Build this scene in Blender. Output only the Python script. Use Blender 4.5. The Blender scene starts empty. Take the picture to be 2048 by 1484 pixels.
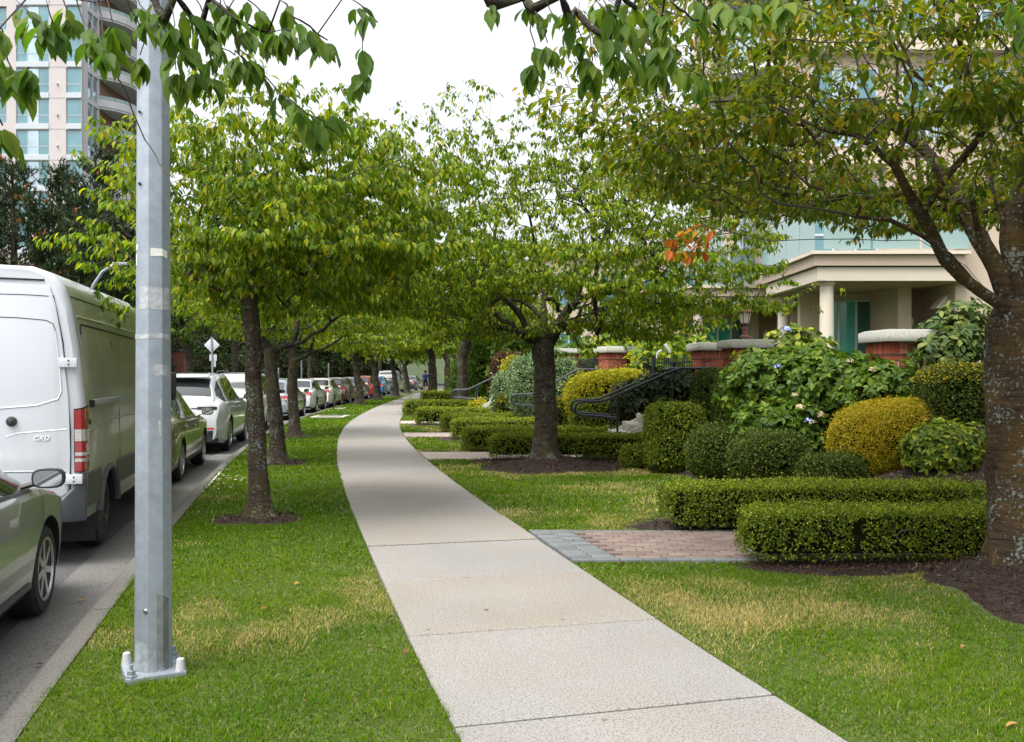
import bpy, bmesh, math, random
import numpy as np
from mathutils import Vector, Matrix
R = math.radians
rng = np.random.default_rng(7)
random.seed(7)
sc = bpy.context.scene
COL = sc.collection

# ------------------------------------------------------------------ camera, sky, sun, exposure
CAMZ, FPX = 1.6, 1840.0
cam_d = bpy.data.cameras.new("camera"); cam = bpy.data.objects.new("camera", cam_d); COL.objects.link(cam)
cam.location = (0, 0, CAMZ); cam.rotation_euler = (R(90), 0, 0)
cam_d.sensor_width = 36; cam_d.lens = 36 * FPX / 2048; cam_d.shift_y = 0.0015
cam_d.clip_start = 0.05; cam_d.clip_end = 3000
sc.camera = cam
SUN_EL, SUN_AZ = 64, -138          # azimuth measured from +Y towards +X
w = bpy.data.worlds.new("World"); sc.world = w; w.use_nodes = True
nt = w.node_tree; nt.nodes.clear()
sky = nt.nodes.new("ShaderNodeTexSky"); sky.sky_type = 'NISHITA'; sky.sun_disc = False
sky.sun_elevation = R(SUN_EL); sky.sun_rotation = R(SUN_AZ)
sky.air_density = 1.0; sky.dust_density = 6.0; sky.ozone_density = 1.0
hs = nt.nodes.new("ShaderNodeHueSaturation"); hs.inputs['Saturation'].default_value = 0.20
bg = nt.nodes.new("ShaderNodeBackground"); bg.inputs['Strength'].default_value = 0.15
wo = nt.nodes.new("ShaderNodeOutputWorld")
nt.links.new(sky.outputs[0], hs.inputs['Color']); nt.links.new(hs.outputs[0], bg.inputs[0]); nt.links.new(bg.outputs[0], wo.inputs[0])
sl = bpy.data.lights.new("sun", 'SUN'); sun = bpy.data.objects.new("sun", sl); COL.objects.link(sun)
sl.energy = 1.4; sl.angle = R(48); sl.color = (1.0, 0.94, 0.86)
sun.rotation_euler = (R(90 - SUN_EL), 0, R(180 - SUN_AZ))
sun.location = (-20, 10, 30)
vs = sc.view_settings; vs.view_transform = 'Standard'; vs.look = 'None'; vs.exposure = 1.40; vs.gamma = 1.0; vs.use_curve_mapping = False
sc.render.engine = 'CYCLES'
sc.cycles.max_bounces = 8; sc.cycles.transparent_max_bounces = 8
sc.cycles.diffuse_bounces = 3; sc.cycles.glossy_bounces = 3; sc.cycles.transmission_bounces = 4
sc.cycles.use_denoising = True

# ------------------------------------------------------------------ helpers
def P(x, y, Y):                       # photo pixel at a given distance -> world point
    return np.array([(x - 1024) * Y / FPX, Y, CAMZ + (745 - y) * Y / FPX])

def tag(o, label=None, cat=None, group=None, kind=None):
    if label: o['label'] = label
    if cat: o['category'] = cat
    if group: o['group'] = group
    if kind: o['kind'] = kind
    return o

def empty(name, loc=(0, 0, 0), rz=0.0, parent=None):
    o = bpy.data.objects.new(name, None); COL.objects.link(o)
    o.location = loc; o.rotation_euler = (0, 0, rz); o.empty_display_size = 0.2
    if parent: o.parent = parent
    return o

def link(name, me, mat=None, parent=None, loc=None, rot=None):
    o = bpy.data.objects.new(name, me); COL.objects.link(o)
    if mat is not None and len(me.materials) == 0:
        me.materials.append(mat)
    if parent: o.parent = parent
    if loc is not None: o.location = loc
    if rot is not None: o.rotation_euler = rot
    return o

def np_mesh(name, V, F, smooth=False, col=None):
    V = np.asarray(V, dtype=np.float32); F = np.asarray(F, dtype=np.int32)
    me = bpy.data.meshes.new(name); k = F.shape[1]
    me.vertices.add(len(V)); me.vertices.foreach_set('co', V.ravel())
    me.loops.add(F.size); me.loops.foreach_set('vertex_index', F.ravel())
    me.polygons.add(len(F)); me.polygons.foreach_set('loop_start', np.arange(0, F.size, k, dtype=np.int32))
    try: me.polygons.foreach_set('loop_total', np.full(len(F), k, dtype=np.int32))
    except Exception: pass
    me.polygons.foreach_set('use_smooth', np.full(len(F), smooth))
    if col is not None:
        a = me.color_attributes.new('Col', 'FLOAT_COLOR', 'POINT')
        c = np.ones((len(V), 4), dtype=np.float32); c[:, :3] = col
        a.data.foreach_set('color', c.ravel())
    me.update(calc_edges=True)
    return me

class MB:
    """collects polygons of one mesh"""
    def __init__(s): s.v = []; s.f = []; s.m = []
    def add(s, verts, faces, mi=0):
        b = len(s.v); s.v.extend([tuple(map(float, p)) for p in verts])
        for f in faces: s.f.append([b + i for i in f]); s.m.append(mi)
        return s
    def box(s, c, d, rz=0.0, taper=(1, 1), mi=0, rot=None):
        x, y, z = d[0] / 2, d[1] / 2, d[2] / 2; tx, ty = taper
        p = [(-x, -y, -z), (x, -y, -z), (x, y, -z), (-x, y, -z), (-x * tx, -y * ty, z), (x * tx, -y * ty, z), (x * tx, y * ty, z), (-x * tx, y * ty, z)]
        M = rot if rot is not None else Matrix.Rotation(rz, 3, 'Z')
        q = [M @ Vector(a) + Vector(c) for a in p]
        return s.add(q, [(0, 3, 2, 1), (4, 5, 6, 7), (0, 1, 5, 4), (1, 2, 6, 5), (2, 3, 7, 6), (3, 0, 4, 7)], mi)
    def prism(s, poly, z0, z1, mi=0):
        n = len(poly)
        v = [(p[0], p[1], z0) for p in poly] + [(p[0], p[1], z1) for p in poly]
        f = [tuple(range(n - 1, -1, -1)), tuple(range(n, 2 * n))] + [(i, (i + 1) % n, n + (i + 1) % n, n + i) for i in range(n)]
        return s.add(v, f, mi)
    def tube(s, pts, rad, n=8, cap=True, mi=0, squash=1.0):
        pts = [Vector(p) for p in pts]; k = len(pts)
        rad = list(rad) if hasattr(rad, '__len__') else [rad] * k
        vs, fs = [], []; u = None
        for i in range(k):
            t = (pts[min(i + 1, k - 1)] - pts[max(i - 1, 0)]).normalized()
            if u is None:
                u = t.cross(Vector((0, 0, 1)))
                if u.length < 0.1: u = t.cross(Vector((1, 0, 0)))
            u = (u - t * u.dot(t)); u.normalize(); b = t.cross(u)
            for j in range(n):
                a = 2 * math.pi * j / n
                vs.append(pts[i] + (u * math.cos(a) + b * math.sin(a) * squash) * rad[i])
        for i in range(k - 1):
            for j in range(n):
                j2 = (j + 1) % n
                fs.append((i * n + j, i * n + j2, (i + 1) * n + j2, (i + 1) * n + j))
        if cap:
            fs.append(tuple(range(n - 1, -1, -1))); fs.append(tuple((k - 1) * n + j for j in range(n)))
        return s.add(vs, fs, mi)
    def lathe(s, prof, n=20, c=(0, 0, 0), axis='z', mi=0, cap=True):
        vs, fs = [], []; k = len(prof)
        for r, z in prof:
            for j in range(n):
                a = 2 * math.pi * j / n
                if axis == 'z': p = (c[0] + r * math.cos(a), c[1] + r * math.sin(a), c[2] + z)
                else: p = (c[0] + z, c[1] + r * math.cos(a), c[2] + r * math.sin(a))
                vs.append(p)
        for i in range(k - 1):
            for j in range(n):
                j2 = (j + 1) % n
                fs.append((i * n + j, i * n + j2, (i + 1) * n + j2, (i + 1) * n + j))
        if cap: fs.append(tuple(range(n - 1, -1, -1))); fs.append(tuple((k - 1) * n + j for j in range(n)))
        return s.add(vs, fs, mi)
    def mesh(s, name, mats=None, smooth=False, sharp=35, bevel=0.0):
        me = bpy.data.meshes.new(name); me.from_pydata(s.v, [], s.f)
        bm = bmesh.new(); bm.from_mesh(me)
        for i, f in enumerate(bm.faces): f.material_index = s.m[i]
        bmesh.ops.recalc_face_normals(bm, faces=bm.faces)
        if bevel > 0:
            bmesh.ops.remove_doubles(bm, verts=bm.verts, dist=1e-5)
            ed = [e for e in bm.edges if len(e.link_faces) == 2 and e.calc_face_angle(0) > R(30)]
            bmesh.ops.bevel(bm, geom=ed, offset=bevel, segments=2, affect='EDGES', profile=0.6)
        if smooth or bevel > 0:
            for f in bm.faces: f.smooth = True
            for e in bm.edges:
                if len(e.link_faces) == 2 and e.calc_face_angle(0) > R(sharp): e.smooth = False
        bm.to_mesh(me); bm.free()
        for m in (mats or []): me.materials.append(m)
        return me
    def build(s, name, mat, parent=None, smooth=False, bevel=0.0, loc=None, sharp=35):
        mats = mat if isinstance(mat, (list, tuple)) else [mat]
        return link(name, s.mesh(name, mats, smooth, sharp, bevel), None, parent, loc)

def grid_mesh(name, X, Y, Z, smooth=True):
    r, c = X.shape
    V = np.stack([X, Y, Z], -1).reshape(-1, 3)
    i = np.arange(r - 1)[:, None] * c + np.arange(c - 1)[None, :]
    F = np.stack([i, i + 1, i + c + 1, i + c], -1).reshape(-1, 4)
    return np_mesh(name, V, F, smooth)

def hsh(ix, iy, s):
    h = np.sin(ix * 127.1 + iy * 311.7 + s * 74.7) * 43758.5453
    return h - np.floor(h)
def vn(x, y, sc_=1.0, s=0):
    x = np.asarray(x) * sc_; y = np.asarray(y) * sc_
    ix, iy = np.floor(x), np.floor(y); fx, fy = x - ix, y - iy
    fx = fx * fx * (3 - 2 * fx); fy = fy * fy * (3 - 2 * fy)
    a, b, c, d = hsh(ix, iy, s), hsh(ix + 1, iy, s), hsh(ix, iy + 1, s), hsh(ix + 1, iy + 1, s)
    return (a * (1 - fx) + b * fx) * (1 - fy) + (c * (1 - fx) + d * fx) * fy
def fbm(x, y, s_=1.0, s=0): return 0.55 * vn(x, y, s_, s) + 0.3 * vn(x, y, s_ * 2.1, s + 3) + 0.15 * vn(x, y, s_ * 4.3, s + 9)

def inpoly(x, y, poly):
    p = np.asarray(poly); r = np.zeros(np.shape(x), bool); n = len(p); j = n - 1
    for i in range(n):
        c = ((p[i, 1] > y) != (p[j, 1] > y)) & (x < (p[j, 0] - p[i, 0]) * (y - p[i, 1]) / (p[j, 1] - p[i, 1] + 1e-12) + p[i, 0])
        r ^= c; j = i
    return r

# ------------------------------------------------------------------ materials
def nodes_of(name):
    m = bpy.data.materials.new(name); m.use_nodes = True
    t = m.node_tree; b = t.nodes['Principled BSDF']; return m, t, b, t.nodes.new, t.links.new
def rgba(c): return (c[0], c[1], c[2], 1)
def plain(name, c, rough=0.6, metal=0.0, spec=0.5, var=0.0, vscale=6.0, bump=0.0, bscale=60.0, coat=0.0, dirt=None, dscale=3.0):
    m, t, b, N, L = nodes_of(name)
    b.inputs['Base Color'].default_value = rgba(c); b.inputs['Roughness'].default_value = rough
    b.inputs['Metallic'].default_value = metal; b.inputs['Specular IOR Level'].default_value = spec
    if coat: b.inputs['Coat Weight'].default_value = coat; b.inputs['Coat Roughness'].default_value = 0.04
    tc = N('ShaderNodeTexCoord'); src = None
    if var > 0 or dirt:
        n = N('ShaderNodeTexNoise'); n.inputs['Scale'].default_value = vscale; n.inputs['Detail'].default_value = 8; n.inputs['Roughness'].default_value = 0.65
        L(tc.outputs['Object'], n.inputs['Vector'])
        r = N('ShaderNodeValToRGB'); r.color_ramp.elements[0].position = 0.3; r.color_ramp.elements[1].position = 0.7
        r.color_ramp.elements[0].color = rgba([max(0, k * (1 - var)) for k in c]); r.color_ramp.elements[1].color = rgba([min(1, k * (1 + var)) for k in c])
        L(n.outputs[0], r.inputs[0]); src = r.outputs[0]
        if dirt:
            n2 = N('ShaderNodeTexNoise'); n2.inputs['Scale'].default_value = dscale; n2.inputs['Detail'].default_value = 10; n2.inputs['Roughness'].default_value = 0.7
            L(tc.outputs['Object'], n2.inputs['Vector'])
            r2 = N('ShaderNodeValToRGB'); r2.color_ramp.elements[0].position = 0.48; r2.color_ramp.elements[1].position = 0.72
            L(n2.outputs[0], r2.inputs[0])
            mx = N('ShaderNodeMix'); mx.data_type = 'RGBA'; L(r2.outputs[0], mx.inputs[0]); L(src, mx.inputs[6]); mx.inputs[7].default_value = rgba(dirt); src = mx.outputs[2]
        L(src, b.inputs['Base Color'])
    if bump > 0:
        n = N('ShaderNodeTexNoise'); n.inputs['Scale'].default_value = bscale; n.inputs['Detail'].default_value = 6
        L(tc.outputs['Object'], n.inputs['Vector'])
        bp = N('ShaderNodeBump'); bp.inputs['Strength'].default_value = bump; bp.inputs['Distance'].default_value = 0.02
        L(n.outputs[0], bp.inputs['Height']); L(bp.outputs[0], b.inputs['Normal'])
    return m

def leafmat(name, cols, transl=0.4, rough=0.5, spec=0.18, tmul=(1.6, 1.7, 0.9)):
    """cols: list of (pos, colour) along a per-leaf random value"""
    m, t, b, N, L = nodes_of(name)
    g = N('ShaderNodeNewGeometry'); oi = N('ShaderNodeObjectInfo')
    ad = N('ShaderNodeMath'); ad.operation = 'ADD'; fr = N('ShaderNodeMath'); fr.operation = 'FRACT'
    L(g.outputs['Random Per Island'], ad.inputs[0]); L(oi.outputs['Random'], ad.inputs[1]); L(ad.outputs[0], fr.inputs[0])
    r = N('ShaderNodeValToRGB'); e = r.color_ramp.elements
    while len(e) < len(cols): e.new(0.5)
    for i, (p, c) in enumerate(cols): e[i].position = p; e[i].color = rgba(c)
    L(fr.outputs[0], r.inputs[0]); L(r.outputs[0], b.inputs['Base Color'])
    b.inputs['Roughness'].default_value = rough; b.inputs['Specular IOR Level'].default_value = spec
    vm = N('ShaderNodeVectorMath'); vm.operation = 'MULTIPLY'; vm.inputs[1].default_value = tmul; L(r.outputs[0], vm.inputs[0])
    tr = N('ShaderNodeBsdfTranslucent'); L(vm.outputs[0], tr.inputs[0])
    mx = N('ShaderNodeMixShader'); mx.inputs[0].default_value = transl
    L(b.outputs[0], mx.inputs[1]); L(tr.outputs[0], mx.inputs[2]); L(mx.outputs[0], t.nodes['Material Output'].inputs[0])
    return m

def concrete(name, c, speck=0.5, scale=1.0, warm=(0.42, 0.33, 0.22), warmth=0.5, bump=0.25):
    m, t, b, N, L = nodes_of(name); tc = N('ShaderNodeTexCoord'); oi = N('ShaderNodeObjectInfo')
    geo = N('ShaderNodeNewGeometry')
    co = geo.outputs['Position']
    n1 = N('ShaderNodeTexNoise'); n1.inputs['Scale'].default_value = 1.3 * scale; n1.inputs['Detail'].default_value = 6; L(co, n1.inputs['Vector'])
    n2 = N('ShaderNodeTexNoise'); n2.inputs['Scale'].default_value = 95 * scale; n2.inputs['Detail'].default_value = 3; L(co, n2.inputs['Vector'])
    v = N('ShaderNodeTexVoronoi'); v.inputs['Scale'].default_value = 130 * scale; L(co, v.inputs['Vector'])
    r1 = N('ShaderNodeValToRGB'); r1.color_ramp.elements[0].position = 0.45; r1.color_ramp.elements[1].position = 0.72; L(n1.outputs[0], r1.inputs[0])
    mr = N('ShaderNodeMath'); mr.operation = 'MULTIPLY'; mr.inputs[1].default_value = warmth; L(oi.outputs['Random'], mr.inputs[0])
    am = N('ShaderNodeMath'); am.operation = 'MULTIPLY_ADD'; L(r1.outputs[0], am.inputs[0]); am.inputs[1].default_value = warmth * 0.8; L(mr.outputs[0], am.inputs[2])
    m1 = N('ShaderNodeMix'); m1.data_type = 'RGBA'; L(am.outputs[0], m1.inputs[0]); m1.inputs[6].default_value = rgba(c); m1.inputs[7].default_value = rgba(warm)
    r2 = N('ShaderNodeValToRGB'); r2.color_ramp.elements[0].position = 0.36; r2.color_ramp.elements[1].position = 0.5
    r2.color_ramp.elements[0].color = (1 - speck, 1 - speck, 1 - speck, 1); r2.color_ramp.elements[1].color = (1, 1, 1, 1); L(n2.outputs[0], r2.inputs[0])
    r3 = N('ShaderNodeValToRGB'); r3.color_ramp.elements[0].position = 0.0; r3.color_ramp.elements[1].position = 0.75
    r3.color_ramp.elements[0].color = (1.1, 1.1, 1.1, 1); r3.color_ramp.elements[1].color = (0.82, 0.82, 0.82, 1); L(v.outputs['Distance'], r3.inputs[0])
    q1 = N('ShaderNodeMix'); q1.data_type = 'RGBA'; q1.blend_type = 'MULTIPLY'; q1.inputs[0].default_value = 1; L(m1.outputs[2], q1.inputs[6]); L(r2.outputs[0], q1.inputs[7])
    q2 = N('ShaderNodeMix'); q2.data_type = 'RGBA'; q2.blend_type = 'MULTIPLY'; q2.inputs[0].default_value = 1; L(q1.outputs[2], q2.inputs[6]); L(r3.outputs[0], q2.inputs[7])
    vs_ = N('ShaderNodeTexVoronoi'); vs_.inputs['Scale'].default_value = 2.6; L(co, vs_.inputs['Vector']); nd = N('ShaderNodeTexNoise'); nd.inputs['Scale'].default_value = 0.7; nd.inputs['Detail'].default_value = 8; L(co, nd.inputs['Vector'])
    r4 = N('ShaderNodeValToRGB'); r4.color_ramp.elements[0].position = 0.035; r4.color_ramp.elements[1].position = 0.055; r4.color_ramp.elements[0].color = (0.55, 0.55, 0.55, 1); L(vs_.outputs['Distance'], r4.inputs[0])
    r5 = N('ShaderNodeValToRGB'); r5.color_ramp.elements[0].position = 0.32; r5.color_ramp.elements[1].position = 0.6; r5.color_ramp.elements[0].color = (0.88, 0.88, 0.87, 1); L(nd.outputs[0], r5.inputs[0])
    q3 = N('ShaderNodeMix'); q3.data_type = 'RGBA'; q3.blend_type = 'MULTIPLY'; q3.inputs[0].default_value = 1; L(q2.outputs[2], q3.inputs[6]); L(r4.outputs[0], q3.inputs[7])
    q2 = N('ShaderNodeMix'); q2.data_type = 'RGBA'; q2.blend_type = 'MULTIPLY'; q2.inputs[0].default_value = 1; L(q3.outputs[2], q2.inputs[6]); L(r5.outputs[0], q2.inputs[7])
    L(q2.outputs[2], b.inputs['Base Color']); b.inputs['Roughness'].default_value = 0.85; b.inputs['Specular IOR Level'].default_value = 0.25
    bp = N('ShaderNodeBump'); bp.inputs['Strength'].default_value = bump; bp.inputs['Distance'].default_value = 0.004
    L(n2.outputs[0], bp.inputs['Height']); L(bp.outputs[0], b.inputs['Normal'])
    return m

def barkmat(name, base, moss, lichen, dark, lamt=0.5):
    m, t, b, N, L = nodes_of(name); tc = N('ShaderNodeTexCoord'); geo = N('ShaderNodeNewGeometry'); co = geo.outputs['Position']
    mp = N('ShaderNodeMapping'); mp.inputs['Scale'].default_value = (3.0, 3.0, 22.0); L(co, mp.inputs[0])
    n = N('ShaderNodeTexNoise'); n.inputs['Scale'].default_value = 1.6; n.inputs['Detail'].default_value = 9; n.inputs['Roughness'].default_value = 0.7; L(mp.outputs[0], n.inputs['Vector'])
    r = N('ShaderNodeValToRGB'); r.color_ramp.elements[0].position = 0.35; r.color_ramp.elements[1].position = 0.66
    r.color_ramp.elements[0].color = rgba(dark); r.color_ramp.elements[1].color = rgba(base); L(n.outputs[0], r.inputs[0])
    n2 = N('ShaderNodeTexNoise'); n2.inputs['Scale'].default_value = 4.2; n2.inputs['Detail'].default_value = 8; L(co, n2.inputs['Vector'])
    r2 = N('ShaderNodeValToRGB'); r2.color_ramp.elements[0].position = 0.46; r2.color_ramp.elements[1].position = 0.68; L(n2.outputs[0], r2.inputs[0])
    m1 = N('ShaderNodeMix'); m1.data_type = 'RGBA'; mm = N('ShaderNodeMath'); mm.operation = 'MULTIPLY'; mm.inputs[1].default_value = 0.75
    L(r2.outputs[0], mm.inputs[0]); L(mm.outputs[0], m1.inputs[0]); L(r.outputs[0], m1.inputs[6]); m1.inputs[7].default_value = rgba(moss)
    n3 = N('ShaderNodeTexNoise'); n3.inputs['Scale'].default_value = 42; n3.inputs['Detail'].default_value = 7; n3.inputs['Roughness'].default_value = 0.65; L(co, n3.inputs['Vector'])
    n4 = N('ShaderNodeTexNoise'); n4.inputs['Scale'].default_value = 5.0; n4.inputs['Detail'].default_value = 3; L(co, n4.inputs['Vector'])
    ad = N('ShaderNodeMath'); ad.operation = 'MULTIPLY_ADD'; L(n4.outputs[0], ad.inputs[0]); ad.inputs[1].default_value = 0.42; L(n3.outputs[0], ad.inputs[2])
    r3 = N('ShaderNodeValToRGB'); r3.color_ramp.elements[0].position = lamt; r3.color_ramp.elements[1].position = lamt + 0.05; L(ad.outputs[0], r3.inputs[0])
    m2 = N('ShaderNodeMix'); m2.data_type = 'RGBA'; L(r3.outputs[0], m2.inputs[0]); L(m1.outputs[2], m2.inputs[6]); m2.inputs[7].default_value = rgba(lichen)
    L(m2.outputs[2], b.inputs['Base Color']); b.inputs['Roughness'].default_value = 0.85; b.inputs['Specular IOR Level'].default_value = 0.2
    sm = N('ShaderNodeMath'); sm.operation = 'MULTIPLY_ADD'; L(r3.outputs[0], sm.inputs[0]); sm.inputs[1].default_value = 0.3; L(n.outputs[0], sm.inputs[2])
    bp = N('ShaderNodeBump'); bp.inputs['Strength'].default_value = 0.9; bp.inputs['Distance'].default_value = 0.03; L(sm.outputs[0], bp.inputs['Height']); L(bp.outputs[0], b.inputs['Normal'])
    return m

def attrmat(name, rough=0.6, transl=0.0, spec=0.25):
    m, t, b, N, L = nodes_of(name); a = N('ShaderNodeAttribute'); a.attribute_name = 'Col'
    L(a.outputs['Color'], b.inputs['Base Color']); b.inputs['Roughness'].default_value = rough; b.inputs['Specular IOR Level'].default_value = spec
    if transl > 0:
        tr = N('ShaderNodeBsdfTranslucent'); L(a.outputs['Color'], tr.inputs[0]); mx = N('ShaderNodeMixShader'); mx.inputs[0].default_value = transl
        L(b.outputs[0], mx.inputs[1]); L(tr.outputs[0], mx.inputs[2]); L(mx.outputs[0], t.nodes['Material Output'].inputs[0])
    return m

def carpaint(name, c, metal=0.0, rough=0.25, dirt=0.0, coat=1.0):
    m, t, b, N, L = nodes_of(name)
    b.inputs['Roughness'].default_value = rough; b.inputs['Metallic'].default_value = metal
    b.inputs['Coat Weight'].default_value = coat; b.inputs['Coat Roughness'].default_value = 0.03 + dirt * 0.2
    tc = N('ShaderNodeTexCoord'); n = N('ShaderNodeTexNoise'); n.inputs['Scale'].default_value = 2.2; n.inputs['Detail'].default_value = 9; n.inputs['Roughness'].default_value = 0.7
    mp = N('ShaderNodeMapping'); mp.inputs['Scale'].default_value = (1, 1, 0.45); L(tc.outputs['Object'], mp.inputs[0]); L(mp.outputs[0], n.inputs['Vector'])
    sx = N('ShaderNodeSeparateXYZ'); L(tc.outputs['Object'], sx.inputs[0])
    mr = N('ShaderNodeMapRange'); mr.inputs[1].default_value = 1.2; mr.inputs[2].default_value = 0.2; mr.inputs[3].default_value = 0.0; mr.inputs[4].default_value = 1.0; L(sx.outputs[2], mr.inputs[0])
    k = N('ShaderNodeMath'); k.operation = 'MULTIPLY_ADD'; L(mr.outputs[0], k.inputs[0]); k.inputs[1].default_value = 0.0; L(n.outputs[0], k.inputs[2])
    r = N('ShaderNodeValToRGB'); r.color_ramp.elements[0].position = 0.45; r.color_ramp.elements[1].position = 0.95
    r.color_ramp.elements[1].color = (min(1, 0.25 + dirt),) * 3 + (1,); L(k.outputs[0], r.inputs[0])
    mx = N('ShaderNodeMix'); mx.data_type = 'RGBA'; L(r.outputs[0], mx.inputs[0]); mx.inputs[6].default_value = rgba(c)
    mx.inputs[7].default_value = rgba([0.5 * c[0] + 0.10, 0.5 * c[1] + 0.095, 0.5 * c[2] + 0.07]); L(mx.outputs[2], b.inputs['Base Color'])
    return m

M = {}
M['slab'] = concrete('exposed_aggregate_concrete', (0.255, 0.25, 0.242), speck=0.5, warm=(0.26, 0.225, 0.18), warmth=0.42)
M['kerb'] = concrete('kerb_concrete', (0.155, 0.15, 0.14), speck=0.45, scale=0.8, warm=(0.115, 0.11, 0.095), warmth=0.6, bump=0.4)
M['gutter'] = concrete('gutter_concrete', (0.18, 0.18, 0.178), speck=0.5, scale=0.7, warm=(0.12, 0.115, 0.10), warmth=0.7, bump=0.5)
M['asphalt'] = concrete('asphalt', (0.10, 0.10, 0.104), speck=0.5, scale=0.6, warm=(0.065, 0.062, 0.058), warmth=0.8, bump=0.6)
M['stepconc'] = concrete('step_concrete', (0.44, 0.43, 0.40), speck=0.25, warm=(0.36, 0.33, 0.27), warmth=0.4)
M['capstone'] = concrete('cap_stone', (0.27, 0.275, 0.25), speck=0.4, scale=0.8, warm=(0.27, 0.27, 0.22), warmth=0.5)
M['soil'] = plain('lawn_soil', (0.06, 0.08, 0.018), 0.95, var=0.4, vscale=30, bump=0.6, bscale=120)
M['mulch'] = plain('bark_mulch', (0.024, 0.012, 0.008), 0.9, var=0.6, vscale=55, bump=1.0, bscale=70)
M['chip'] = leafmat('mulch_chips', [(0.0, (0.012, 0.006, 0.004)), (0.65, (0.034, 0.016, 0.010)), (0.93, (0.06, 0.034, 0.022)), (1.0, (0.20, 0.15, 0.11))], transl=0.0, rough=0.8)
M['grass'] = attrmat('grass_blades', 0.8, 0.35, 0.06)
M['bark'] = barkmat('cherry_bark', (0.075, 0.056, 0.042), (0.065, 0.055, 0.014), (0.16, 0.175, 0.155), (0.011, 0.008, 0.006), 0.765)
M['bark2'] = barkmat('dark_bark', (0.055, 0.042, 0.034), (0.045, 0.045, 0.018), (0.25, 0.26, 0.24), (0.008, 0.006, 0.005), 0.82)
M['barkbig'] = barkmat('old_cherry_bark', (0.085, 0.055, 0.032), (0.105, 0.064, 0.012), (0.21, 0.235, 0.215), (0.012, 0.008, 0.005), 0.775)
M['barklimb'] = barkmat('old_cherry_limb_bark', (0.085, 0.06, 0.042), (0.075, 0.06, 0.018), (0.15, 0.16, 0.15), (0.010, 0.008, 0.006), 1.02)
M['twig'] = plain('twig_bark', (0.045, 0.036, 0.030), 0.85, var=0.4)
G1 = [(0.0, (0.035, 0.085, 0.005)), (0.45, (0.105, 0.175, 0.007)), (0.8, (0.195, 0.245, 0.009)), (1.0, (0.31, 0.285, 0.010))]
M['leaf_cherry'] = leafmat('cherry_leaf', G1, 0.45)
M['leaf_cherry_dark'] = leafmat('cherry_leaf_olive', [(0.0, (0.035, 0.07, 0.005)), (0.5, (0.095, 0.135, 0.008)), (0.85, (0.175, 0.185, 0.010)), (1.0, (0.27, 0.18, 0.012))], 0.5, rough=0.45, spec=0.25)
M['leaf_near'] = leafmat('cherry_leaf_overhead', [(0.0, (0.045, 0.10, 0.012)), (0.6, (0.075, 0.145, 0.015)), (1.0, (0.13, 0.18, 0.018))], 0.5)
M['leaf_orange'] = leafmat('turned_leaf', [(0.0, (0.30, 0.05, 0.012)), (0.6, (0.42, 0.12, 0.015)), (1.0, (0.40, 0.22, 0.02))], 0.45)
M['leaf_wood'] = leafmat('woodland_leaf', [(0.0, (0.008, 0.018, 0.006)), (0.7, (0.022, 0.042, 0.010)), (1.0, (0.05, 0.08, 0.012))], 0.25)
M['leaf_mid'] = leafmat('street_tree_leaf', [(0.0, (0.03, 0.07, 0.012)), (0.6, (0.07, 0.13, 0.016)), (1.0, (0.14, 0.2, 0.02))], 0.4)
M['needle'] = leafmat('pine_needles', [(0.0, (0.012, 0.028, 0.012)), (0.7, (0.03, 0.055, 0.018)), (1.0, (0.055, 0.075, 0.02))], 0.1)
M['needle_dead'] = leafmat('dead_pine_needles', [(0.0, (0.30, 0.09, 0.02)), (1.0, (0.45, 0.17, 0.05))], 0.2)
def hedgemat(n, a, b_, c, tr=0.3): return leafmat(n, [(0.0, a), (0.6, b_), (1.0, c)], tr, rough=0.5, spec=0.2)
M['box'] = hedgemat('box_hedge_leaf', (0.035, 0.07, 0.008), (0.11, 0.16, 0.012), (0.28, 0.30, 0.025))
M['boxtip'] = hedgemat('box_lit_new_growth', (0.13, 0.18, 0.010), (0.23, 0.27, 0.016), (0.34, 0.35, 0.03), 0.4)  # new growth, its brighter colour also paints overhead light onto the hedge tops
M['boxdark'] = hedgemat('dark_topiary_leaf', (0.016, 0.033, 0.005), (0.046, 0.074, 0.008), (0.11, 0.135, 0.013), 0.22)
M['gold'] = hedgemat('golden_leaf', (0.16, 0.19, 0.012), (0.34, 0.33, 0.014), (0.5, 0.38, 0.02))
M['yolk'] = hedgemat('golden_heather_leaf', (0.15, 0.15, 0.008), (0.30, 0.255, 0.010), (0.42, 0.25, 0.012))
M['varieg'] = hedgemat('variegated_leaf', (0.05, 0.11, 0.04), (0.12, 0.19, 0.08), (0.34, 0.40, 0.24))
M['plum'] = hedgemat('purple_leaf', (0.03, 0.014, 0.012), (0.07, 0.03, 0.022), (0.12, 0.06, 0.03))
M['hydra'] = hedgemat('hydrangea_leaf', (0.022, 0.058, 0.006), (0.06, 0.115, 0.009), (0.125, 0.18, 0.014), 0.35)
M['rhodo'] = hedgemat('rhododendron_leaf', (0.02, 0.05, 0.012), (0.06, 0.10, 0.02), (0.15, 0.17, 0.04), 0.2)
M['rhodark'] = hedgemat('dark_rhododendron_leaf', (0.008, 0.02, 0.008), (0.02, 0.038, 0.012), (0.05, 0.05, 0.02), 0.1)
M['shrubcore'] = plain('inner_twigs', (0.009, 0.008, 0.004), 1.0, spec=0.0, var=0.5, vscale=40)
M['twighedge'] = plain('hedge_stems', (0.16, 0.12, 0.08), 0.8, var=0.3)
M['petal_blue'] = plain('hydrangea_petal', (0.32, 0.42, 0.75), 0.6, var=0.3, vscale=20)
M['petal_old'] = plain('faded_hydrangea_petal', (0.42, 0.33, 0.2), 0.7, var=0.4, vscale=30)
M['white_petal'] = plain('daisy_petal', (0.8, 0.8, 0.74), 0.6)
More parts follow.
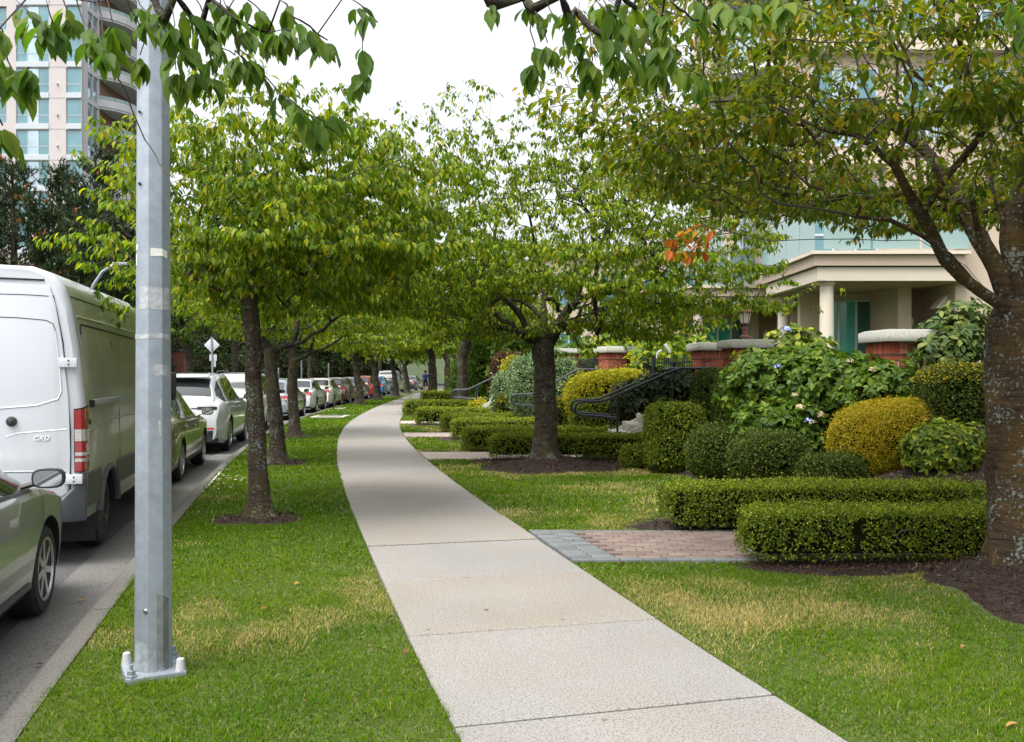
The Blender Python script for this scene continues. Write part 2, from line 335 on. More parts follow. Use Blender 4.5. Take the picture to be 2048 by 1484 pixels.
M['brick'] = leafmat('red_brick', [(0.0, (0.20, 0.045, 0.028)), (0.6, (0.28, 0.07, 0.04)), (1.0, (0.33, 0.11, 0.07))], 0.0, rough=0.85, spec=0.2)
M['mortar'] = plain('mortar', (0.42, 0.39, 0.35), 0.9, var=0.2, vscale=40)
M['paver'] = leafmat('red_paver', [(0.0, (0.135, 0.10, 0.088)), (0.6, (0.17, 0.128, 0.112)), (1.0, (0.20, 0.155, 0.135))], 0.0, rough=0.88, spec=0.2)
M['pavergrey'] = leafmat('grey_paver', [(0.0, (0.105, 0.115, 0.12)), (1.0, (0.145, 0.155, 0.16))], 0.0, rough=0.88, spec=0.2)
M['joint'] = plain('joint_sand', (0.06, 0.055, 0.05), 0.95)
M['iron'] = plain('painted_iron', (0.012, 0.016, 0.026), 0.28, spec=0.5)
M['galv'] = plain('galvanised_steel', (0.29, 0.33, 0.38), 0.45, metal=0.5, var=0.14, vscale=14, bump=0.05, bscale=90, dirt=(0.21, 0.245, 0.285), dscale=2.5)
M['stain'] = plain('pole_stain', (0.13, 0.14, 0.14), 0.7, var=0.4, vscale=18)
M['stain2'] = plain('pole_grime', (0.22, 0.25, 0.27), 0.6, var=0.35, vscale=22)
M['tape'] = plain('old_tape', (0.62, 0.62, 0.58), 0.7, var=0.15, vscale=25)
M['glue'] = plain('glue_residue', (0.30, 0.32, 0.34), 0.6, var=0.35, vscale=30)
M['wallbeige'] = plain('beige_stucco', (0.41, 0.335, 0.265), 0.9, var=0.05, vscale=1.2, bump=0.12, bscale=140)
M['wallpale'] = plain('pale_trim_paint', (0.50, 0.445, 0.37), 0.7, var=0.03)
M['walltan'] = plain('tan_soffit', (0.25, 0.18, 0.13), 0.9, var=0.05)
M['walldoor'] = plain('brown_door_paint', (0.28, 0.21, 0.15), 0.6)
M['towerwall'] = plain('pink_precast', (0.46, 0.42, 0.415), 0.9, var=0.04, vscale=0.6)
M['towertrim'] = plain('grey_spandrel', (0.42, 0.46, 0.50), 0.6)
M['balcwhite'] = plain('white_balcony_slab', (0.5, 0.5, 0.53), 0.8)
M['balcbrown'] = plain('brown_recess_wall', (0.26, 0.16, 0.11), 0.9)
def glassm(n, c, rough=0.05, metal=0.0, spec=1.0, coat=0.0):
    return plain(n, c, rough, metal=metal, spec=spec, var=0.25, vscale=0.35, coat=coat)
M['tealglass'] = glassm('teal_window_glass', (0.10, 0.22, 0.25), 0.05, metal=0.25)
M['paleglass'] = glassm('sky_window_glass', (0.34, 0.44, 0.50), 0.04, metal=0.6)
M['darkglass'] = glassm('dark_teal_glass', (0.02, 0.10, 0.095), 0.04)
M['greenglass'] = glassm('green_blind_glass', (0.05, 0.34, 0.28), 0.06)
M['carglass'] = plain('car_glass', (0.012, 0.015, 0.017), 0.03, spec=0.9)
M['railglass'] = plain('railing_glass', (0.20, 0.30, 0.29), 0.08, spec=0.8)
M['blind'] = plain('cream_blind', (0.72, 0.70, 0.58), 0.8)
M['rubber'] = plain('tyre_rubber', (0.013, 0.013, 0.014), 0.75, var=0.2)
M['blackplastic'] = plain('black_plastic', (0.018, 0.019, 0.021), 0.5)
M['greyplastic'] = plain('grey_bumper_plastic', (0.060, 0.068, 0.078), 0.5, var=0.15, vscale=4)
M['cladding'] = plain('dusty_side_cladding', (0.075, 0.075, 0.066), 0.6, var=0.25, vscale=3)
M['alloy'] = plain('wheel_alloy', (0.50, 0.50, 0.51), 0.3, metal=0.8)
M['darkalloy'] = plain('dark_wheel', (0.06, 0.06, 0.065), 0.4, metal=0.5)
M['chrome'] = plain('chrome', (0.7, 0.7, 0.72), 0.12, metal=1.0)
M['mirror'] = plain('mirror_glass', (0.75, 0.78, 0.8), 0.02, metal=1.0)
M['redlens'] = plain('red_lens', (0.22, 0.004, 0.008), 0.12, spec=0.7, coat=0.6)
M['redbright'] = plain('red_reflector', (0.5, 0.012, 0.010), 0.2, spec=0.6)
M['clearlens'] = plain('clear_lens', (0.36, 0.34, 0.33), 0.12, spec=0.8, var=0.3, vscale=60)
M['darklens'] = plain('smoked_lens', (0.015, 0.015, 0.018), 0.2, spec=0.35)
M['plate'] = plain('licence_plate', (0.55, 0.58, 0.66), 0.5)
M['seam'] = plain('panel_gap', (0.008, 0.008, 0.009), 0.8)
M['rust'] = plain('rusty_brown_paint', (0.16, 0.06, 0.045), 0.5, var=0.3)
M['lampglass'] = plain('lantern_glass', (0.6, 0.6, 0.54), 0.15)
M['cream'] = plain('cream_metal', (0.62, 0.56, 0.44), 0.6)
M['whitepaint'] = plain('white_enamel', (0.40, 0.41, 0.42), 0.4)
M['signback'] = plain('aluminium_sign_back', (0.50, 0.52, 0.54), 0.5, metal=0.4)
M['skin'] = plain('skin', (0.42, 0.25, 0.17), 0.6)
M['blueshirt'] = plain('royal_blue_cotton', (0.012, 0.035, 0.25), 0.85)
M['trousers'] = plain('dark_trousers', (0.012, 0.012, 0.016), 0.9)
M['hair'] = plain('dark_hair', (0.012, 0.009, 0.007), 0.7)
M['whitesock'] = plain('white_shoe', (0.6, 0.6, 0.6), 0.7)
M['far_ground'] = plain('far_ground_cover', (0.025, 0.04, 0.010), 0.95, var=0.4, vscale=0.3)
# ------------------------------------------------------------------ street layout: one centre line carries pavement, verge, kerb and road
ctrl = np.array([(3.6, -8.5), (2.6, -4.0), (1.55, 0.5), (0.514, 4.39), (0.15, 5.81), (-0.89, 10.1), (-1.44, 12.5), (-2.23, 16.1), (-3.1, 20.6), (-3.98, 26.0),
                 (-4.77, 32.7), (-5.55, 43.0), (-6.0, 53.5), (-6.35, 62.0), (-6.6, 72.0), (-6.3, 82.0), (-5.2, 93.0), (-3.0, 106.0), (0.5, 120.0), (6.0, 136.0), (14.0, 152.0)])
def catmull(p, n=24):
    out = []
    for i in range(len(p) - 1):
        p0, p1, p2, p3 = p[max(i - 1, 0)], p[i], p[i + 1], p[min(i + 2, len(p) - 1)]
        for t in np.linspace(0, 1, n, endpoint=False):
            out.append(0.5 * ((2 * p1) + (-p0 + p2) * t + (2 * p0 - 5 * p1 + 4 * p2 - p3) * t * t + (-p0 + 3 * p1 - 3 * p2 + p3) * t ** 3))
    out.append(p[-1]); return np.array(out)
CL = catmull(ctrl)
for _ in range(3):                                         # smooth the hand-measured points
    CL[8:-8] = np.stack([np.convolve(CL[:, k], np.ones(17) / 17, 'same')[8:-8] for k in (0, 1)], 1)
seg = np.r_[0, np.cumsum(np.hypot(*np.diff(CL, axis=0).T))]
TAN = np.gradient(CL, seg, axis=0); TAN /= np.linalg.norm(TAN, axis=1)[:, None]
NRM = np.stack([TAN[:, 1], -TAN[:, 0]], 1)                 # points right (+X)
def at_s(s, off=0.0):
    c = np.stack([np.interp(s, seg, CL[:, k]) for k in (0, 1)], -1); n = np.stack([np.interp(s, seg, NRM[:, k]) for k in (0, 1)], -1)
    return c + n * np.asarray(off)[..., None] if np.ndim(off) else c + n * off
def heading(s): return math.atan2(np.interp(s, seg, TAN[:, 1]), np.interp(s, seg, TAN[:, 0])) - math.pi / 2
def s_at_Y(Y, off=0.0):
    ss = np.linspace(0, seg[-1], 4000); yy = at_s(ss, off)[:, 1]; return float(ss[np.argmin(abs(yy - Y))])
HW = 0.81
def kerb_off(s):                                           # verge narrows a little in the distance
    return -np.interp(s, [0, 55, 75, 200], [2.69, 2.69, 2.35, 2.3])
SS = np.linspace(0, seg[-1], 700)
RE = at_s(SS, HW); LE = at_s(SS, -HW)
def XR(Y): return np.interp(Y, RE[:, 1], RE[:, 0])         # right edge of the pavement
def XL(Y): return np.interp(Y, LE[:, 1], LE[:, 0])
KE = at_s(SS, kerb_off(SS))
def XK(Y): return np.interp(Y, KE[:, 1], KE[:, 0])
ROADZ = -0.135

def strip(name, offa, offb, za, zb, mat, n=2, ss=SS, kind='structure'):
    t = np.linspace(0, 1, n)
    oa = offa(ss) if callable(offa) else np.full(len(ss), offa); ob = offb(ss) if callable(offb) else np.full(len(ss), offb)
    X = np.stack([at_s(ss, oa * (1 - k) + ob * k)[:, 0] for k in t], 1); Y = np.stack([at_s(ss, oa * (1 - k) + ob * k)[:, 1] for k in t], 1)
    Z = np.tile(za * (1 - t) + zb * t, (len(ss), 1))
    o = link(name, grid_mesh(name, X, Y, Z), mat)
    if kind: o['kind'] = kind
    return o

hx = np.linspace(-500, 500, 120); hy = np.array([190., 240, 320, 420, 600]); HX, HY = np.meshgrid(hx, hy); HZ = np.array([-0.6, 9, 16, 20, 18])[:, None] * (0.7 + 0.6 * fbm(HX * 0.02, HY * 0.02, 1.0, 3)) - 0.2; HZ[0] = -0.8
hl = link('hills', grid_mesh('hills', HX, HY, HZ), M['far_ground']); hl['kind'] = 'structure'
gm = MB(); gm.add([(-900, -300, -0.5), (900, -300, -0.5), (900, 1500, -0.5), (-900, 1500, -0.5)], [(0, 1, 2, 3)])
tag(gm.build('ground', M['far_ground']), kind='structure')
strip('road', lambda s: kerb_off(s) - 0.62, lambda s: kerb_off(s) - 10.6, ROADZ - 0.004, ROADZ + 0.02, M['asphalt'], 6)
strip('gutter', lambda s: kerb_off(s) - 0.15, lambda s: kerb_off(s) - 0.64, ROADZ - 0.012, ROADZ + 0.001, M['gutter'], 3)
strip('far_pavement', lambda s: kerb_off(s) - 10.75, lambda s: kerb_off(s) - 13.2, ROADZ + 0.12, ROADZ + 0.13, M['kerb'], 3)
strip('far_verge', lambda s: kerb_off(s) - 13.2, lambda s: kerb_off(s) - 60, ROADZ + 0.12, ROADZ + 0.2, M['far_ground'], 6)
# kerb: one empty, each poured length its own piece
kerb_root = tag(empty('kerb', (KE[0, 0], KE[0, 1], 0)), kind='structure')
def loft_piece(name, ss, prof, mat, parent, closed=True):
    """prof(s)-> list of (offset, z): a closed section swept along the centre line"""
    n = len(prof(ss[0])); V, F = [], []
    for s in ss:
        for (o, z) in prof(s):
            p = at_s(np.array([s]), np.array([o]))[0]; V.append((p[0] - parent.location[0], p[1] - parent.location[1], z))
    k = len(ss)
    for i in range(k - 1):
        for j in range(n):
            j2 = (j + 1) % n; F.append((i * n + j, i * n + j2, (i + 1) * n + j2, (i + 1) * n + j))
    F.append(tuple(range(n))); F.append(tuple((k - 1) * n + j for j in range(n - 1, -1, -1)))
    b = MB(); b.add(V, F); return b.build(name, mat, parent)
def kprof(s):
    k = float(kerb_off(s)); return [(k, -0.3), (k, -0.005), (k - 0.02, 0.0), (k - 0.12, -0.004), (k - 0.145, -0.02), (k - 0.165, -0.3)]
s0 = s_at_Y(1.0); L_k = 3.05
for i in range(26):
    a, b_ = s0 + i * L_k, s0 + (i + 1) * L_k - 0.012
    loft_piece('kerb_length', np.linspace(a, b_, 7), kprof, M['kerb'], kerb_root)
loft_piece('kerb_length', np.arange(s0 + 26 * L_k, seg[-1], 1.5), kprof, M['kerb'], kerb_root)
def fkprof(s):
    k = float(kerb_off(s)) - 10.6; return [(k, -0.3), (k, ROADZ + 0.12), (k - 0.15, ROADZ + 0.125), (k - 0.15, -0.3)]
fk = loft_piece('far_kerb', np.arange(0, seg[-1], 1.5), fkprof, M['kerb'], kerb_root)
# pavement slabs
pave = tag(empty('sidewalk', (0, 0, 0)), kind='structure')
j1 = s_at_Y(4.39); SL = 1.47
tilt = np.random.default_rng(3)
def slab(a, b_, i):
    n = max(2, int((b_ - a) / 0.35) + 1); g = 0.009 if i < 3 else 0.017; ss = np.linspace(a + g, b_ - g, n)
    dz = tilt.uniform(-0.003, 0.003, 2)
    if i == 3: dz += 0.008                      # one slab stands a little proud, as its bright edge shows
    def prof(s):
        z = np.interp(s, [a, b_], dz); e = 0.007
        fe = min(s - a, b_ - s); k = 0.007 if fe < g + 0.005 else 0
        return [(-HW, -0.12), (-HW, z - e - k), (-HW + e, z - k), (HW - e, z - k), (HW, z - e - k), (HW, -0.12)]
    ss = np.unique(np.r_[ss, a + g + 0.009, b_ - g - 0.009]); ss.sort()
    return loft_piece('concrete_slab', ss, prof, M['slab'], pave)
for i in range(-4, 40): slab(j1 + i * SL, j1 + (i + 1) * SL, i)
loft_piece('concrete_slab', np.arange(j1 + 40 * SL + 0.01, seg[-1], 1.2), lambda s: [(-HW, -0.12), (-HW, 0), (HW, 0), (HW, -0.12)], M['slab'], pave)
sb = strip('joint_bed', -HW - 0.02, HW + 0.04, -0.022, -0.022, M['joint']); sb.parent = pave; del sb['kind']

# ------------------------------------------------------------------ right-hand ground: lawn, planting bed rising to a terrace
YK = np.array([-6, 4, 6, 10, 14, 17, 18.6, 23, 25, 30, 40, 60, 80, 100, 150.])
XB = np.array([6.0, 4.8, 4.0, 3.1, 2.6, 1.6, 1.2, 0.0, -0.4, -1.8, -2.6, -3.0, -1.5, 1, 18])
XF = np.array([7.5, 5.9, 5.5, 5.0, 4.5, 3.8, 3.4, 2.2, 1.4, 0.2, -0.6, -1.0, 1.0, 4, 22])
STAIRS = [(8.55, 4.9, 6.6), (17.75, 1.35, 3.05), (23.7, 0.15, 1.6), (29.6, -1.75, -0.2)]     # path centre Y, foot X, head X
MOUNDS = [(3.76, 6.72, 0.8, 0.26), (0.58, 15.9, 1.05, 0.14), (-1.9, 35.0, 0.9, 0.1)]
TERR = 0.95
def ss_(t): t = np.clip(t, 0, 1); return t * t * (3 - 2 * t)
def H(x, y):
    x = np.asarray(x, float); y = np.asarray(y, float)
    xb = np.interp(y, YK, XB); xf = np.interp(y, YK, XF)
    h = -0.018 + 0.02 * (vn(x, y, 0.8, 5) - 0.5)
    h = h + 0.52 * ss_((x - xb) / (xf - xb)) + (TERR - 0.50) * ss_((x - xf - 0.05) / 0.3)
    for (yc, xa, xe) in STAIRS:
        m = (abs(y - yc) < 0.74) & (x < xe - 0.05); h = np.where(m, np.minimum(h, -0.02), h)
    for (mx, my, mr, mh) in MOUNDS:
        d = np.hypot(x - mx, y - my) / mr; h = h + mh * np.exp(-(d * 1.5) ** 2)
    return h
rows = np.r_[np.arange(-6, 3, 0.5), np.arange(3, 34, 0.14), np.arange(34, 60, 0.5), np.arange(60, 150, 2.0)]
tt = np.linspace(0, 1, 90) ** 1.15
Xg = XR(rows)[:, None] + 0.012 + tt[None, :] * (np.maximum(16 - XR(rows), 14))[:, None]; Yg = np.repeat(rows[:, None], 90, 1)
lawn = link('lawn', grid_mesh('lawn', Xg, Yg, H(Xg, Yg)), M['soil']); tag(lawn, kind='structure')
tv = np.linspace(0, 1, 8)
Xv = XK(rows)[:, None] + 0.004 + tv[None, :] * (XL(rows) - XK(rows) - 0.016)[:, None]; Yv = np.repeat(rows[:, None], 8, 1)
def HV(x, y): return -0.02 + 0.018 * (vn(x, y, 0.7, 8) - 0.5)
verge = link('verge', grid_mesh('verge', Xv, Yv, HV(Xv, Yv)), M['soil']); tag(verge, kind='structure')

# mulch beds
def circ(cx, cy, r, n=28, sx=1.0, seed=0):
    a = np.linspace(0, 2 * math.pi, n, endpoint=False); k = 1 + 0.10 * np.sin(a * 3 + seed) + 0.06 * np.sin(a * 5 + 2 * seed)
    return np.stack([cx + r * sx * k * np.cos(a), cy + r * k * np.sin(a)], 1)
def bedpoly():
    pts = [(1.30, 16.55), (1.9, 16.0), (2.4, 15.0), (2.70, 14.0), (2.72, 12.6), (2.3, 11.2), (1.75, 10.35), (1.35, 9.9), (1.05, 9.32), (2.3, 9.34), (4.5, 9.32), (8, 9.4), (8, 16.9), (2.5, 16.9), (1.0, 16.98)]
    return np.array(pts)
BED_MAIN = bedpoly()
BED_NEAR = np.array([(1.80, 7.64), (2.0, 7.46), (2.5, 7.28), (3.3, 7.22), (4.3, 7.25), (7, 7.3), (7, 7.78), (4.3, 7.78), (2.2, 7.74)])
MULCH = [('mulch_bed', BED_MAIN, 'dark brown mulch bed planted with clipped shrubs below the fence'),
         ('mulch_bed', BED_NEAR, 'strip of brown mulch in front of the nearest low box hedge'),
         ('mulch_ring', circ(3.92, 6.48, 0.88, seed=1), 'mulch mound around the large trunk at the picture edge'),
         ('mulch_ring', circ(0.60, 15.75, 1.18, seed=2), 'mulch mound under the broad forked cherry tree'),
         ('mulch_ring', circ(-2.80, 10.12, 0.42, seed=3, sx=1.15), 'thin mulch ring round the nearest verge tree'),
         ('mulch_ring', circ(-4.10, 16.4, 0.40, seed=4, sx=1.2), 'thin mulch ring round the second verge tree'),
         ('mulch_ring', circ(-5.40, 23.2, 0.40, seed=5, sx=1.2), 'thin mulch ring round the third verge tree'),
         ('mulch_bed', np.array([(-0.75, 16.3), (0.0, 16.15), (0.0, 17.02), (-0.62, 17.02)]), 'mulch at the end of the clipped hedge beside the broad cherry tree'),
         ('mulch_bed', np.array([(-0.78, 18.5), (3.0, 18.5), (3.0, 22.9), (-1.75, 22.9), (-1.85, 21.9), (-1.3, 21.6), (-0.2, 21.3), (0.1, 20.0), (-0.55, 19.4)]), 'mulch bed between the second and third garden paths'),
         ('mulch_bed', np.array([(-2.1, 24.55), (2.2, 24.55), (1.0, 28.8), (-3.2, 28.8), (-3.2, 27.8), (-2.2, 27.4), (-1.6, 26.0)]), 'mulch bed between the third and fourth garden paths')]
def mulch_mesh(poly, hf, n=46):
    p = np.asarray(poly); lo, hi = p.min(0), p.max(0)
    xs = np.linspace(lo[0], hi[0], n); ys = np.linspace(lo[1], hi[1], n); X, Y = np.meshgrid(xs, ys)
    bm = bmesh.new(); vs_ = [bm.verts.new((a, b_, 0)) for a, b_ in p]; bm.faces.new(vs_)
    for k in range(1, n):
        for ax, arr in ((0, xs), (1, ys)):
            co = (arr[k - 1], 0, 0) if ax == 0 else (0, arr[k - 1], 0); no = (1, 0, 0) if ax == 0 else (0, 1, 0)
            if k % 2: bmesh.ops.bisect_plane(bm, geom=bm.verts[:] + bm.edges[:] + bm.faces[:], plane_co=co, plane_no=no)
    me = bpy.data.meshes.new('mulch'); bm.to_mesh(me); bm.free()
    V = np.array([v.co[:] for v in me.vertices]); z = hf(V[:, 0], V[:, 1]) + 0.012 + 0.03 * fbm(V[:, 0], V[:, 1], 5.0, 4)
    pd = np.full(len(V), 9.0)
    for i_ in range(len(p)):
        a_, b_ = p[i_], p[(i_ + 1) % len(p)]; ab = b_ - a_; t_ = np.clip(((V[:, :2] - a_) @ ab) / (ab @ ab + 1e-9), 0, 1); pd = np.minimum(pd, np.linalg.norm(V[:, :2] - a_ - t_[:, None] * ab, axis=1))
    z = z - 0.035 * np.clip(1 - pd / 0.09, 0, 1)
    V[:, 2] = z; me.vertices.foreach_set('co', V.astype(np.float32).ravel()); me.polygons.foreach_set('use_smooth', [True] * len(me.polygons)); me.update()
    return me
chipT = np.array([(-.5, 0, 0), (.5, .05, 0), (.45, 1, .15), (-.4, .95, .1)])
def scatter_quads(pos, d, n, w_, l_):
    side = np.cross(d, n); side /= np.linalg.norm(side, axis=1)[:, None] + 1e-9
    V = pos[:, None, :] + side[:, None, :] * (chipT[None, :, 0:1] * w_[:, None, None]) + d[:, None, :] * (chipT[None, :, 1:2] * l_[:, None, None]) + n[:, None, :] * (chipT[None, :, 2:3] * w_[:, None, None])
    return V.reshape(-1, 3), np.arange(len(pos) * 4).reshape(-1, 4)
MULCHPOLYS = [m[1] for m in MULCH]
for i, (nm, poly, lab) in enumerate(MULCH):
    hf = HV if i in (4, 5, 6) else H
    o = link(nm, mulch_mesh(poly, hf), M['mulch']); tag(o, lab, 'mulch bed', kind='structure')
    lo, hi = poly.min(0), poly.max(0); A = (hi - lo).prod(); near = poly[:, 1].mean()
    dens = 2600 if near < 9 else (1300 if near < 17 else 150)
    n = int(min(A * dens, 30000)); x = rng.uniform(lo[0], min(hi[0], 6), n); y = rng.uniform(lo[1], hi[1], n); k = inpoly(x, y, poly) | inpoly(x - 0.06, y - 0.03, poly); x, y = x[k], y[k]; n = len(x)
    z = hf(x, y) + 0.014 + 0.03 * fbm(x, y, 5.0, 4) + rng.uniform(0, 0.014, n)
    a = rng.uniform(0, 2 * math.pi, n); el = rng.normal(0.1, 0.35, n)
    d = np.stack([np.cos(a) * np.cos(el), np.sin(a) * np.cos(el), np.sin(el)], 1); up = np.stack([rng.normal(0, .3, n), rng.normal(0, .3, n), np.ones(n)], 1); up -= d * (up * d).sum(1)[:, None]; up /= np.linalg.norm(up, axis=1)[:, None]
    V, F = scatter_quads(np.stack([x, y, z], 1), d, up, rng.uniform(0.003, 0.009, n) * (1 if near < 9 else 1.6), rng.uniform(0.012, 0.05, n))
    c = link('bark_chips', np_mesh('bark_chips', V, F), M['chip'], o); c['kind'] = 'stuff'

# ------------------------------------------------------------------ garden paths
PATHS = []
def path_poly(yc, x1, hwid, skew=0.03):
    ys = np.linspace(yc - hwid, yc + hwid, 6)
    l = [(XR(y) + 0.015, y) for y in ys[::-1]]
    return np.array(l + [(x1, yc - hwid + skew * (x1 - XR(yc))), (x1, yc + hwid + skew * (x1 - XR(yc)))])
for (yc, xa, xe) in STAIRS: PATHS.append(path_poly(yc, xa + 0.05, 0.74, 0.0))
p1 = tag(empty('paver_path', (0, 0, 0)), kind='structure')
b = MB(); q = PATHS[0]; b.add([(a, c, -0.012) for a, c in q], [tuple(range(len(q)))]); b.build('joint_sand', M['joint'], p1)
def box_mesh(name, d, mat, ch=0.0):
    m_ = MB(); m_.box((0, 0, 0), d)
    return m_.mesh(name, [mat], bevel=ch)
pm_h = box_mesh('paver_long', (0.1915, 0.0915, 0.05), M['paver'], 0.003); pm_g = box_mesh('paver_border', (0.1915, 0.0915, 0.05), M['pavergrey'], 0.003)
prng = np.random.default_rng(11)
yc = 8.55; y0, y1 = yc - 0.74, yc + 0.74
def put_paver(me, x, y, rz):
    o = link('paver', me, None, p1, (x, y, -0.0155 + prng.uniform(-.002, .002)), (prng.normal(0, .006), prng.normal(0, .006), rz + prng.normal(0, .01)))
    return o
x = XR(yc) - 0.1
while x < 4.9:                                            # grey borders, laid along the path
    for yy in (y0 + 0.05, y1 - 0.05):
        if x - 0.1 > XR(yy) + 0.03: put_paver(pm_g, x, yy, 0)
    x += 0.2
th = heading(s_at_Y(yc, HW))
for k in range(16):                                        # grey band along the pavement edge
    yy = y0 + 0.06 + k * 0.1
    if yy > y1 - 0.02: break
    for j in range(2): put_paver(pm_g, XR(yy) + 0.125 + 0.2 * j, yy, th * 0.35)
iy = 0; yy = y0 + 0.15
while yy < y1 - 0.12:
    x = XR(yy) + 0.53 + (0.1 if iy % 2 else 0)
    first = True
    while x + 0.1 < 4.95:
        put_paver(pm_h, x + 0.0, yy, 0); x += 0.2
    yy += 0.1; iy += 1
# paths further away: bricks too small to tell apart
def brickpave():
    m, t, b, N, L = nodes_of('distant_paving'); g = N('ShaderNodeNewGeometry'); br = N('ShaderNodeTexBrick'); br.inputs['Scale'].default_value = 5
    br.inputs['Color1'].default_value = (0.40, 0.33, 0.29, 1); br.inputs['Color2'].default_value = (0.36, 0.29, 0.26, 1); br.inputs['Mortar'].default_value = (0.12, 0.11, 0.1, 1); br.inputs['Mortar Size'].default_value = 0.02
    L(g.outputs['Position'], br.inputs['Vector']); L(br.outputs[0], b.inputs['Base Color']); b.inputs['Roughness'].default_value = 0.9; return m
M['farpave'] = brickpave()
for i in (1, 2, 3):
    q = PATHS[i]; b = MB(); b.prism(q, -0.1, 0.004); tag(b.build('paver_path', M['farpave']), kind='structure')

# ------------------------------------------------------------------ grass
def grass_blades(name, x, y, hf, h, wd, rs, colfun):
    n = len(x); z = hf(x, y) - 0.004
    a = rs.uniform(0, 2 * math.pi, n); lean = rs.uniform(0.2, 1.5, n) * h
    dx, dy = np.cos(a), np.sin(a); px, py = -dy, dx
    base = np.stack([x, y, z], 1); off = np.stack([px * wd, py * wd, 0 * wd], 1) * 0.5
    mid = base + np.stack([dx * lean * 0.35, dy * lean * 0.35, h * 0.6], 1); tip = base + np.stack([dx * lean, dy * lean, h * rs.uniform(0.75, 1.05, n)], 1)
    V = np.stack([base - off, base + off, mid + off * 0.8, mid - off * 0.8, tip], 1).reshape(-1, 3)
    k = np.arange(n)[:, None] * 5
    F = np.concatenate([k + np.array([[0, 1, 2]]), k + np.array([[0, 2, 3]]), k + np.array([[3, 2, 4]])])
    c = colfun(x, y, rs, n); C = np.repeat(c[:, None, :], 5, 1)
    C = C.reshape(-1, 3)
    o = link(name, np_mesh(name, V, F, False, C), M['grass']); o['kind'] = 'stuff'; return o
def pal(n, rs, dry, tone):
    g = np.array([0.044, 0.118, 0.002]); g2 = np.array([0.128, 0.20, 0.003]); d = np.array([0.42, 0.33, 0.14]); d2 = np.array([0.26, 0.24, 0.06])
    t = np.clip(tone[:, None] + rs.normal(0, 0.18, (n, 1)), 0, 1); c = g * (1 - t) + g2 * t
    k = (rs.random(n) < dry)[:, None]; dd = rs.random((n, 1)); c = np.where(k, d * (1 - dd) + d2 * dd, c)
    return c * rs.uniform(0.8, 1.2, (n, 1))
def col_verge(x, y, rs, n):
    nz = fbm(x, y, 1.1, 21); dry = np.clip((nz - 0.67) * 4.5, 0, 0.5) * np.where(y < 10, 1, 0.45) + 0.03
    dry = np.maximum(dry, 0.8 * np.exp(-(((x + 1.58) / 0.16) ** 2 + ((y - 5.6) / 0.28) ** 2)))
    return pal(n, rs, dry, 0.25 + 0.9 * (fbm(x, y, 0.9, 33) - 0.35))
def col_lawn(x, y, rs, n):
    nz = fbm(x, y, 0.95, 47); dry = np.clip((nz - 0.52) * 3.6, 0, 0.9) + 0.05
    return pal(n, rs, dry, 0.3 + 0.8 * (fbm(x, y, 0.8, 51) - 0.4))
def lawn_points(a, b_, dens, side, rs):
    if side == 'v':
        lo, hi = min(XK(a), XK(b_)) - 0.05, max(XL(a), XL(b_)) + 0.05
    else: lo, hi = min(XR(a), XR(b_)), 7.0 if b_ < 9 else 3.4
    n = int((hi - lo) * (b_ - a) * dens); x = rs.uniform(lo, hi, n); y = rs.uniform(a, b_, n)
    if side == 'v': k = (x > XK(y) - 0.03) & (x < XL(y) - 0.01 + 0.05 * fbm(x, y, 7.0, 71))
    else:
        xb = np.interp(y, YK, XB); k = (x > XR(y) + 0.035 - 0.05 * fbm(x, y, 6.0, 72)) & (x < xb + 0.25)
        for p in PATHS: k &= ~inpoly(x, y, p)
    for p in MULCHPOLYS: k &= ~inpoly(x, y, p)
    k &= ~((x < XL(y) - 0.0) & (np.hypot(x + 1.93, y - 4.95) < 0.17))
    return x[k], y[k]
def make_grass(side, nm, cf):
    rs = np.random.default_rng(5 if side == 'v' else 6); XS, YS, HS, WS = [], [], [], []
    for (a, b_, dens, h, wd) in [(3.5, 5.2, 15000, 0.026, 0.0034), (5.2, 7.5, 10500, 0.026, 0.0042), (7.5, 10.5, 5500, 0.028, 0.0065), (10.5, 15, 2400, 0.032, 0.010), (15, 22, 850, 0.04, 0.018), (22, 34, 350, 0.042, 0.028), (34, 60, 120, 0.045, 0.05)]:
        step = 1.0 if b_ < 16 else 3.0; yy = a
        while yy < b_ - 1e-6:
            e = min(yy + step, b_); x, y = lawn_points(yy, e, dens, side, rs); n = len(x)
            XS.append(x); YS.append(y); HS.append(h * rs.uniform(0.5, 1.35, n)); WS.append(wd * rs.uniform(0.7, 1.3, n)); yy = e
    x, y, h, wd = map(np.concatenate, (XS, YS, HS, WS))
    h = h * (0.65 + 0.6 * fbm(x, y, 2.2, 61) + 1.3 * np.clip(vn(x, y, 6.5, 66) - 0.72, 0, 1))
    grass_blades(nm, x, y, HV if side == 'v' else H, h, wd, rs, cf)
# fallen leaves
fr_ = np.random.default_rng(17); n = 60; fx = fr_.uniform(-3.4, 3.6, n); fy = 3.8 + 9 * fr_.random(n) ** 1.3; fz = np.where(fx > XR(fy), H(fx, fy) + 0.03, np.where(fx < XL(fy), HV(fx, fy) + 0.03, 0.006))
ok = (fx > XK(fy) - 0.6) & ((fr_.random(n) < 0.12) | (fx > XR(fy)) | (fx < XL(fy))); fz = np.where(fx < XK(fy), ROADZ + 0.012, fz); fp = np.stack([fx, fy, fz], 1)[ok]
LITTER = fp
make_grass('v', 'verge_grass', col_verge)
make_grass('r', 'lawn_grass', col_lawn)
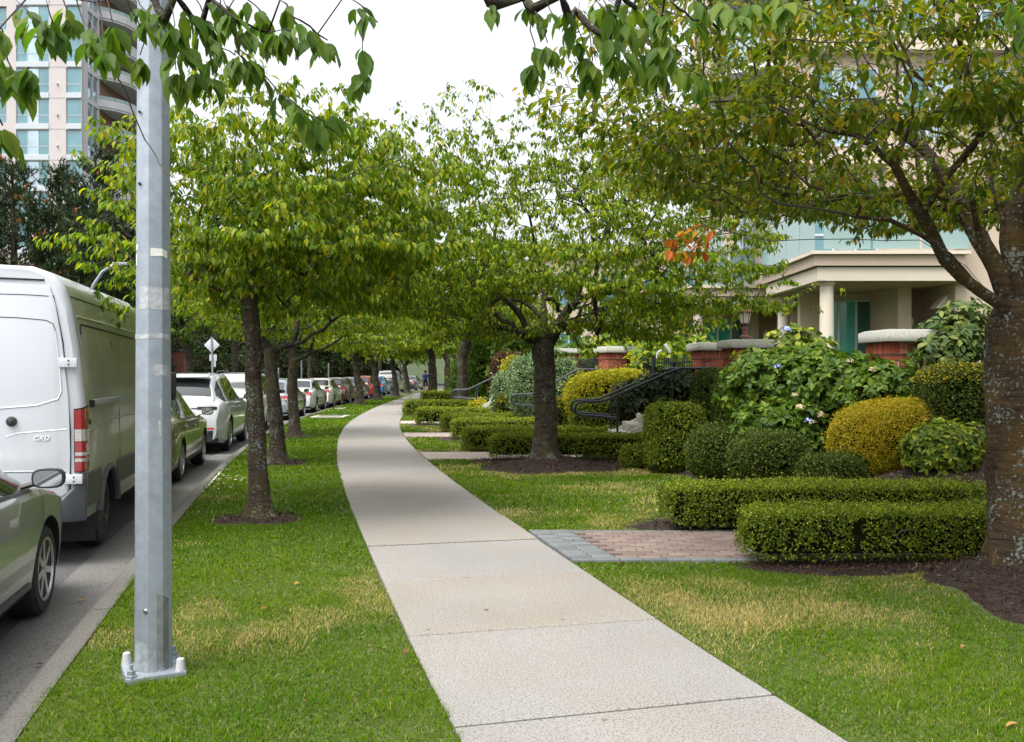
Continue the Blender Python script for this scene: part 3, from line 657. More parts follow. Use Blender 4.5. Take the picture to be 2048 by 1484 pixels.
# ------------------------------------------------------------------ leaves
LEAF_V = np.array([(0, 0, 0), (-.36, .22, .07), (-.47, .48, .09), (-.27, .76, .03), (0, 1.0, -.12), (.27, .76, .03), (.47, .48, .09), (.36, .22, .07), (0, .48, -.01)])
LEAF_F = np.array([(0, 8, 1), (1, 8, 2), (2, 8, 3), (3, 8, 4), (4, 8, 5), (5, 8, 6), (6, 8, 7), (7, 8, 0)])
LEAF_V2 = np.array([(0, 0, 0), (-.45, .45, .08), (0, 1.0, -.1), (.45, .45, .08)])
LEAF_F2 = np.array([(0, 2, 1), (0, 3, 2)])
def unit(a): return a / (np.linalg.norm(a, axis=-1, keepdims=True) + 1e-9)
def leaves(pos, d, nrm, size, lw=0.50, tpl=0):
    T, Fc = (LEAF_V, LEAF_F) if tpl == 0 else (LEAF_V2, LEAF_F2)
    d = unit(d); nrm = unit(nrm - d * (nrm * d).sum(1)[:, None]); s = np.cross(d, nrm)
    V = pos[:, None, :] + size[:, None, None] * (s[:, None, :] * T[None, :, 0:1] * lw + d[:, None, :] * T[None, :, 1:2] + nrm[:, None, :] * T[None, :, 2:3])
    F = (np.arange(len(pos))[:, None, None] * len(T) + Fc[None]).reshape(-1, 3)
    return V.reshape(-1, 3), F

def leaf_objects(name, pos, d, nrm, size, mat, parent, lw=0.50):
    """single leaves, each an object; a few meshes shared"""
    key = 'leafproto_%s' % mat.name
    me = bpy.data.meshes.get(key)
    if me is None:
        V, F = leaves(np.zeros((1, 3)), np.array([[0, 1., 0]]), np.array([[0, 0, 1.]]), np.ones(1), lw); me = np_mesh(key, V, F, True); me.materials.append(mat)
    d = unit(d); nrm = unit(nrm - d * (nrm * d).sum(1)[:, None]); s = np.cross(d, nrm)
    for i in range(len(pos)):
        o = bpy.data.objects.new(name, me); COL.objects.link(o); o.parent = parent
        m4 = Matrix(((s[i, 0], d[i, 0], nrm[i, 0]), (s[i, 1], d[i, 1], nrm[i, 1]), (s[i, 2], d[i, 2], nrm[i, 2])))
        o.rotation_mode = 'QUATERNION'; o.rotation_quaternion = m4.to_quaternion(); o.scale = (float(size[i]),) * 3
        o.location = tuple(pos[i])

# ------------------------------------------------------------------ tree growth
class Tree:
    def __init__(s, seed): s.pos = []; s.par = []; s.tip = []; s.rs = np.random.default_rng(seed)
    def node(s, p, par): s.pos.append(np.asarray(p, float)); s.par.append(par); return len(s.pos) - 1
    def poly(s, pts, par, step=0.2, wig=0.02):
        cur = par; pts = [np.asarray(p, float) for p in pts]; prev = s.pos[par] if par >= 0 else pts[0]
        for p in pts:
            L = np.linalg.norm(p - prev); n = max(1, int(L / step))
            for k in range(1, n + 1):
                t = k / n; q = prev * (1 - t) + p * t
                if k < n: q = q + s.rs.normal(0, wig, 3)
                cur = s.node(q, cur)
            prev = p
        return cur
    def attach(s, targets, origin, step=0.22, wig=0.025, first=0, sag=0.0, outward=0.6, maxd=None):
        order = np.argsort(np.linalg.norm(targets - origin, axis=1)); tips = []
        for i in order:
            t = targets[i]; A = np.array(s.pos[first:]); dv = t - A; dist = np.linalg.norm(dv, axis=1) + 1e-6
            out = unit(A - origin); cosang = (dv * out).sum(1) / dist
            cost = dist * (1 + outward * (1 - cosang))
            j = int(np.argmin(cost)) + first
            if maxd and dist[j - first] > maxd: continue
            p0 = s.pos[j]; L = np.linalg.norm(t - p0); n = max(1, int(L / step)); cur = j
            g = s.pos[j] - s.pos[s.par[j]] if s.par[j] >= 0 else np.zeros(3); g = unit(g) * L * 0.25
            for k in range(1, n + 1):
                u = k / n; q = p0 * (1 - u) + t * u + g * (u * (1 - u) * 2) + np.array([0, 0, -sag * L * 4 * u * (1 - u)])
                if k < n: q = q + s.rs.normal(0, wig, 3)
                cur = s.node(q, cur)
            tips.append(cur)
        return tips
    def radii(s, r0, power=0.5, rmin=0.0025):
        n = len(s.pos); cnt = np.zeros(n); ch = np.zeros(n, int)
        for i in range(n - 1, -1, -1):
            if cnt[i] == 0: cnt[i] = 1
            if s.par[i] >= 0: cnt[s.par[i]] += cnt[i]
        s.cnt = cnt; s.rad = np.maximum(r0 * (cnt / cnt[0]) ** power, rmin); return s.rad
    def tubes(s, base, skip=0, rsplit=0.012, sides=(9, 4)):
        """chains -> two sets of tube geometry (limbs, twigs); skip: nodes < skip are trunk"""
        n = len(s.pos); kids = [[] for _ in range(n)]
        for i in range(n):
            if s.par[i] >= 0: kids[s.par[i]].append(i)
        P_ = np.array(s.pos) - base; out = {0: ([], [], [0]), 1: ([], [], [0])}
        start = [(skip - 1 if skip else -1, skip)] if False else []
        heads = []
        for i in range(n):
            ks = sorted(kids[i], key=lambda k: -s.rad[k])
            for q, k in enumerate(ks):
                if i < skip - 1: 
                    if k >= skip: heads.append((i, k))
                elif i == skip - 1: heads.append((i, k))
                elif q > 0: heads.append((i, k))
        for (a, k) in heads:
            chain = [a, k]
            while True:
                ks = kids[chain[-1]]
                if not ks: break
                chain.append(max(ks, key=lambda z: s.rad[z]))
            pts = P_[chain]; r = s.rad[chain].copy(); r[0] = min(r[0], r[1] * 1.15)
            big = r[1] > rsplit; m = sides[0] if r[1] > 0.03 else (6 if big else sides[1])
            V, F, cn = out[0 if big else 1]
            tn = np.gradient(pts, axis=0); tn = unit(tn); u = np.cross(tn[0], [0.3, 0.2, 0.93]); u = u / (np.linalg.norm(u) + 1e-9)
            rings = []
            for q in range(len(pts)):
                u = u - tn[q] * (u @ tn[q]); u /= np.linalg.norm(u) + 1e-9; b_ = np.cross(tn[q], u); an = np.arange(m) * 2 * math.pi / m
                rings.append(pts[q] + r[q] * (np.cos(an)[:, None] * u + np.sin(an)[:, None] * b_))
            V.append(np.concatenate(rings)); c0 = cn[0]; i_ = np.arange(len(pts) - 1)[:, None] * m; j = np.arange(m)[None]; j2 = (j + 1) % m
            F.append((c0 + np.stack([i_ + j, i_ + j2, i_ + m + j2, i_ + m + j], -1)).reshape(-1, 4)); cn[0] += len(pts) * m
        res = []
        for k in (0, 1):
            V, F, _ = out[k]; res.append((np.concatenate(V), np.concatenate(F)) if V else None)
        return res

def trunk_mesh(pts, rad, base, n=22, flare=0.75, lobes=5, seed=0, rough=0.075):
    rs = np.random.default_rng(seed); pts = np.asarray(pts); L = np.r_[0, np.cumsum(np.linalg.norm(np.diff(pts, axis=0), axis=1))]
    dome = unit(pts[-1] - pts[-2]); pts = np.concatenate([pts, [pts[-1] + dome * rad[-1] * 0.55, pts[-1] + dome * rad[-1] * 0.95]]); rad = list(rad) + [rad[-1] * 0.8, rad[-1] * 0.25]
    L = np.r_[0, np.cumsum(np.linalg.norm(np.diff(pts, axis=0), axis=1))]; k = int(L[-1] / 0.045) + 2; l = np.linspace(0, L[-1], k); P_ = np.stack([np.interp(l, L, pts[:, c]) for c in range(3)], 1); r = np.interp(l, L, rad)
    for c in range(2): P_[2:-2, c] = np.convolve(P_[:, c], np.ones(5) / 5, 'same')[2:-2]
    a = np.linspace(0, 2 * math.pi, n, endpoint=False); ph = rs.uniform(0, 6)
    for c in range(2): P_[:, c] += 0.10 * rad[0] * (np.sin(P_[:, 2] * 3.1 + ph + c * 2) + 0.6 * np.sin(P_[:, 2] * 6.7 + 2 * ph + c)) * np.clip(P_[:, 2] - P_[0, 2], 0, 0.6)
    hh = (P_[:, 2] - P_[0, 2])[:, None]
    e = np.exp(-hh / 0.13)
    rr = r[:, None] * (1 + flare * e + 0.30 * e * np.cos(lobes * a + ph)[None] + 0.07 * np.cos(2 * a + ph + hh * 1.5) + rough * np.sin(7 * a + 3 * np.sin(hh * 4) + 2) + rough * (rs.random((k, n)) - 0.5) * 0.8)
    V = np.stack([P_[:, 0:1] + rr * np.cos(a), P_[:, 1:2] + rr * np.sin(a), np.repeat(P_[:, 2:3], n, 1)], -1).reshape(-1, 3) - base
    i = np.arange(k - 1)[:, None] * n; j = np.arange(n)[None]; j2 = (j + 1) % n
    F = np.stack([i + j, i + j2, i + n + j2, i + n + j], -1).reshape(-1, 4)
    return np_mesh('trunk', V, F, True)

def crown_points(n, c, r, rs, inner=0.4, flat=0.55, lump=0.35, lseed=0.0, gap=0.42, gscale=0.9):
    out = []
    while len(out) < n:
        v = unit(rs.normal(0, 1, (n * 3, 3))); rad = (inner ** 3 + (1 - inner ** 3) * rs.random(n * 3)) ** (1 / 3)
        az = np.arctan2(v[:, 1], v[:, 0]); el = np.arcsin(v[:, 2])
        k = 1 - lump + 2 * lump * fbm(az * 1.9 + 7 + lseed, el * 2.4 + 3, 1.0, int(lseed * 10) + 3)
        q = v * rad[:, None] * k[:, None] * np.asarray(r); q[:, 2] = np.where(q[:, 2] < 0, q[:, 2] * flat, q[:, 2])
        p = q + np.asarray(c); p[:, 2] -= 0.085 * np.sin(2 * math.pi * (p[:, 2] + 0.5 * vn(p[:, 0] + 3, p[:, 1] + 9, 0.7, 77)) / 0.52)
        g = 0.5 * vn(p[:, 0] + lseed * 3, p[:, 2] * 1.6, gscale, 3) + 0.5 * vn(p[:, 1] + lseed, p[:, 2] * 1.6 + 5, gscale, 8)
        out.extend(p[g > gap - 0.12 * rs.random(len(p))])
    return np.array(out[:n])

def cluster_leaves(tr, tips, base, rs, per=(5, 9), size=(0.07, 0.11), droop=(0.5, 1.5), spread=0.22):
    pos, dd, nn, sz = [], [], [], []
    P_ = np.array(tr.pos)
    for t in tips:
        p1 = P_[t]; p0 = P_[tr.par[t]]; d = unit(p1 - p0); k = rs.integers(*per)
        u = rs.random(k) ** 0.7; b_ = p0 + (p1 - p0) * u[:, None] + d * 0.02 + rs.normal(0, 0.012, (k, 3))
        a = rs.uniform(0, 2 * math.pi, k); h = np.stack([np.cos(a), np.sin(a), 0 * a], 1)
        dr = h * 0.75 + d * 0.45 + np.array([0, 0, -1.0]) * rs.uniform(droop[0], droop[1], (k, 1)); dr = unit(dr)
        b_ = b_ + dr * 0.02 + h * spread * 0.25 * rs.random((k, 1))
        nv = np.array([0, 0, 1.0]) + h * 0.5 + rs.normal(0, 0.3, (k, 3))
        pos.append(b_); dd.append(dr); nn.append(nv); sz.append(rs.uniform(size[0], size[1], k))
    return np.concatenate(pos) - base, np.concatenate(dd), np.concatenate(nn), np.concatenate(sz)

def make_tree(name, label, group, base, trunk, trad, crown, seed, nbig=70, nclus=900, per=(5, 9), size=(0.07, 0.11), limbs=(), bark='bark', leaf='leaf_cherry', nobj=0, tpl=0, inner=0.4,
              lump=0.35, gap=0.42, extra=(), orange=0, droop=(0.5, 1.5), power=0.5, flat=0.55, step=0.22, cat='tree', sag=-0.06, bare=0, flare=0.75, gscale=0.9, lscale=1.05):
    rs = np.random.default_rng(seed); base = np.asarray(base, float); root = empty(name, base); tag(root, label, cat, group)
    tr = Tree(seed); cur = tr.node(base, -1)
    for p in trunk: cur = tr.node(np.asarray(p, float), cur)
    nt_ = len(tr.pos); fork = tr.pos[-1]
    for L in limbs: tr.poly(L, nt_ - 1 if len(L) < 9 else nt_ - 2, 0.2, 0.02)
    c, r = crown
    big = crown_points(nbig, c, np.asarray(r) * 0.86, rs, 0.3, flat, lump, seed * 0.37, 0.0)
    tr.attach(big, fork, step, 0.03, nt_ - 1, sag, 0.9)
    cl = crown_points(nclus, c, r, rs, inner, flat, lump, seed * 0.37, gap, gscale)
    if len(extra): cl = np.concatenate([cl, np.asarray(extra)])
    tips = tr.attach(cl, fork, step, 0.02, nt_ - 1, -0.03, 0.5)
    if bare:                                                    # leafless twigs inside
        bt = crown_points(bare, c, np.asarray(r) * 0.92, rs, 0.25, flat, lump, seed * 0.5, 0.0); tr.attach(bt, fork, step, 0.03, nt_ - 1, 0.0, 0.4)
    tr.radii(trad[-1] * lscale, power)
    tr.rad[:nt_] = np.maximum(tr.rad[:nt_], trad[-1])
    pts = [base] + [np.asarray(p) for p in trunk]
    ttr = link('trunk', trunk_mesh(pts, trad, base, seed=seed, flare=flare), M[bark], root)
    lm, tw = tr.tubes(base, nt_)
    if lm: link('limbs', np_mesh('limbs', lm[0], lm[1], True), M['bark2' if bark != 'barkbig' else 'barkbig'], root)
    if tw: t_ = link('twigs', np_mesh('twigs', tw[0], tw[1], True), M['twig'], root); t_['kind'] = 'stuff'
    pos, dd, nn, sz = cluster_leaves(tr, tips, base, rs, per, size, droop)
    idx = np.arange(len(pos))
    if orange:
        oc = np.asarray(orange[0]) - base; k = np.linalg.norm(pos - oc, axis=1) < orange[1]; k &= rs.random(len(k)) < 0.85
        V, F = leaves(pos[k], dd[k], nn[k], sz[k], tpl=tpl); link('turned_leaves', np_mesh('turned_leaves', V, F, True), M['leaf_orange'], root)['kind'] = 'stuff'
        idx = idx[~k]
    if nobj:
        d = np.linalg.norm(pos[idx] + base - np.array([0, 0, CAMZ]), axis=1); wp = pos[idx] + base
        vis = (abs(wp[:, 0] / np.maximum(wp[:, 1], 0.1)) < 0.556) & (wp[:, 1] > 0.3) & (abs((wp[:, 2] - CAMZ) / np.maximum(wp[:, 1], 0.1)) < 0.4)
        o = np.argsort(np.where(vis, d, d + 50))[:nobj]; sel = idx[o]; leaf_objects('leaf', pos[sel], dd[sel], nn[sel], sz[sel], M[leaf], root)
        idx = np.setdiff1d(idx, sel)
    V, F = leaves(pos[idx], dd[idx], nn[idx], sz[idx], tpl=tpl)
    cr = link('crown', np_mesh('crown', V, F, True), M[leaf], root); cr['kind'] = 'stuff'
    return root

# verge row
make_tree('cherry_tree', 'cherry tree with slim lichened trunk on the verge, nearest behind the lamp pole', 'cherry trees along the verge', (-2.78, 10.15, -0.02),
          [(-2.80, 10.15, 0.5), (-2.83, 10.16, 1.2), (-2.87, 10.17, 1.9), (-2.90, 10.18, 2.35)], [0.115, 0.10, 0.095, 0.09, 0.086],
          ((-2.62, 10.4, 3.25), (2.15, 2.2, 1.5)), 3, nbig=75, nclus=3000, per=(7, 14), size=(0.055, 0.11), power=0.6, nobj=300, lump=0.46, gap=0.455, droop=(0.7, 2.0), gscale=1.1,
          limbs=[[(-2.93, 10.2, 3.0), (-3.05, 10.2, 3.6), (-3.05, 10.25, 4.1)], [(-3.5, 10.0, 2.65), (-4.5, 9.7, 2.9)]],
          extra=[P(x, y, 9.6) for x, y in [(100, 480), (130, 465), (150, 500), (170, 430), (205, 440), (120, 590), (95, 570), (160, 590), (190, 580), (215, 610), (230, 640), (245, 560), (210, 560), (140, 575), (220, 350), (240, 370), (215, 390), (260, 420), (180, 470), (230, 480), (250, 520), (85, 475), (110, 470), (140, 480), (160, 460), (190, 450), (200, 470), (225, 445), (75, 565), (110, 600), (135, 610), (175, 575), (205, 590), (235, 600), (255, 620), (240, 400), (260, 380), (230, 360), (225, 250), (240, 240), (255, 265), (215, 270), (235, 285), (260, 300), (215, 500), (190, 505), (240, 540)]])
make_tree('cherry_tree', 'second cherry tree on the verge, mossy grey trunk beside the white crossover', 'cherry trees along the verge', (-4.17, 16.4, -0.02),
          [(-4.2, 16.4, 0.6), (-4.28, 16.42, 1.4), (-4.32, 16.45, 2.0)], [0.135, 0.116, 0.108, 0.10],
          ((-3.9, 16.6, 3.3), (2.9, 2.6, 1.75)), 5, nbig=55, nclus=1900, per=(8, 13), size=(0.07, 0.12), power=0.6, tpl=1, gap=0.40, limbs=[[(-3.7, 16.3, 2.15), (-3.0, 16.1, 2.6)]])
make_tree('cherry_tree', 'third cherry tree on the verge, short trunk under a low sideways limb', 'cherry trees along the verge', (-5.47, 23.2, -0.02),
          [(-5.5, 23.2, 0.6), (-5.55, 23.2, 1.4), (-5.5, 23.2, 1.9)], [0.15, 0.13, 0.122, 0.115],
          ((-4.9, 23.6, 3.5), (3.3, 3.0, 2.0)), 8, nbig=50, nclus=1600, per=(8, 13), size=(0.09, 0.15), power=0.6, tpl=1, gap=0.42, limbs=[[(-4.7, 23.0, 2.2), (-3.6, 22.8, 2.9)]])
for i, (x, Y, lab) in enumerate([(-7.75, 46.7, 'fourth verge cherry tree, pale leaning trunk in front of a dark blue car'), (-7.9, 53.8, 'fifth verge cherry tree, slim trunk in front of a blue sedan'),
                                 (-7.9, 62.6, 'sixth verge cherry tree, slim trunk in front of the dark pickup'), (-8.2, 72.0, 'last verge cherry tree, standing beside the walking person')]):
    make_tree('cherry_tree', lab, 'cherry trees along the verge', (x, Y, -0.02), [(x + 0.0, Y, 0.8), (x - 0.15, Y, 1.6), (x - 0.2, Y, 2.1)], [0.22, 0.18, 0.16, 0.15],
              ((x + 0.5, Y, 3.5), (3.2, 3.2, 1.8)), 20 + i, nbig=26, nclus=480, per=(9, 14), size=(0.18, 0.28), power=0.6, tpl=1, step=0.4, gap=0.3)
# garden row
make_tree('cherry_tree', 'old cherry tree with thick lichen-spotted trunk at the picture edge', 'cherry trees in the front gardens', (3.77, 6.75, 0.10),
          [(3.76, 6.75, 0.5), (3.74, 6.75, 1.0), (3.73, 6.75, 1.6), (3.73, 6.78, 1.95)], [0.245, 0.232, 0.222, 0.218, 0.235],
          ((3.55, 7.0, 3.55), (3.3, 2.9, 1.9)), 11, nbig=140, nclus=5800, per=(5, 9), size=(0.045, 0.098), bark='barkbig', leaf='leaf_cherry_dark', nobj=300, inner=0.5, lump=0.28, gap=0.40, flat=0.34, bare=800, flare=0.35,
          orange=(P(1385, 480, 5.8), 0.17), extra=[P(x, y, 5.8) for x, y in [(1350, 470), (1370, 490), (1390, 470), (1410, 460), (1430, 450), (1340, 500), (1380, 505), (1310, 450), (1360, 455), (1395, 490)]], droop=(0.25, 1.3), power=0.62, gscale=1.2, lscale=0.74,
          limbs=[[P(1900, 510, 6.7), P(1780, 440, 6.5), P(1620, 415, 6.3), P(1430, 385, 6.1), P(1280, 330, 5.9)], [P(1930, 530, 6.6), P(1840, 480, 6.2), P(1700, 478, 6.0), P(1540, 482, 5.9), P(1400, 450, 5.8)],
                 [P(1960, 480, 6.9), P(1850, 300, 7.1), P(1740, 200, 7.2), P(1690, 60, 7.3)], [P(1990, 400, 6.9), P(1960, 260, 7.0), P(1830, 150, 7.0), P(1780, 20, 7.0)],
                 [P(1890, 520, 6.5), P(1790, 330, 6.0), P(1680, 260, 5.7), P(1560, 150, 5.4)], [P(2030, 430, 6.9), P(2060, 200, 7.0), P(2100, 0, 7.2)], [P(1960, 470, 7.2), P(1900, 420, 7.8), P(1760, 380, 8.4)]])
make_tree('cherry_tree', 'broad forked cherry tree on a mulch mound beside the second garden path', 'cherry trees in the front gardens', (0.58, 15.9, 0.06),
          [(0.575, 15.9, 0.6), (0.57, 15.9, 1.2), (0.56, 15.9, 1.75), (0.56, 15.9, 2.05)], [0.21, 0.185, 0.176, 0.172, 0.19],
          ((0.85, 16.0, 3.45), (3.55, 3.1, 2.75)), 14, nbig=110, nclus=5300, per=(7, 13), size=(0.06, 0.108), power=0.6, bark='bark', leaf='leaf_cherry', tpl=0, nobj=300, inner=0.45, lump=0.40, gap=0.43, flat=0.50, droop=(0.6, 1.9),
          limbs=[[P(1040, 630, 15.7), P(985, 570, 15.4), P(960, 540, 15.2)], [P(1135, 620, 15.8), P(1180, 590, 15.9), P(1300, 560, 16.0), P(1420, 560, 16.2)], [P(1088, 640, 16.2), P(1085, 560, 16.6), P(1060, 430, 16.8)], [P(1030, 660, 15.9), P(960, 640, 16.0), P(860, 610, 16.2)]],
          extra=[P(x, y, 16.2) for x, y in [(790, 215), (800, 200), (835, 240), (870, 255), (900, 220), (905, 195), (960, 215), (935, 240), (1045, 190), (1040, 210), (1060, 225), (1010, 230), (760, 270), (815, 270), (1100, 240), (1120, 250), (880, 205), (1400, 580), (1500, 555), (1600, 585), (1640, 560), (1570, 560), (1690, 580), (1640, 620), (1340, 650), (1300, 690), (1360, 700), (1290, 660), (1250, 650)]])
make_tree('cherry_tree', 'third garden cherry tree, straight trunk rising behind a low hedge', 'cherry trees in the front gardens', (-1.9, 35.0, 0.0),
          [(-1.9, 35, 0.6), (-1.9, 35, 1.4), (-1.88, 35, 2.2)], [0.23, 0.20, 0.19, 0.19], ((-1.8, 35.2, 4.2), (3.9, 3.6, 2.2)), 17, nbig=45, nclus=800, per=(8, 13), size=(0.15, 0.23), power=0.6, tpl=1, step=0.3, gap=0.38)
for i, (x, Y, lab) in enumerate([(-4.75, 55.0, 'fourth garden cherry tree, dark trunk beside the walking person'), (-4.9, 70.0, 'fifth garden cherry tree, dark trunk against the pale far road'), (-4.6, 78.0, 'farthest garden cherry tree beside the pale far road')]):
    make_tree('cherry_tree', lab, 'cherry trees in the front gardens', (x, Y, 0), [(x, Y, 1.0), (x, Y, 2.0), (x, Y, 2.5)], [0.28, 0.24, 0.22, 0.2],
              ((x + 0.3, Y, 4.4), (3.8, 3.6, 2.2)), 40 + i, nbig=26, nclus=480, per=(9, 14), size=(0.2, 0.3), power=0.6, tpl=1, step=0.4, gap=0.3)

# the tree overhead, its trunk behind the photographer, twigs hanging into the top of the view
def overhead():
    base = np.array([-0.7, -2.3, -0.03]); root = empty('cherry_tree', base)
    tag(root, 'overhead cherry tree whose big leafy twigs hang in along the top edge', 'tree', 'cherry trees along the verge')
    tr = Tree(77); rs = tr.rs; cur = tr.node(base, -1)
    for p in [(-0.7, -2.3, 0.8), (-0.72, -2.28, 1.6), (-0.7, -2.25, 2.3)]: cur = tr.node(p, cur)
    nt_ = 4
    tips = []
    limbs = [[(-1.0, -0.8, 3.1), (-1.3, 1.0, 3.45), P(300, -60, 3.0), P(330, -10, 3.1)], [(-0.3, -0.6, 3.2), (0.1, 1.2, 3.5), P(1150, -90, 3.0), P(1300, -60, 3.2)],
             [(-1.5, -1.2, 3.0), (-2.2, 0.5, 3.3), P(-120, -40, 2.5)], [(-0.6, -0.5, 3.3), (-0.6, 1.4, 3.6), P(700, -80, 3.1)], [(0.6, -1.5, 3.1), (1.8, 0.5, 3.5), P(1750, -120, 3.3), P(2100, -60, 3.4)]]
    for L in limbs: tr.poly(L, nt_ - 1, 0.2, 0.015)
    tw = {  # hanging twigs: pixel tracks at a distance, then where leaf tufts sit on them
        3.0: [[(190, -20), (205, 60), (232, 150), (262, 215), (290, 280), (312, 312), (345, 355)], [(300, -10), (330, 40), (372, 90), (385, 140)], [(350, -10), (400, 60), (440, 95), (470, 110)], [(420, -10), (470, 40), (525, 62), (585, 60)],
              [(250, -10), (275, 40), (290, 80), (280, 110)], [(150, -10), (165, 40), (185, 75)], [(560, 0), (600, 40), (635, 68), (655, 80)], [(690, -10), (735, 20), (755, 45)], [(722, 20), (725, 90), (722, 140)],
              [(470, 100), (520, 140), (555, 180), (600, 215), (650, 245)], [(90, -10), (100, 30), (110, 55)], [(20, -10), (60, 25), (90, 50)], [(330, -20), (345, 20), (350, 50)], [(380, -20), (400, 10), (410, 35)], [(440, -20), (455, 20), (490, 55)], [(480, -20), (510, 10), (530, 30)], [(395, 60), (420, 110), (425, 150)], [(345, 60), (350, 110), (352, 140)], [(210, -20), (220, 20), (225, 45)], [(270, -20), (280, 10), (300, 30)], [(460, 50), (480, 100), (500, 115)], [(120, -20), (130, 10), (140, 30)], [(600, 215), (640, 225), (665, 225)], [(180, 40), (200, 80), (215, 95)]],
        2.3: [[(60, -10), (0, 55), (-20, 120)], [(5, 60), (15, 120), (30, 150), (58, 135)], [(-30, 180), (-5, 230), (5, 250)]],
        3.2: [[(960, -20), (980, 5), (990, 10)], [(1050, -10), (1080, 40), (1095, 85)], [(1120, -10), (1140, 40), (1150, 75)], [(1150, 20), (1190, 60), (1240, 100), (1250, 110)], [(1180, 70), (1185, 120), (1180, 140)],
              [(1240, -10), (1280, 30), (1320, 60), (1340, 110)], [(1330, -10), (1360, 20), (1400, 40)], [(1430, -10), (1460, 10), (1480, 25)], [(1540, -20), (1570, 5)], [(1085, -20), (1100, 20), (1120, 50)], [(1200, -20), (1220, 20), (1250, 45)], [(1270, -20), (1300, 10), (1330, 30)], [(1380, -20), (1400, 5), (1420, 20)], [(1150, 40), (1165, 80), (1170, 110)], [(1260, 60), (1275, 100), (1290, 120)], [(1480, -20), (1500, 0), (1520, 15)], [(1290, 40), (1300, 90), (1320, 140)], [(1060, 60), (1070, 90), (1068, 120)], [(1210, 20), (1215, 70), (1225, 105)]],
        3.6: [[(2010, -20), (2030, 20), (2045, 50)], [(1330, 110), (1400, 150)], [(1180, -10), (1200, 10)]]}
    leafp = []
    for Y, L in tw.items():
        for tk in L:
            pts = [P(x, y, Y + 0.12 * math.sin(x * 0.05)) for x, y in tk]
            A = np.array(tr.pos[nt_:]); j = int(np.argmin(np.linalg.norm(A - pts[0], axis=1))) + nt_
            tr.poly([pts[0]], j, 0.15, 0.01); st = len(tr.pos) - 1; tr.poly(pts[1:], st, 0.06, 0.004)
            new = list(range(st + 1, len(tr.pos)))
            bare = len(tk) == 7
            for q, k in enumerate(new):
                f = q / max(1, len(new) - 1)
                if (bare and f < 0.97) or rs.random() < 0.15: continue
                leafp.append((k, 4 if f < 0.8 else 10))
    # unseen remainder of the crown above and behind
    cl = crown_points(150, (-0.8, -2.4, 4.6), (3.6, 3.6, 1.6), rs, 0.4, 0.4, 0.3, 1.7, 0.3); t2 = tr.attach(cl, np.array([-0.7, -2.25, 2.3]), 0.3, 0.02, nt_ - 1)
    tr.radii(0.11, 1.0, 0.0022); pts = [base] + tr.pos[1:4]
    link('trunk', trunk_mesh(pts, [0.16, 0.14, 0.13, 0.12], base, seed=1), M['bark'], root)
    lm, twg = tr.tubes(base, nt_)
    link('limbs', np_mesh('limbs', *lm, True), M['bark2'], root)
    link('twigs', np_mesh('twigs', *twg, True), M['twig'], root)['kind'] = 'stuff'
    P_ = np.array(tr.pos); pos, dd, nn, sz = [], [], [], []
    for k, m in leafp:
        p = P_[k]; d = unit(p - P_[tr.par[k]])
        for _ in range(m):
            a = rs.uniform(0, 2 * math.pi); h = np.array([math.cos(a), math.sin(a), 0]); dr = unit(h * 0.7 + d * 0.35 + np.array([0, 0, -rs.uniform(0.5, 2.2)]))
            pos.append(p + dr * rs.uniform(0.008, 0.03)); dd.append(dr); nn.append(h * 0.9 + np.array([0, -0.5, 0.5]) + rs.normal(0, 0.35, 3)); sz.append(rs.uniform(0.045, 0.105))
    pos = np.array(pos) - base; dd = np.array(dd); nn = np.array(nn); sz = np.array(sz)
    o = np.argsort(pos[:, 1] - sz * 8); a, b_ = o[:300], o[300:]
    leaf_objects('leaf', pos[a], dd[a], nn[a], sz[a], M['leaf_near'], root)
    p2, d2, n2, s2 = cluster_leaves(tr, t2, base, rs, (6, 10), (0.08, 0.12))
    pos = np.concatenate([pos[b_], p2]); dd = np.concatenate([dd[b_], d2]); nn = np.concatenate([nn[b_], n2]); sz = np.concatenate([sz[b_], s2])
    V, F = leaves(pos, dd, nn, sz); link('crown', np_mesh('crown', V, F, True), M['leaf_near'], root)['kind'] = 'stuff'
    return len(o)
overhead()

# ------------------------------------------------------------------ hedges and shrubs
def surf_box(n, L, W_, Hh, rs, e=5.0, bottom=True):
    """points and normals on a superellipsoid block, centre at origin"""
    v = rs.uniform(-1, 1, (n * 2, 3)); ax = np.argmax(np.abs(v) * 1, 1)
    # area-weighted faces of the box, then pulled in to round the edges
    A = np.array([W_ * Hh, W_ * Hh, L * Hh, L * Hh, L * W_, L * W_ * 0.25]); f = rs.choice(6, n, p=A / A.sum())
    u = rs.uniform(-1, 1, (n, 3)); s_ = np.array([(1, 0, 0), (-1, 0, 0), (0, 1, 0), (0, -1, 0), (0, 0, 1), (0, 0, -1)])[f]
    q = np.where(s_ != 0, s_, u); k = (np.abs(q) ** e).sum(1) ** (1 / e); q = q / k[:, None]
    nr = np.sign(q) * np.abs(q) ** (e - 1) / np.array([L, W_, Hh]); return q * np.array([L, W_, Hh]) / 2, unit(nr)
def foliage(pts, nr, rs, size, jitter, tilt=0.8, tpl=1, lw=0.95, up=0.3):
    n = len(pts); t = rs.normal(0, 1, (n, 3)); d = unit(np.cross(nr, t) * 0.9 + nr * rs.uniform(0.1, 1.0, (n, 1)) + np.array([0, 0, up]))
    nv = nr + rs.normal(0, tilt, (n, 3)); p = pts + nr * rs.uniform(-jitter, jitter * 0.6, (n, 1))
    return leaves(p, d, nv, rs.uniform(size * 0.65, size * 1.25, n), lw, tpl)
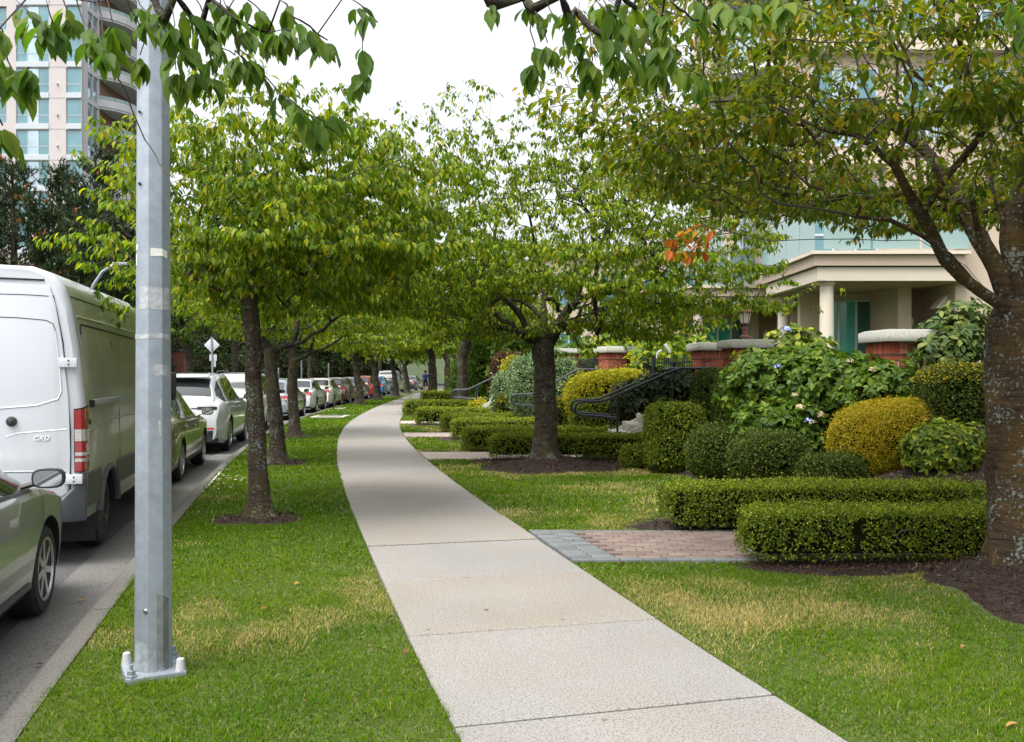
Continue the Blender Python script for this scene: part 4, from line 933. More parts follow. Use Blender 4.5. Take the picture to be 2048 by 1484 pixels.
def core_block(L, W_, Hh, e=5.0, shrink=0.85, n=20, pad=None):
    if pad is not None: L, W_, Hh, shrink = L - 2 * pad, W_ - 2 * pad, Hh - 2 * pad, 1.0
    a = np.linspace(-math.pi / 2, math.pi / 2, n // 2); b_ = np.linspace(-math.pi, math.pi, n, endpoint=False); A, B = np.meshgrid(a, b_, indexing='ij')
    sp = lambda c: np.sign(c) * np.abs(c) ** (2 / e)
    X = sp(np.cos(A)) * sp(np.cos(B)) * L / 2 * shrink; Y = sp(np.cos(A)) * sp(np.sin(B)) * W_ / 2 * shrink; Z = sp(np.sin(A)) * Hh / 2 * shrink
    r, c = X.shape; V = np.stack([X, Y, Z], -1).reshape(-1, 3); i = np.arange(r - 1)[:, None] * c; j = np.arange(c)[None]; j2 = (j + 1) % c
    F = np.stack([i + j, i + j2, i + c + j2, i + c + j], -1).reshape(-1, 4); return np_mesh('core', V, F, True)
SHR = np.random.default_rng(99)
def block(name, label, group, c, dims, rz=0.0, e=5.0, mat='box', leaf=0.022, dens=2600, cat='hedge', stems=0, lump=0.035, slope=0.0, layers=1.4, wob=0.03, topmat=None):
    """clipped hedge: dark inner mass, leaf skin, bare stems at the foot. c = centre of the base"""
    rs = np.random.default_rng(int(abs(c[0] * 91 + c[1] * 37) * 10) + 1); L, W_, Hh = dims
    root = empty(name, c, rz); tag(root, label, cat, group); foot = 0.035 if stems else 0.0
    A = 2 * Hh * (L + W_) + L * W_; n = int(A * dens * layers)
    p, nr = surf_box(n, L, W_, Hh - foot, rs, e)
    def wobble(q): 
        k = 1 + lump * (fbm(q[:, 0] * 1.0 + 9, q[:, 1] + q[:, 2] * 1.3, 2.4, 12)[:, None] - 0.5) * 2
        z = q[:, 2:3] * k; out = np.concatenate([q[:, :2] * k, z], 1); out[:, 2] += slope * q[:, 0] + wob * (vn(q[:, 0], q[:, 1], 2.2, 31) - 0.5)
        return out
    p = wobble(p); p[:, 2] += Hh / 2 + foot / 2
    # thin the skin near the foot so stems and shade show
    if stems:
        keep = rs.random(len(p)) < np.clip((p[:, 2] - foot * 0.3) / (Hh * 0.45), 0.45, 1); p, nr = p[keep], nr[keep]
    hole = fbm(p[:, 0] * 1.0 + p[:, 1], p[:, 2] * 1.2 - p[:, 1], 7.0, 19); kp = hole > 0.19 + 0.12 * rs.random(len(p)); p, nr = p[kp], nr[kp]
    stray = rs.random(len(p)) < 0.04; p = p + nr * (stray * rs.uniform(0.5, 2.2, len(p)) * leaf * 1.6)[:, None]
    V, F = foliage(p, nr, rs, leaf, leaf * 1.2)
    q = rs.random(len(p)) < 0.5; V2, F2 = foliage(p[q] - nr[q] * leaf * 1.3, nr[q], rs, leaf, leaf); F = np.concatenate([F, F2 + len(V)]); V = np.concatenate([V, V2])
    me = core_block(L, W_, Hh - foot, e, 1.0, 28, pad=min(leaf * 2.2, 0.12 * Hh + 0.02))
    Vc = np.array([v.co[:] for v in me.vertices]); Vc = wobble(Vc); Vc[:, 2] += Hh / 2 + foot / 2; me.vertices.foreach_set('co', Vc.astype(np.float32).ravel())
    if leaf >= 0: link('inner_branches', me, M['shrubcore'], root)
    fo = link('foliage', np_mesh('foliage', V, F), M[mat], root); fo['kind'] = 'stuff'
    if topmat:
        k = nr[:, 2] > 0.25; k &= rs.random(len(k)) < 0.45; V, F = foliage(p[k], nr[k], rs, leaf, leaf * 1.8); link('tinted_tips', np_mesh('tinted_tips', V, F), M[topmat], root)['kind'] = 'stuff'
    if stems:
        b = MB()
        for i in range(stems):
            x = rs.uniform(-L / 2, L / 2) * 0.96; y = -W_ / 2 * rs.uniform(0.6, 0.99); pts = [(x, y * 0.5, 0)]
            for k in range(1, 5): pts.append((pts[-1][0] + rs.normal(0, 0.05), max(-W_ / 2 * 1.02, y * (0.5 + 0.14 * k) + rs.normal(0, 0.012)), k / 4 * Hh * rs.uniform(0.55, 0.85)))
            b.tube(pts, [0.007, 0.006, 0.005, 0.004, 0.003], 4)
        o = b.build('stems', M['twighedge'], root); o['kind'] = 'stuff'
    return root

GL = 'low box hedges along the garden paths'
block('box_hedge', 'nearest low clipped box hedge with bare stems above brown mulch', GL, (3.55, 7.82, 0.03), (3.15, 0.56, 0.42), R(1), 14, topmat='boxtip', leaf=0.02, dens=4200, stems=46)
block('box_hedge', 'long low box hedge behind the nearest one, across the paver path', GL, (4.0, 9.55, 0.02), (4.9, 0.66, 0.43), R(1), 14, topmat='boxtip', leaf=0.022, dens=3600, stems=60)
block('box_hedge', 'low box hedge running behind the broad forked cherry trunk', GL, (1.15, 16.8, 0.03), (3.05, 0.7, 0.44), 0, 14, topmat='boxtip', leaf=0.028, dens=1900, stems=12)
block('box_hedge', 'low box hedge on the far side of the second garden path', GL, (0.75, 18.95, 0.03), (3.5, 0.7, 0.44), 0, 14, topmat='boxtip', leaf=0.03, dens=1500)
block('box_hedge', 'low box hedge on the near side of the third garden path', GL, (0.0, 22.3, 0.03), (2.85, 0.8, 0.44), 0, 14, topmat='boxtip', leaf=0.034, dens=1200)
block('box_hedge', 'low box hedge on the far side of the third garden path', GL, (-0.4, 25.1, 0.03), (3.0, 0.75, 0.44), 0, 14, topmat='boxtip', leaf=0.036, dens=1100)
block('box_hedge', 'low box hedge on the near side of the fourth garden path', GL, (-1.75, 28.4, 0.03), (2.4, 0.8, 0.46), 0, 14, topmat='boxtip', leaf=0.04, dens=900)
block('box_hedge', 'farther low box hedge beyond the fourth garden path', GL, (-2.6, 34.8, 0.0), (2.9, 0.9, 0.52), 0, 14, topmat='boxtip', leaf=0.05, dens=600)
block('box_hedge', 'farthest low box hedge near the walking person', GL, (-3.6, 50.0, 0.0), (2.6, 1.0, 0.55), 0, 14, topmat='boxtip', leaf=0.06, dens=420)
def shrub(name, label, x0, x1, y0, y1, Y, mat, leaf=0.03, dens=1500, e=2.6, depth=1.0, cat='shrub', group=None, **kw):
    """block seen between photo columns x0..x1 and rows y0..y1 at distance Y"""
    w_ = (x1 - x0) * Y / FPX; h_ = (y1 - y0) * Y / FPX; cx = ((x0 + x1) / 2 - 1024) * Y / FPX; zb = CAMZ + (745 - y1) * Y / FPX
    g = float(H(np.array([cx]), np.array([Y]))[0]); zt = zb + h_; zb = min(zb, g + 0.02) if name != 'topiary_x' else zb
    return block(name, label, group, (cx, Y, zb), (w_, w_ * depth, zt - zb), SHR.uniform(-0.2, 0.2), e, mat, leaf, dens, cat, **kw)
TG = 'clipped topiary mounds in the mulch bed'
shrub('topiary_mound', 'dark clipped topiary mound leftmost of the row in the mulch bed', 1375, 1512, 848, 952, 13.2, 'boxdark', 0.024, 2600, 2.4, 0.95, group=TG)
shrub('topiary_mound', 'large dark round topiary mound in the middle of the mulch bed', 1457, 1622, 858, 968, 12.0, 'boxdark', 0.024, 2800, 2.3, 0.9, group=TG)
shrub('topiary_mound', 'small dark low topiary mound just behind the long box hedge', 1597, 1730, 905, 978, 10.9, 'boxdark', 0.024, 2800, 2.3, 0.9, group=TG)
shrub('topiary_mound', 'big golden orange-tipped mound on the bed', 1665, 1892, 797, 958, 11.3, 'yolk', 0.020, 4200, 2.5, 0.85, group=TG, slope=0.12)
shrub('topiary_mound', 'small yellow-green mound half hidden beside the hydrangea', 1512, 1600, 790, 890, 12.7, 'yolk', 0.022, 2600, 2.4, 1.0, group=TG)
shrub('box_cube', 'upright clipped box cube beside the stair foot', 1293, 1404, 806, 912, 14.9, 'box', 0.03, 2100, 4.5, 1.0)
shrub('clipped_hedge', 'tall dark rounded hedge in front of the lantern pillar', 1428, 1585, 742, 905, 14.8, 'boxdark', 0.03, 1900, 3.6, 0.8)
shrub('clipped_hedge', 'tall dark hedge behind, left of the lantern pillar', 1388, 1480, 738, 890, 15.9, 'boxdark', 0.03, 1700, 3.6, 1.2)
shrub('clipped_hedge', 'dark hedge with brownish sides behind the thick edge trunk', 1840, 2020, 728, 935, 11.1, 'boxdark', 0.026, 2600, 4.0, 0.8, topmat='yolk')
shrub('clipped_hedge', 'golden hedge sloping down beside the stair rail', 1128, 1302, 741, 850, 20.2, 'gold', 0.04, 1100, 3.0, 0.6, slope=0.10)
shrub('clipped_hedge', 'green block hedge under the golden hedge', 1143, 1290, 796, 862, 19.5, 'box', 0.036, 1200, 3.6, 0.6)
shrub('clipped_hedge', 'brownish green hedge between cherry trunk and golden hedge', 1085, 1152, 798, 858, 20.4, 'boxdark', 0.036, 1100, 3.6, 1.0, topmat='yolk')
shrub('shrub', 'large grey-green variegated ball shrub behind the broad cherry trunk', 1018, 1158, 704, 815, 24.6, 'varieg', 0.05, 900, 2.4, 0.9, lump=0.12)
shrub('shrub', 'small loose variegated shrub left of the big variegated ball', 985, 1035, 744, 815, 26.2, 'varieg', 0.06, 700, 2.4, 1.0, lump=0.2)
shrub('shrub', 'small rounded green shrub at the third stair foot', 992, 1042, 788, 832, 25.9, 'boxdark', 0.045, 1000, 2.4, 1.0, topmat='yolk')
shrub('shrub', 'small lime yellow shrub beside the third garden trunk', 936, 975, 797, 824, 29.2, 'gold', 0.05, 800, 2.4, 1.0)
shrub('clipped_hedge', 'purple-brown hedge below the far gardens', 983, 1050, 706, 770, 32.0, 'plum', 0.06, 600, 3.6, 0.8)
shrub('shrub', 'yellow-green shrub beside the purple hedge', 1002, 1050, 712, 760, 30.5, 'gold', 0.06, 600, 2.4, 0.8, topmat='box')
shrub('clipped_hedge', 'tall dark green hedge mass behind the third garden cherry', 930, 1015, 676, 800, 38.0, 'leaf_mid', 0.10, 260, 3.0, 0.9, lump=0.15)
shrub('clipped_hedge', 'far hedge at the end of the gardens', 905, 960, 712, 795, 50.0, 'leaf_mid', 0.12, 200, 3.0, 0.9, lump=0.15)
shrub('ground_cover', 'low bright green ground cover at the hedge end', 1240, 1302, 888, 908, 15.6, 'box', 0.035, 1500, 2.2, 0.8)

def leafy(name, label, blobs, mat, size, n, cat='shrub', group=None, tpl=0, lw=0.85, whorl=0, droop=0.15, petals=None):
    """loose bush: leaves in rosettes on stems that rise from its foot. blobs: (centre, radii, weight)"""
    c0 = np.asarray(blobs[0][0], float); gx = float(H(np.array([c0[0]]), np.array([c0[1]]))[0]); base = np.array([c0[0], c0[1], gx])
    rs = np.random.default_rng(int(abs(c0[0] * 53 + c0[1] * 71) * 10)); root = empty(name, base); tag(root, label, cat, group)
    W_ = np.array([b_[2] for b_ in blobs], float); k = rs.choice(len(blobs), n, p=W_ / W_.sum()); v = unit(rs.normal(0, 1, (n, 3))); v[:, 2] = np.where(v[:, 2] < -0.35, -v[:, 2], v[:, 2])
    C = np.array([b_[0] for b_ in blobs], float)[k]; Rr = np.array([b_[1] for b_ in blobs], float)[k]; r = rs.uniform(0.35, 1.12, (n, 1)) ** 0.8; hub = C + v * Rr * r
    nr = unit(v / Rr + np.array([0, -0.15, 0.5])); m = 5
    pos, dd, nn, sz = [], [], [], []
    t = unit(np.cross(nr, rs.normal(0, 1, (n, 3)))); b2 = np.cross(nr, t)
    for q in range(m + 1):
        a = 2 * math.pi * q / m + rs.uniform(-.3, .3, n); d = t * np.cos(a)[:, None] + b2 * np.sin(a)[:, None]
        d = unit(d + nr * rs.uniform(-0.1, 0.7, (n, 1)) + np.array([0, 0, -droop]))
        pos.append(hub + d * size * 0.1); dd.append(d); nn.append(nr + rs.normal(0, .25, (n, 3))); sz.append(rs.uniform(0.7, 1.2, n) * size)
    V, F = leaves(np.concatenate(pos) - base, np.concatenate(dd), np.concatenate(nn), np.concatenate(sz), lw, tpl)
    link('foliage', np_mesh('foliage', V, F, True), M[mat], root)['kind'] = 'stuff'
    b = MB()
    for i in rs.choice(n, min(n, 60), replace=False):
        p = hub[i] - base; q0 = np.array([p[0] * 0.15 + rs.normal(0, .05), p[1] * 0.15 + rs.normal(0, .05), -0.02]); mid = (q0 * 0.45 + p * 0.55); mid[2] *= 1.1
        b.tube([q0, mid, p], [0.012, 0.008, 0.004], 4)
    b.build('stems', M['twig'], root)['kind'] = 'stuff'
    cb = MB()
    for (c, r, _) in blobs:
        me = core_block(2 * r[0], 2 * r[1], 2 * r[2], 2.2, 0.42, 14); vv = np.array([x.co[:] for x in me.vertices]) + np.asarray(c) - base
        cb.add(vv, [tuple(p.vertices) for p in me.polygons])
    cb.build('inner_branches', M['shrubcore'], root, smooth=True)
    for (pc, mt, rr, cnt) in (petals or []):
        pc = np.asarray(pc) - base; q = unit(rs.normal(0, 1, (cnt, 3))); q[:, 2] = abs(q[:, 2]) * 0.6; pp = pc + q * rr
        V, F = leaves(pp, np.cross(q, rs.normal(0, 1, (cnt, 3))), q, np.full(cnt, rr * 0.55), 0.9, 1); link('flower_head', np_mesh('flower_head', V, F), M[mt], root)
    return root
HG = 'hydrangeas along the fence'
leafy('hydrangea', 'large leafy hydrangea with faded flower heads left of the golden mound', [((3.62, 12.95, 1.25), (0.70, 0.5, 0.72), 3), ((3.5, 12.35, 0.72), (0.50, 0.32, 0.48), 2.0), ((3.95, 12.3, 0.75), (0.45, 0.3, 0.5), 1.8), ((3.95, 13.0, 1.3), (0.6, 0.5, 0.68), 2)], 'hydra', 0.105, 900, group=HG, lw=0.62,
      petals=[(P(1600, 815, 12.05), 'petal_old', 0.06, 40), (P(1640, 830, 12.0), 'petal_old', 0.06, 40), (P(1617, 842, 11.95), 'petal_blue', 0.05, 30), (P(1590, 790, 12.1), 'petal_old', 0.05, 30), (P(1665, 750, 12.4), 'petal_old', 0.07, 40), (P(1660, 728, 12.4), 'petal_old', 0.06, 30), (P(1555, 735, 12.6), 'petal_blue', 0.07, 50), (P(1625, 845, 11.95), 'petal_old', 0.05, 30)])
leafy('hydrangea', 'leafy hydrangea spreading in front of the brick pillar, above the golden mound', [((4.45, 12.2, 1.30), (0.62, 0.4, 0.56), 3), ((4.85, 11.75, 1.22), (0.55, 0.35, 0.48), 2.4), ((4.15, 12.5, 1.35), (0.5, 0.4, 0.6), 2)], 'hydra', 0.105, 850, group=HG, lw=0.62,
      petals=[(P(1700, 722, 11.8), 'petal_old', 0.05, 30), (P(1745, 740, 11.6), 'petal_old', 0.05, 30)])
leafy('hydrangea', 'pale green hydrangea with a blue flower between the porch columns', [((5.6, 18.2, 1.75), (0.65, 0.6, 0.75), 3), ((6.1, 18.4, 1.6), (0.6, 0.6, 0.7), 2), ((5.2, 18.0, 1.5), (0.5, 0.5, 0.55), 1)], 'box', 0.15, 330, group=HG, tpl=1, petals=[(P(1573, 660, 17.5), 'petal_blue', 0.09, 50), (P(1553, 690, 17.5), 'petal_old', 0.09, 40)])
leafy('rhododendron', 'rhododendron with whorled leaves above the fence by the thick trunk', [((5.75, 12.0, 1.95), (0.5, 0.4, 0.42), 3), ((5.95, 12.0, 2.2), (0.35, 0.35, 0.36), 1.5), ((5.45, 11.6, 1.8), (0.42, 0.35, 0.34), 2)], 'rhodo', 0.13, 230, lw=0.5, droop=0.3)
leafy('pieris_shrub', 'bright green whorled shrub beside the thick edge trunk', [((4.86, 10.35, 0.66), (0.47, 0.42, 0.36), 3), ((5.2, 10.45, 0.6), (0.4, 0.4, 0.38), 1)], 'box', 0.085, 700, lw=0.5, droop=0.1)
leafy('rhododendron', 'dark rhododendron bushes behind the stair rail', [((2.95, 17.6, 1.05), (0.65, 0.35, 0.6), 3), ((3.4, 17.3, 1.1), (0.5, 0.4, 0.6), 2), ((2.6, 18.9, 0.95), (0.6, 0.4, 0.5), 2)], 'rhodark', 0.13, 420, lw=0.5, droop=0.35)
leafy('shrub', 'yellow-green garden shrubs behind the low fence', [((3.6, 22.5, 1.75), (0.9, 0.8, 0.8), 2), ((2.9, 26.5, 1.9), (1.1, 0.9, 0.9), 2), ((4.6, 24.5, 1.8), (1.0, 0.8, 0.9), 2)], 'leaf_cherry', 0.17, 420, tpl=1)
leafy('shrub', 'dark green garden shrub behind the far brick pillar', [((2.0, 29.5, 1.7), (1.2, 1.0, 1.0), 2), ((3.6, 31.5, 2.0), (1.4, 1.0, 1.1), 2)], 'leaf_mid', 0.2, 380, tpl=1)
leafy('shrub', 'tall leafy shrub beyond the fourth stairs', [((0.6, 34.5, 1.8), (1.5, 1.2, 1.4), 2), ((-0.6, 42, 1.8), (1.6, 1.4, 1.5), 2)], 'leaf_mid', 0.24, 380, tpl=1)
# ------------------------------------------------------------------ brick pillars, fences, stairs
brick_me = box_mesh('brick', (0.205, 0.095, 0.064), M['brick']); sold_me = box_mesh('soldier_brick', (0.064, 0.10, 0.15), M['brick'])
BR = np.random.default_rng(8)
def pillar(name, label, x, y, zt, rz=0.0, w_=0.64, detail=True):
    root = empty(name, (x, y, TERR), rz); tag(root, label, 'pillar', 'brick pillars along the terrace fence'); hgt = zt - TERR; capz = hgt - 0.2
    b = MB(); b.box((0, 0, capz / 2 - 0.15), (w_ - 0.016, w_ - 0.016, capz + 0.3)); b.box((0, 0, capz - 0.08), (w_ + 0.034, w_ + 0.034, 0.16)); b.build('mortar_core', M['mortar'], root)
    c = MB(); wc = w_ + 0.2; c.box((0, 0, capz + 0.065), (wc, wc, 0.13)); c.box((0, 0, capz + 0.13 + 0.015), (wc, wc, 0.03), taper=(0.85, 0.85)); c.build('cap', M['capstone'], root, bevel=0.008)
    nb = int((capz + 0.12) / 0.076)
    for k in range(nb):
        z = capz - 0.17 - 0.038 - k * 0.076
        for side in range(4):
            a = side * math.pi / 2; ca, sa = math.cos(a), math.sin(a)
            for j in range(3):
                t = -w_ / 2 + 0.1025 + j * 0.217 + (0.012 if k % 2 else -0.004)
                if k % 2: t += 0.0
                off = -w_ / 2 + 0.0455 + BR.uniform(-.002, .002)
                if k % 2 and j == 2: pass
                lx, ly = t * (1 if k % 2 == 0 else 0.985), off
                o = bpy.data.objects.new('brick', brick_me); COL.objects.link(o); o.parent = root
                o.location = (lx * ca - ly * sa, lx * sa + ly * ca, z); o.rotation_euler = (0, 0, a)
                if k % 2: o.scale = (0.98, 1, 1); o.location.x += (0.10 * ca if j < 2 else -0.10 * ca * 0); o.location.y += (0.10 * sa if j < 2 else 0)
                if k % 2 and j == 2: o.scale = (0.46, 1, 1); o.location = ((-w_ / 2 + 0.047) * ca - ly * sa, (-w_ / 2 + 0.047) * sa + ly * ca, z)
    ws = w_ + 0.05
    for side in range(4):
        a = side * math.pi / 2; ca, sa = math.cos(a), math.sin(a)
        for j in range(9):
            lx = -ws / 2 + 0.036 + j * (ws - 0.072) / 8; ly = -ws / 2 + 0.05
            o = bpy.data.objects.new('brick', sold_me); COL.objects.link(o); o.parent = root; o.location = (lx * ca - ly * sa, lx * sa + ly * ca, capz - 0.08); o.rotation_euler = (0, 0, a)
    return root
pillar('brick_pillar', 'brick pillar with wide stone cap behind the hydrangea', 5.18, 12.2, 2.20, 0.06)
pillar('brick_pillar', 'brick pillar carrying the lantern', 4.30, 16.9, 2.24, 0.10)
pillar('brick_pillar', 'brick pillar half hidden behind the lantern pillar', 4.05, 18.6, 2.24, 0.10)
pillar('brick_pillar', 'brick pillar between the two low fence runs, left of the pale object', 2.58, 23.0, 2.29, 0.28)
pillar('brick_pillar', 'far brick pillar peeping out right of the broad cherry trunk', 1.62, 27.6, 2.36, 0.28)

def lantern(loc):
    root = empty('lantern', loc); tag(root, 'rust brown post lantern with clear panes on the brick pillar', 'lantern')
    b = MB(); b.lathe([(0.10, 0), (0.10, 0.02), (0.05, 0.04), (0.045, 0.14), (0.06, 0.16), (0.035, 0.19), (0.035, 0.23), (0.085, 0.25), (0.085, 0.265)], 12); b.build('post', M['rust'], root, smooth=True)
    g = MB(); g.lathe([(0.075, 0.265), (0.115, 0.46)], 6); g.build('glass', M['lampglass'], root)
    for k in range(6):
        a = k * math.pi / 3; f = MB(); f.tube([(0.08 * math.cos(a), 0.08 * math.sin(a), 0.262), (0.12 * math.cos(a), 0.12 * math.sin(a), 0.465)], 0.007, 5); f.build('glazing_bar', M['rust'], root)
    t = MB(); t.lathe([(0.145, 0.455), (0.15, 0.47), (0.13, 0.51), (0.085, 0.555), (0.03, 0.575), (0.02, 0.60), (0.03, 0.62), (0.008, 0.65)], 16); t.build('roof', M['rust'], root, smooth=True)
lantern((4.28, 16.9, 2.245))

def fence(label, a, b_, z0, z1, sp=0.11, name='metal_fence', posts=(0.0, 1.0), finials=True):
    a = np.asarray(a, float); b_ = np.asarray(b_, float); L = np.linalg.norm(b_ - a); rz = math.atan2(b_[1] - a[1], b_[0] - a[0]); root = empty(name, (a[0], a[1], z0), rz)
    tag(root, label, 'fence', 'low dark metal fences on the terrace'); h = z1 - z0
    pm = MB(); pm.box((0, 0, h / 2), (0.016, 0.016, h)); pm.box((0, 0, h + 0.02), (0.018, 0.018, 0.05), taper=(0.1, 0.1)); pme = pm.mesh('picket', [M['iron']])
    for k in range(1, int(L / sp)):
        o = bpy.data.objects.new('picket', pme); COL.objects.link(o); o.parent = root; o.location = (k * sp, 0, 0)
    for z in (0.12, h - 0.1):
        r = MB(); r.box((L / 2, 0, z), (L, 0.03, 0.035)); r.build('rail', M['iron'], root)
    for t in posts:
        p = MB(); p.box((L * t, 0, h / 2 + 0.02), (0.06, 0.06, h + 0.04)); p.box((L * t, 0, h + 0.05), (0.075, 0.075, 0.02)); p.build('post', M['iron'], root)
    return root
fence('dark metal picket fence right of the lantern pillar', (4.33, 16.5), (5.12, 12.65), TERR, 1.88)
fence('dark metal picket fence between the pale object and the lantern pillars', (2.85, 22.6), (3.95, 18.95), TERR, 1.92, posts=(0.0, 0.38, 1.0))
fence('dark metal picket fence left of the far gate pillar', (1.75, 27.2), (2.42, 23.4), TERR, 1.97)
fence('dark metal picket fence above the hedge by the thick trunk', (5.55, 12.2), (7.4, 12.1), TERR, 1.88)
fence('far dark metal fence beyond the fourth garden path', (0.2, 35.0), (1.5, 28.2), TERR, 2.0, sp=0.14)

def white_thing():
    p = P(1318, 715, 21.2); root = empty('fence_light', p); tag(root, 'small white hooded light on the fence post', 'light')
    b = MB(); b.tube([(-0.05, 0, -0.02), (-0.05, 0, 0.08), (0.0, 0, 0.14), (0.06, 0, 0.16)], 0.022, 8); b.build('bracket', M['whitepaint'], root, smooth=True)
    b = MB(); b.box((0.2, 0, 0.21), (0.06, 0.1, 0.24), rot=Matrix.Rotation(R(-32), 3, 'Y')); b.build('hood', M['whitepaint'], root, bevel=0.01)
white_thing()

def stairs(label, yc, xa, xe, n=6, rails=True, near=1):
    wdt = 1.3; root = empty('garden_stairs', (xa, yc, 0)); tag(root, label, 'stairs', 'concrete garden stairs'); run = (xe - xa) / n; rise = TERR / n
    for k in range(n):
        b = MB(); b.box((run * k + run / 2 + (xe - xa - run * k - run) / 2, 0, rise * (k + 0.5)), (xe - xa - run * k - 0.002, wdt, rise - 0.002)); b.build('step', M['stepconc'], root, bevel=0.006)
    for s in (-1, 1):
        y = s * (wdt / 2 + 0.09); L = xe - xa; b = MB()
        v = [(-0.12, -0.1), (-0.12, 0.02), (L, TERR + 0.02), (L + 0.3, TERR + 0.02), (L + 0.3, -0.1)]
        pts = [(x, y - 0.08, z) for x, z in v] + [(x, y + 0.08, z) for x, z in v]; m = 5
        b.add(pts, [tuple(range(m)), tuple(range(2 * m - 1, m - 1, -1))] + [(i, m + i, m + (i + 1) % m, (i + 1) % m) for i in range(m)]); b.build('cheek_wall', M['stepconc'], root, bevel=0.006)
    return root
def handrail(label, yc, xa, xe, side):
    """tube rail: sloping top rail, level extension looping back to a lower rail"""
    L = xe - xa; y = side * 0.56; root = empty('handrail', (xa, yc, 0)); tag(root, label, 'handrail', 'black tube handrails on the garden stairs'); hr = 0.80
    zl, zt = 1.05, TERR + 0.70; sl = (zt - zl) / (L - 0.40); x0 = -0.15
    loop = [(0.62, zl - 0.30), (x0 + 0.3, zl - 0.26), (x0 + 0.1, zl - 0.25)]
    for k in range(7):
        a = -math.pi / 2 - k * math.pi / 6; loop.append((x0 + 0.1 + 0.12 * math.cos(a), zl - 0.125 + 0.125 * math.sin(a)))
    loop += [(x0 + 0.25, zl), (0.30, zl + 0.01), (0.42, zl + 0.04), (L - 0.05, zt - 0.02), (L + 0.1, zt + 0.03), (L + 0.75, zt + 0.03)]
    b = MB(); b.tube([(p[0], y, p[1]) for p in loop], 0.024, 8); b.build('rail', M['iron'], root, smooth=True)
    for x in (0.62, L * 0.97, L + 0.7):
        z = max(0, min(1, x / L)) * TERR; t = min(zl + max(0, x - 0.40) * sl, zt + 0.03)
        p = MB(); p.tube([(x, y, z - 0.05), (x, y, t)], 0.022, 8); p.build('post', M['iron'], root, smooth=True)
    return root
for i, ((yc, xa, xe), nm) in enumerate(zip(STAIRS, ['first', 'second', 'third', 'fourth'])):
    stairs('concrete steps climbing from the %s garden path to the terrace' % nm, yc, xa, xe)
for i, s, lab in [(1, -1, 'near black handrail of the second stairs beside the box cube'), (1, 1, 'far black handrail of the second stairs below the golden hedge'), (2, -1, 'near dark handrail of the third stairs behind the broad cherry trunk'),
                  (2, 1, 'far dark handrail of the third stairs against the variegated shrub'), (3, -1, 'near handrail of the fourth stairs left of the variegated shrub'), (3, 1, 'far handrail of the fourth stairs behind the third garden tree')]:
    yc, xa, xe = STAIRS[i]; handrail(lab, yc, xa, xe, s)

# ------------------------------------------------------------------ apartment building on the terrace
def win(root, x0, x1, y, z0, z1, mats, split=1, name='window', face='y', dep=0.08, rail=None, fm='towertrim'):
    """window in a wall facing -Y (face 'y') at depth y, or facing -X / +X (face 'x'/'X') where x0..x1 run along Y"""
    def pt(u, v, d):
        return (u, y - d, v) if face == 'y' else ((y - d, u, v) if face == 'x' else (y + d, u, v))
    fr = MB(); t = 0.05
    def bar(u0, u1, v0, v1, d0=-0.05, d1=0.02):
        ps = [pt(u, v, d) for d in (d0, d1) for (u, v) in ((u0, v0), (u1, v0), (u1, v1), (u0, v1))]; fr.add(ps, [(0, 1, 2, 3), (7, 6, 5, 4), (0, 4, 5, 1), (1, 5, 6, 2), (2, 6, 7, 3), (3, 7, 4, 0)])
    bar(x0, x1, z0, z0 + t); bar(x0, x1, z1 - t, z1); bar(x0, x0 + t, z0 + t, z1 - t); bar(x1 - t, x1, z0 + t, z1 - t)
    for k in range(1, split): u = x0 + (x1 - x0) * k / split; bar(u - t / 2, u + t / 2, z0 + t, z1 - t)
    if rail: bar(x0 + t, x1 - t, z0 + (z1 - z0) * rail - t / 2, z0 + (z1 - z0) * rail + t / 2, -0.045, 0.016)
    o = fr.build(name, M[fm], root)
    for k in range(split):
        u0 = x0 + (x1 - x0) * k / split; u1 = x0 + (x1 - x0) * (k + 1) / split
        vv = [(z0, z1)] if not rail else [(z0, z0 + (z1 - z0) * rail), (z0 + (z1 - z0) * rail, z1)]
        for (v0, v1) in vv:
            p = MB(); d = -0.02 + 0.004 * k; p.add([pt(u0 + 0.02, v0 + 0.02, d), pt(u1 - 0.02, v0 + 0.02, d), pt(u1 - 0.02, v1 - 0.02, d + 0.003), pt(u0 + 0.02, v1 - 0.02, d)], [(0, 1, 2, 3)]); p.build('pane', M[mats[k % len(mats)]], o)
    return o
def wall_holes(b, x0, x1, z0, z1, y, thick, holes, face='y'):
    """solid wall slab with rectangular openings (u0,u1,v0,v1) cut as a grid of blocks"""
    us = sorted({x0, x1} | {h[0] for h in holes} | {h[1] for h in holes}); vs_ = sorted({z0, z1} | {h[2] for h in holes} | {h[3] for h in holes})
    for i in range(len(us) - 1):
        run = None
        for j in range(len(vs_)):
            solid = False
            if j < len(vs_) - 1:
                cu, cv = (us[i] + us[i + 1]) / 2, (vs_[j] + vs_[j + 1]) / 2; solid = not any(h[0] < cu < h[1] and h[2] < cv < h[3] for h in holes)
            if solid and run is None: run = vs_[j]
            if (not solid or j == len(vs_) - 1) and run is not None:
                e = vs_[j]; cx = (us[i] + us[i + 1]) / 2; cz = (run + e) / 2
                if face == 'y': b.box((cx, y + thick / 2, cz), (us[i + 1] - us[i], thick, e - run))
                else: b.box((y + (thick / 2 if face == 'x' else -thick / 2), cx, cz), (thick, us[i + 1] - us[i], e - run))
                run = None

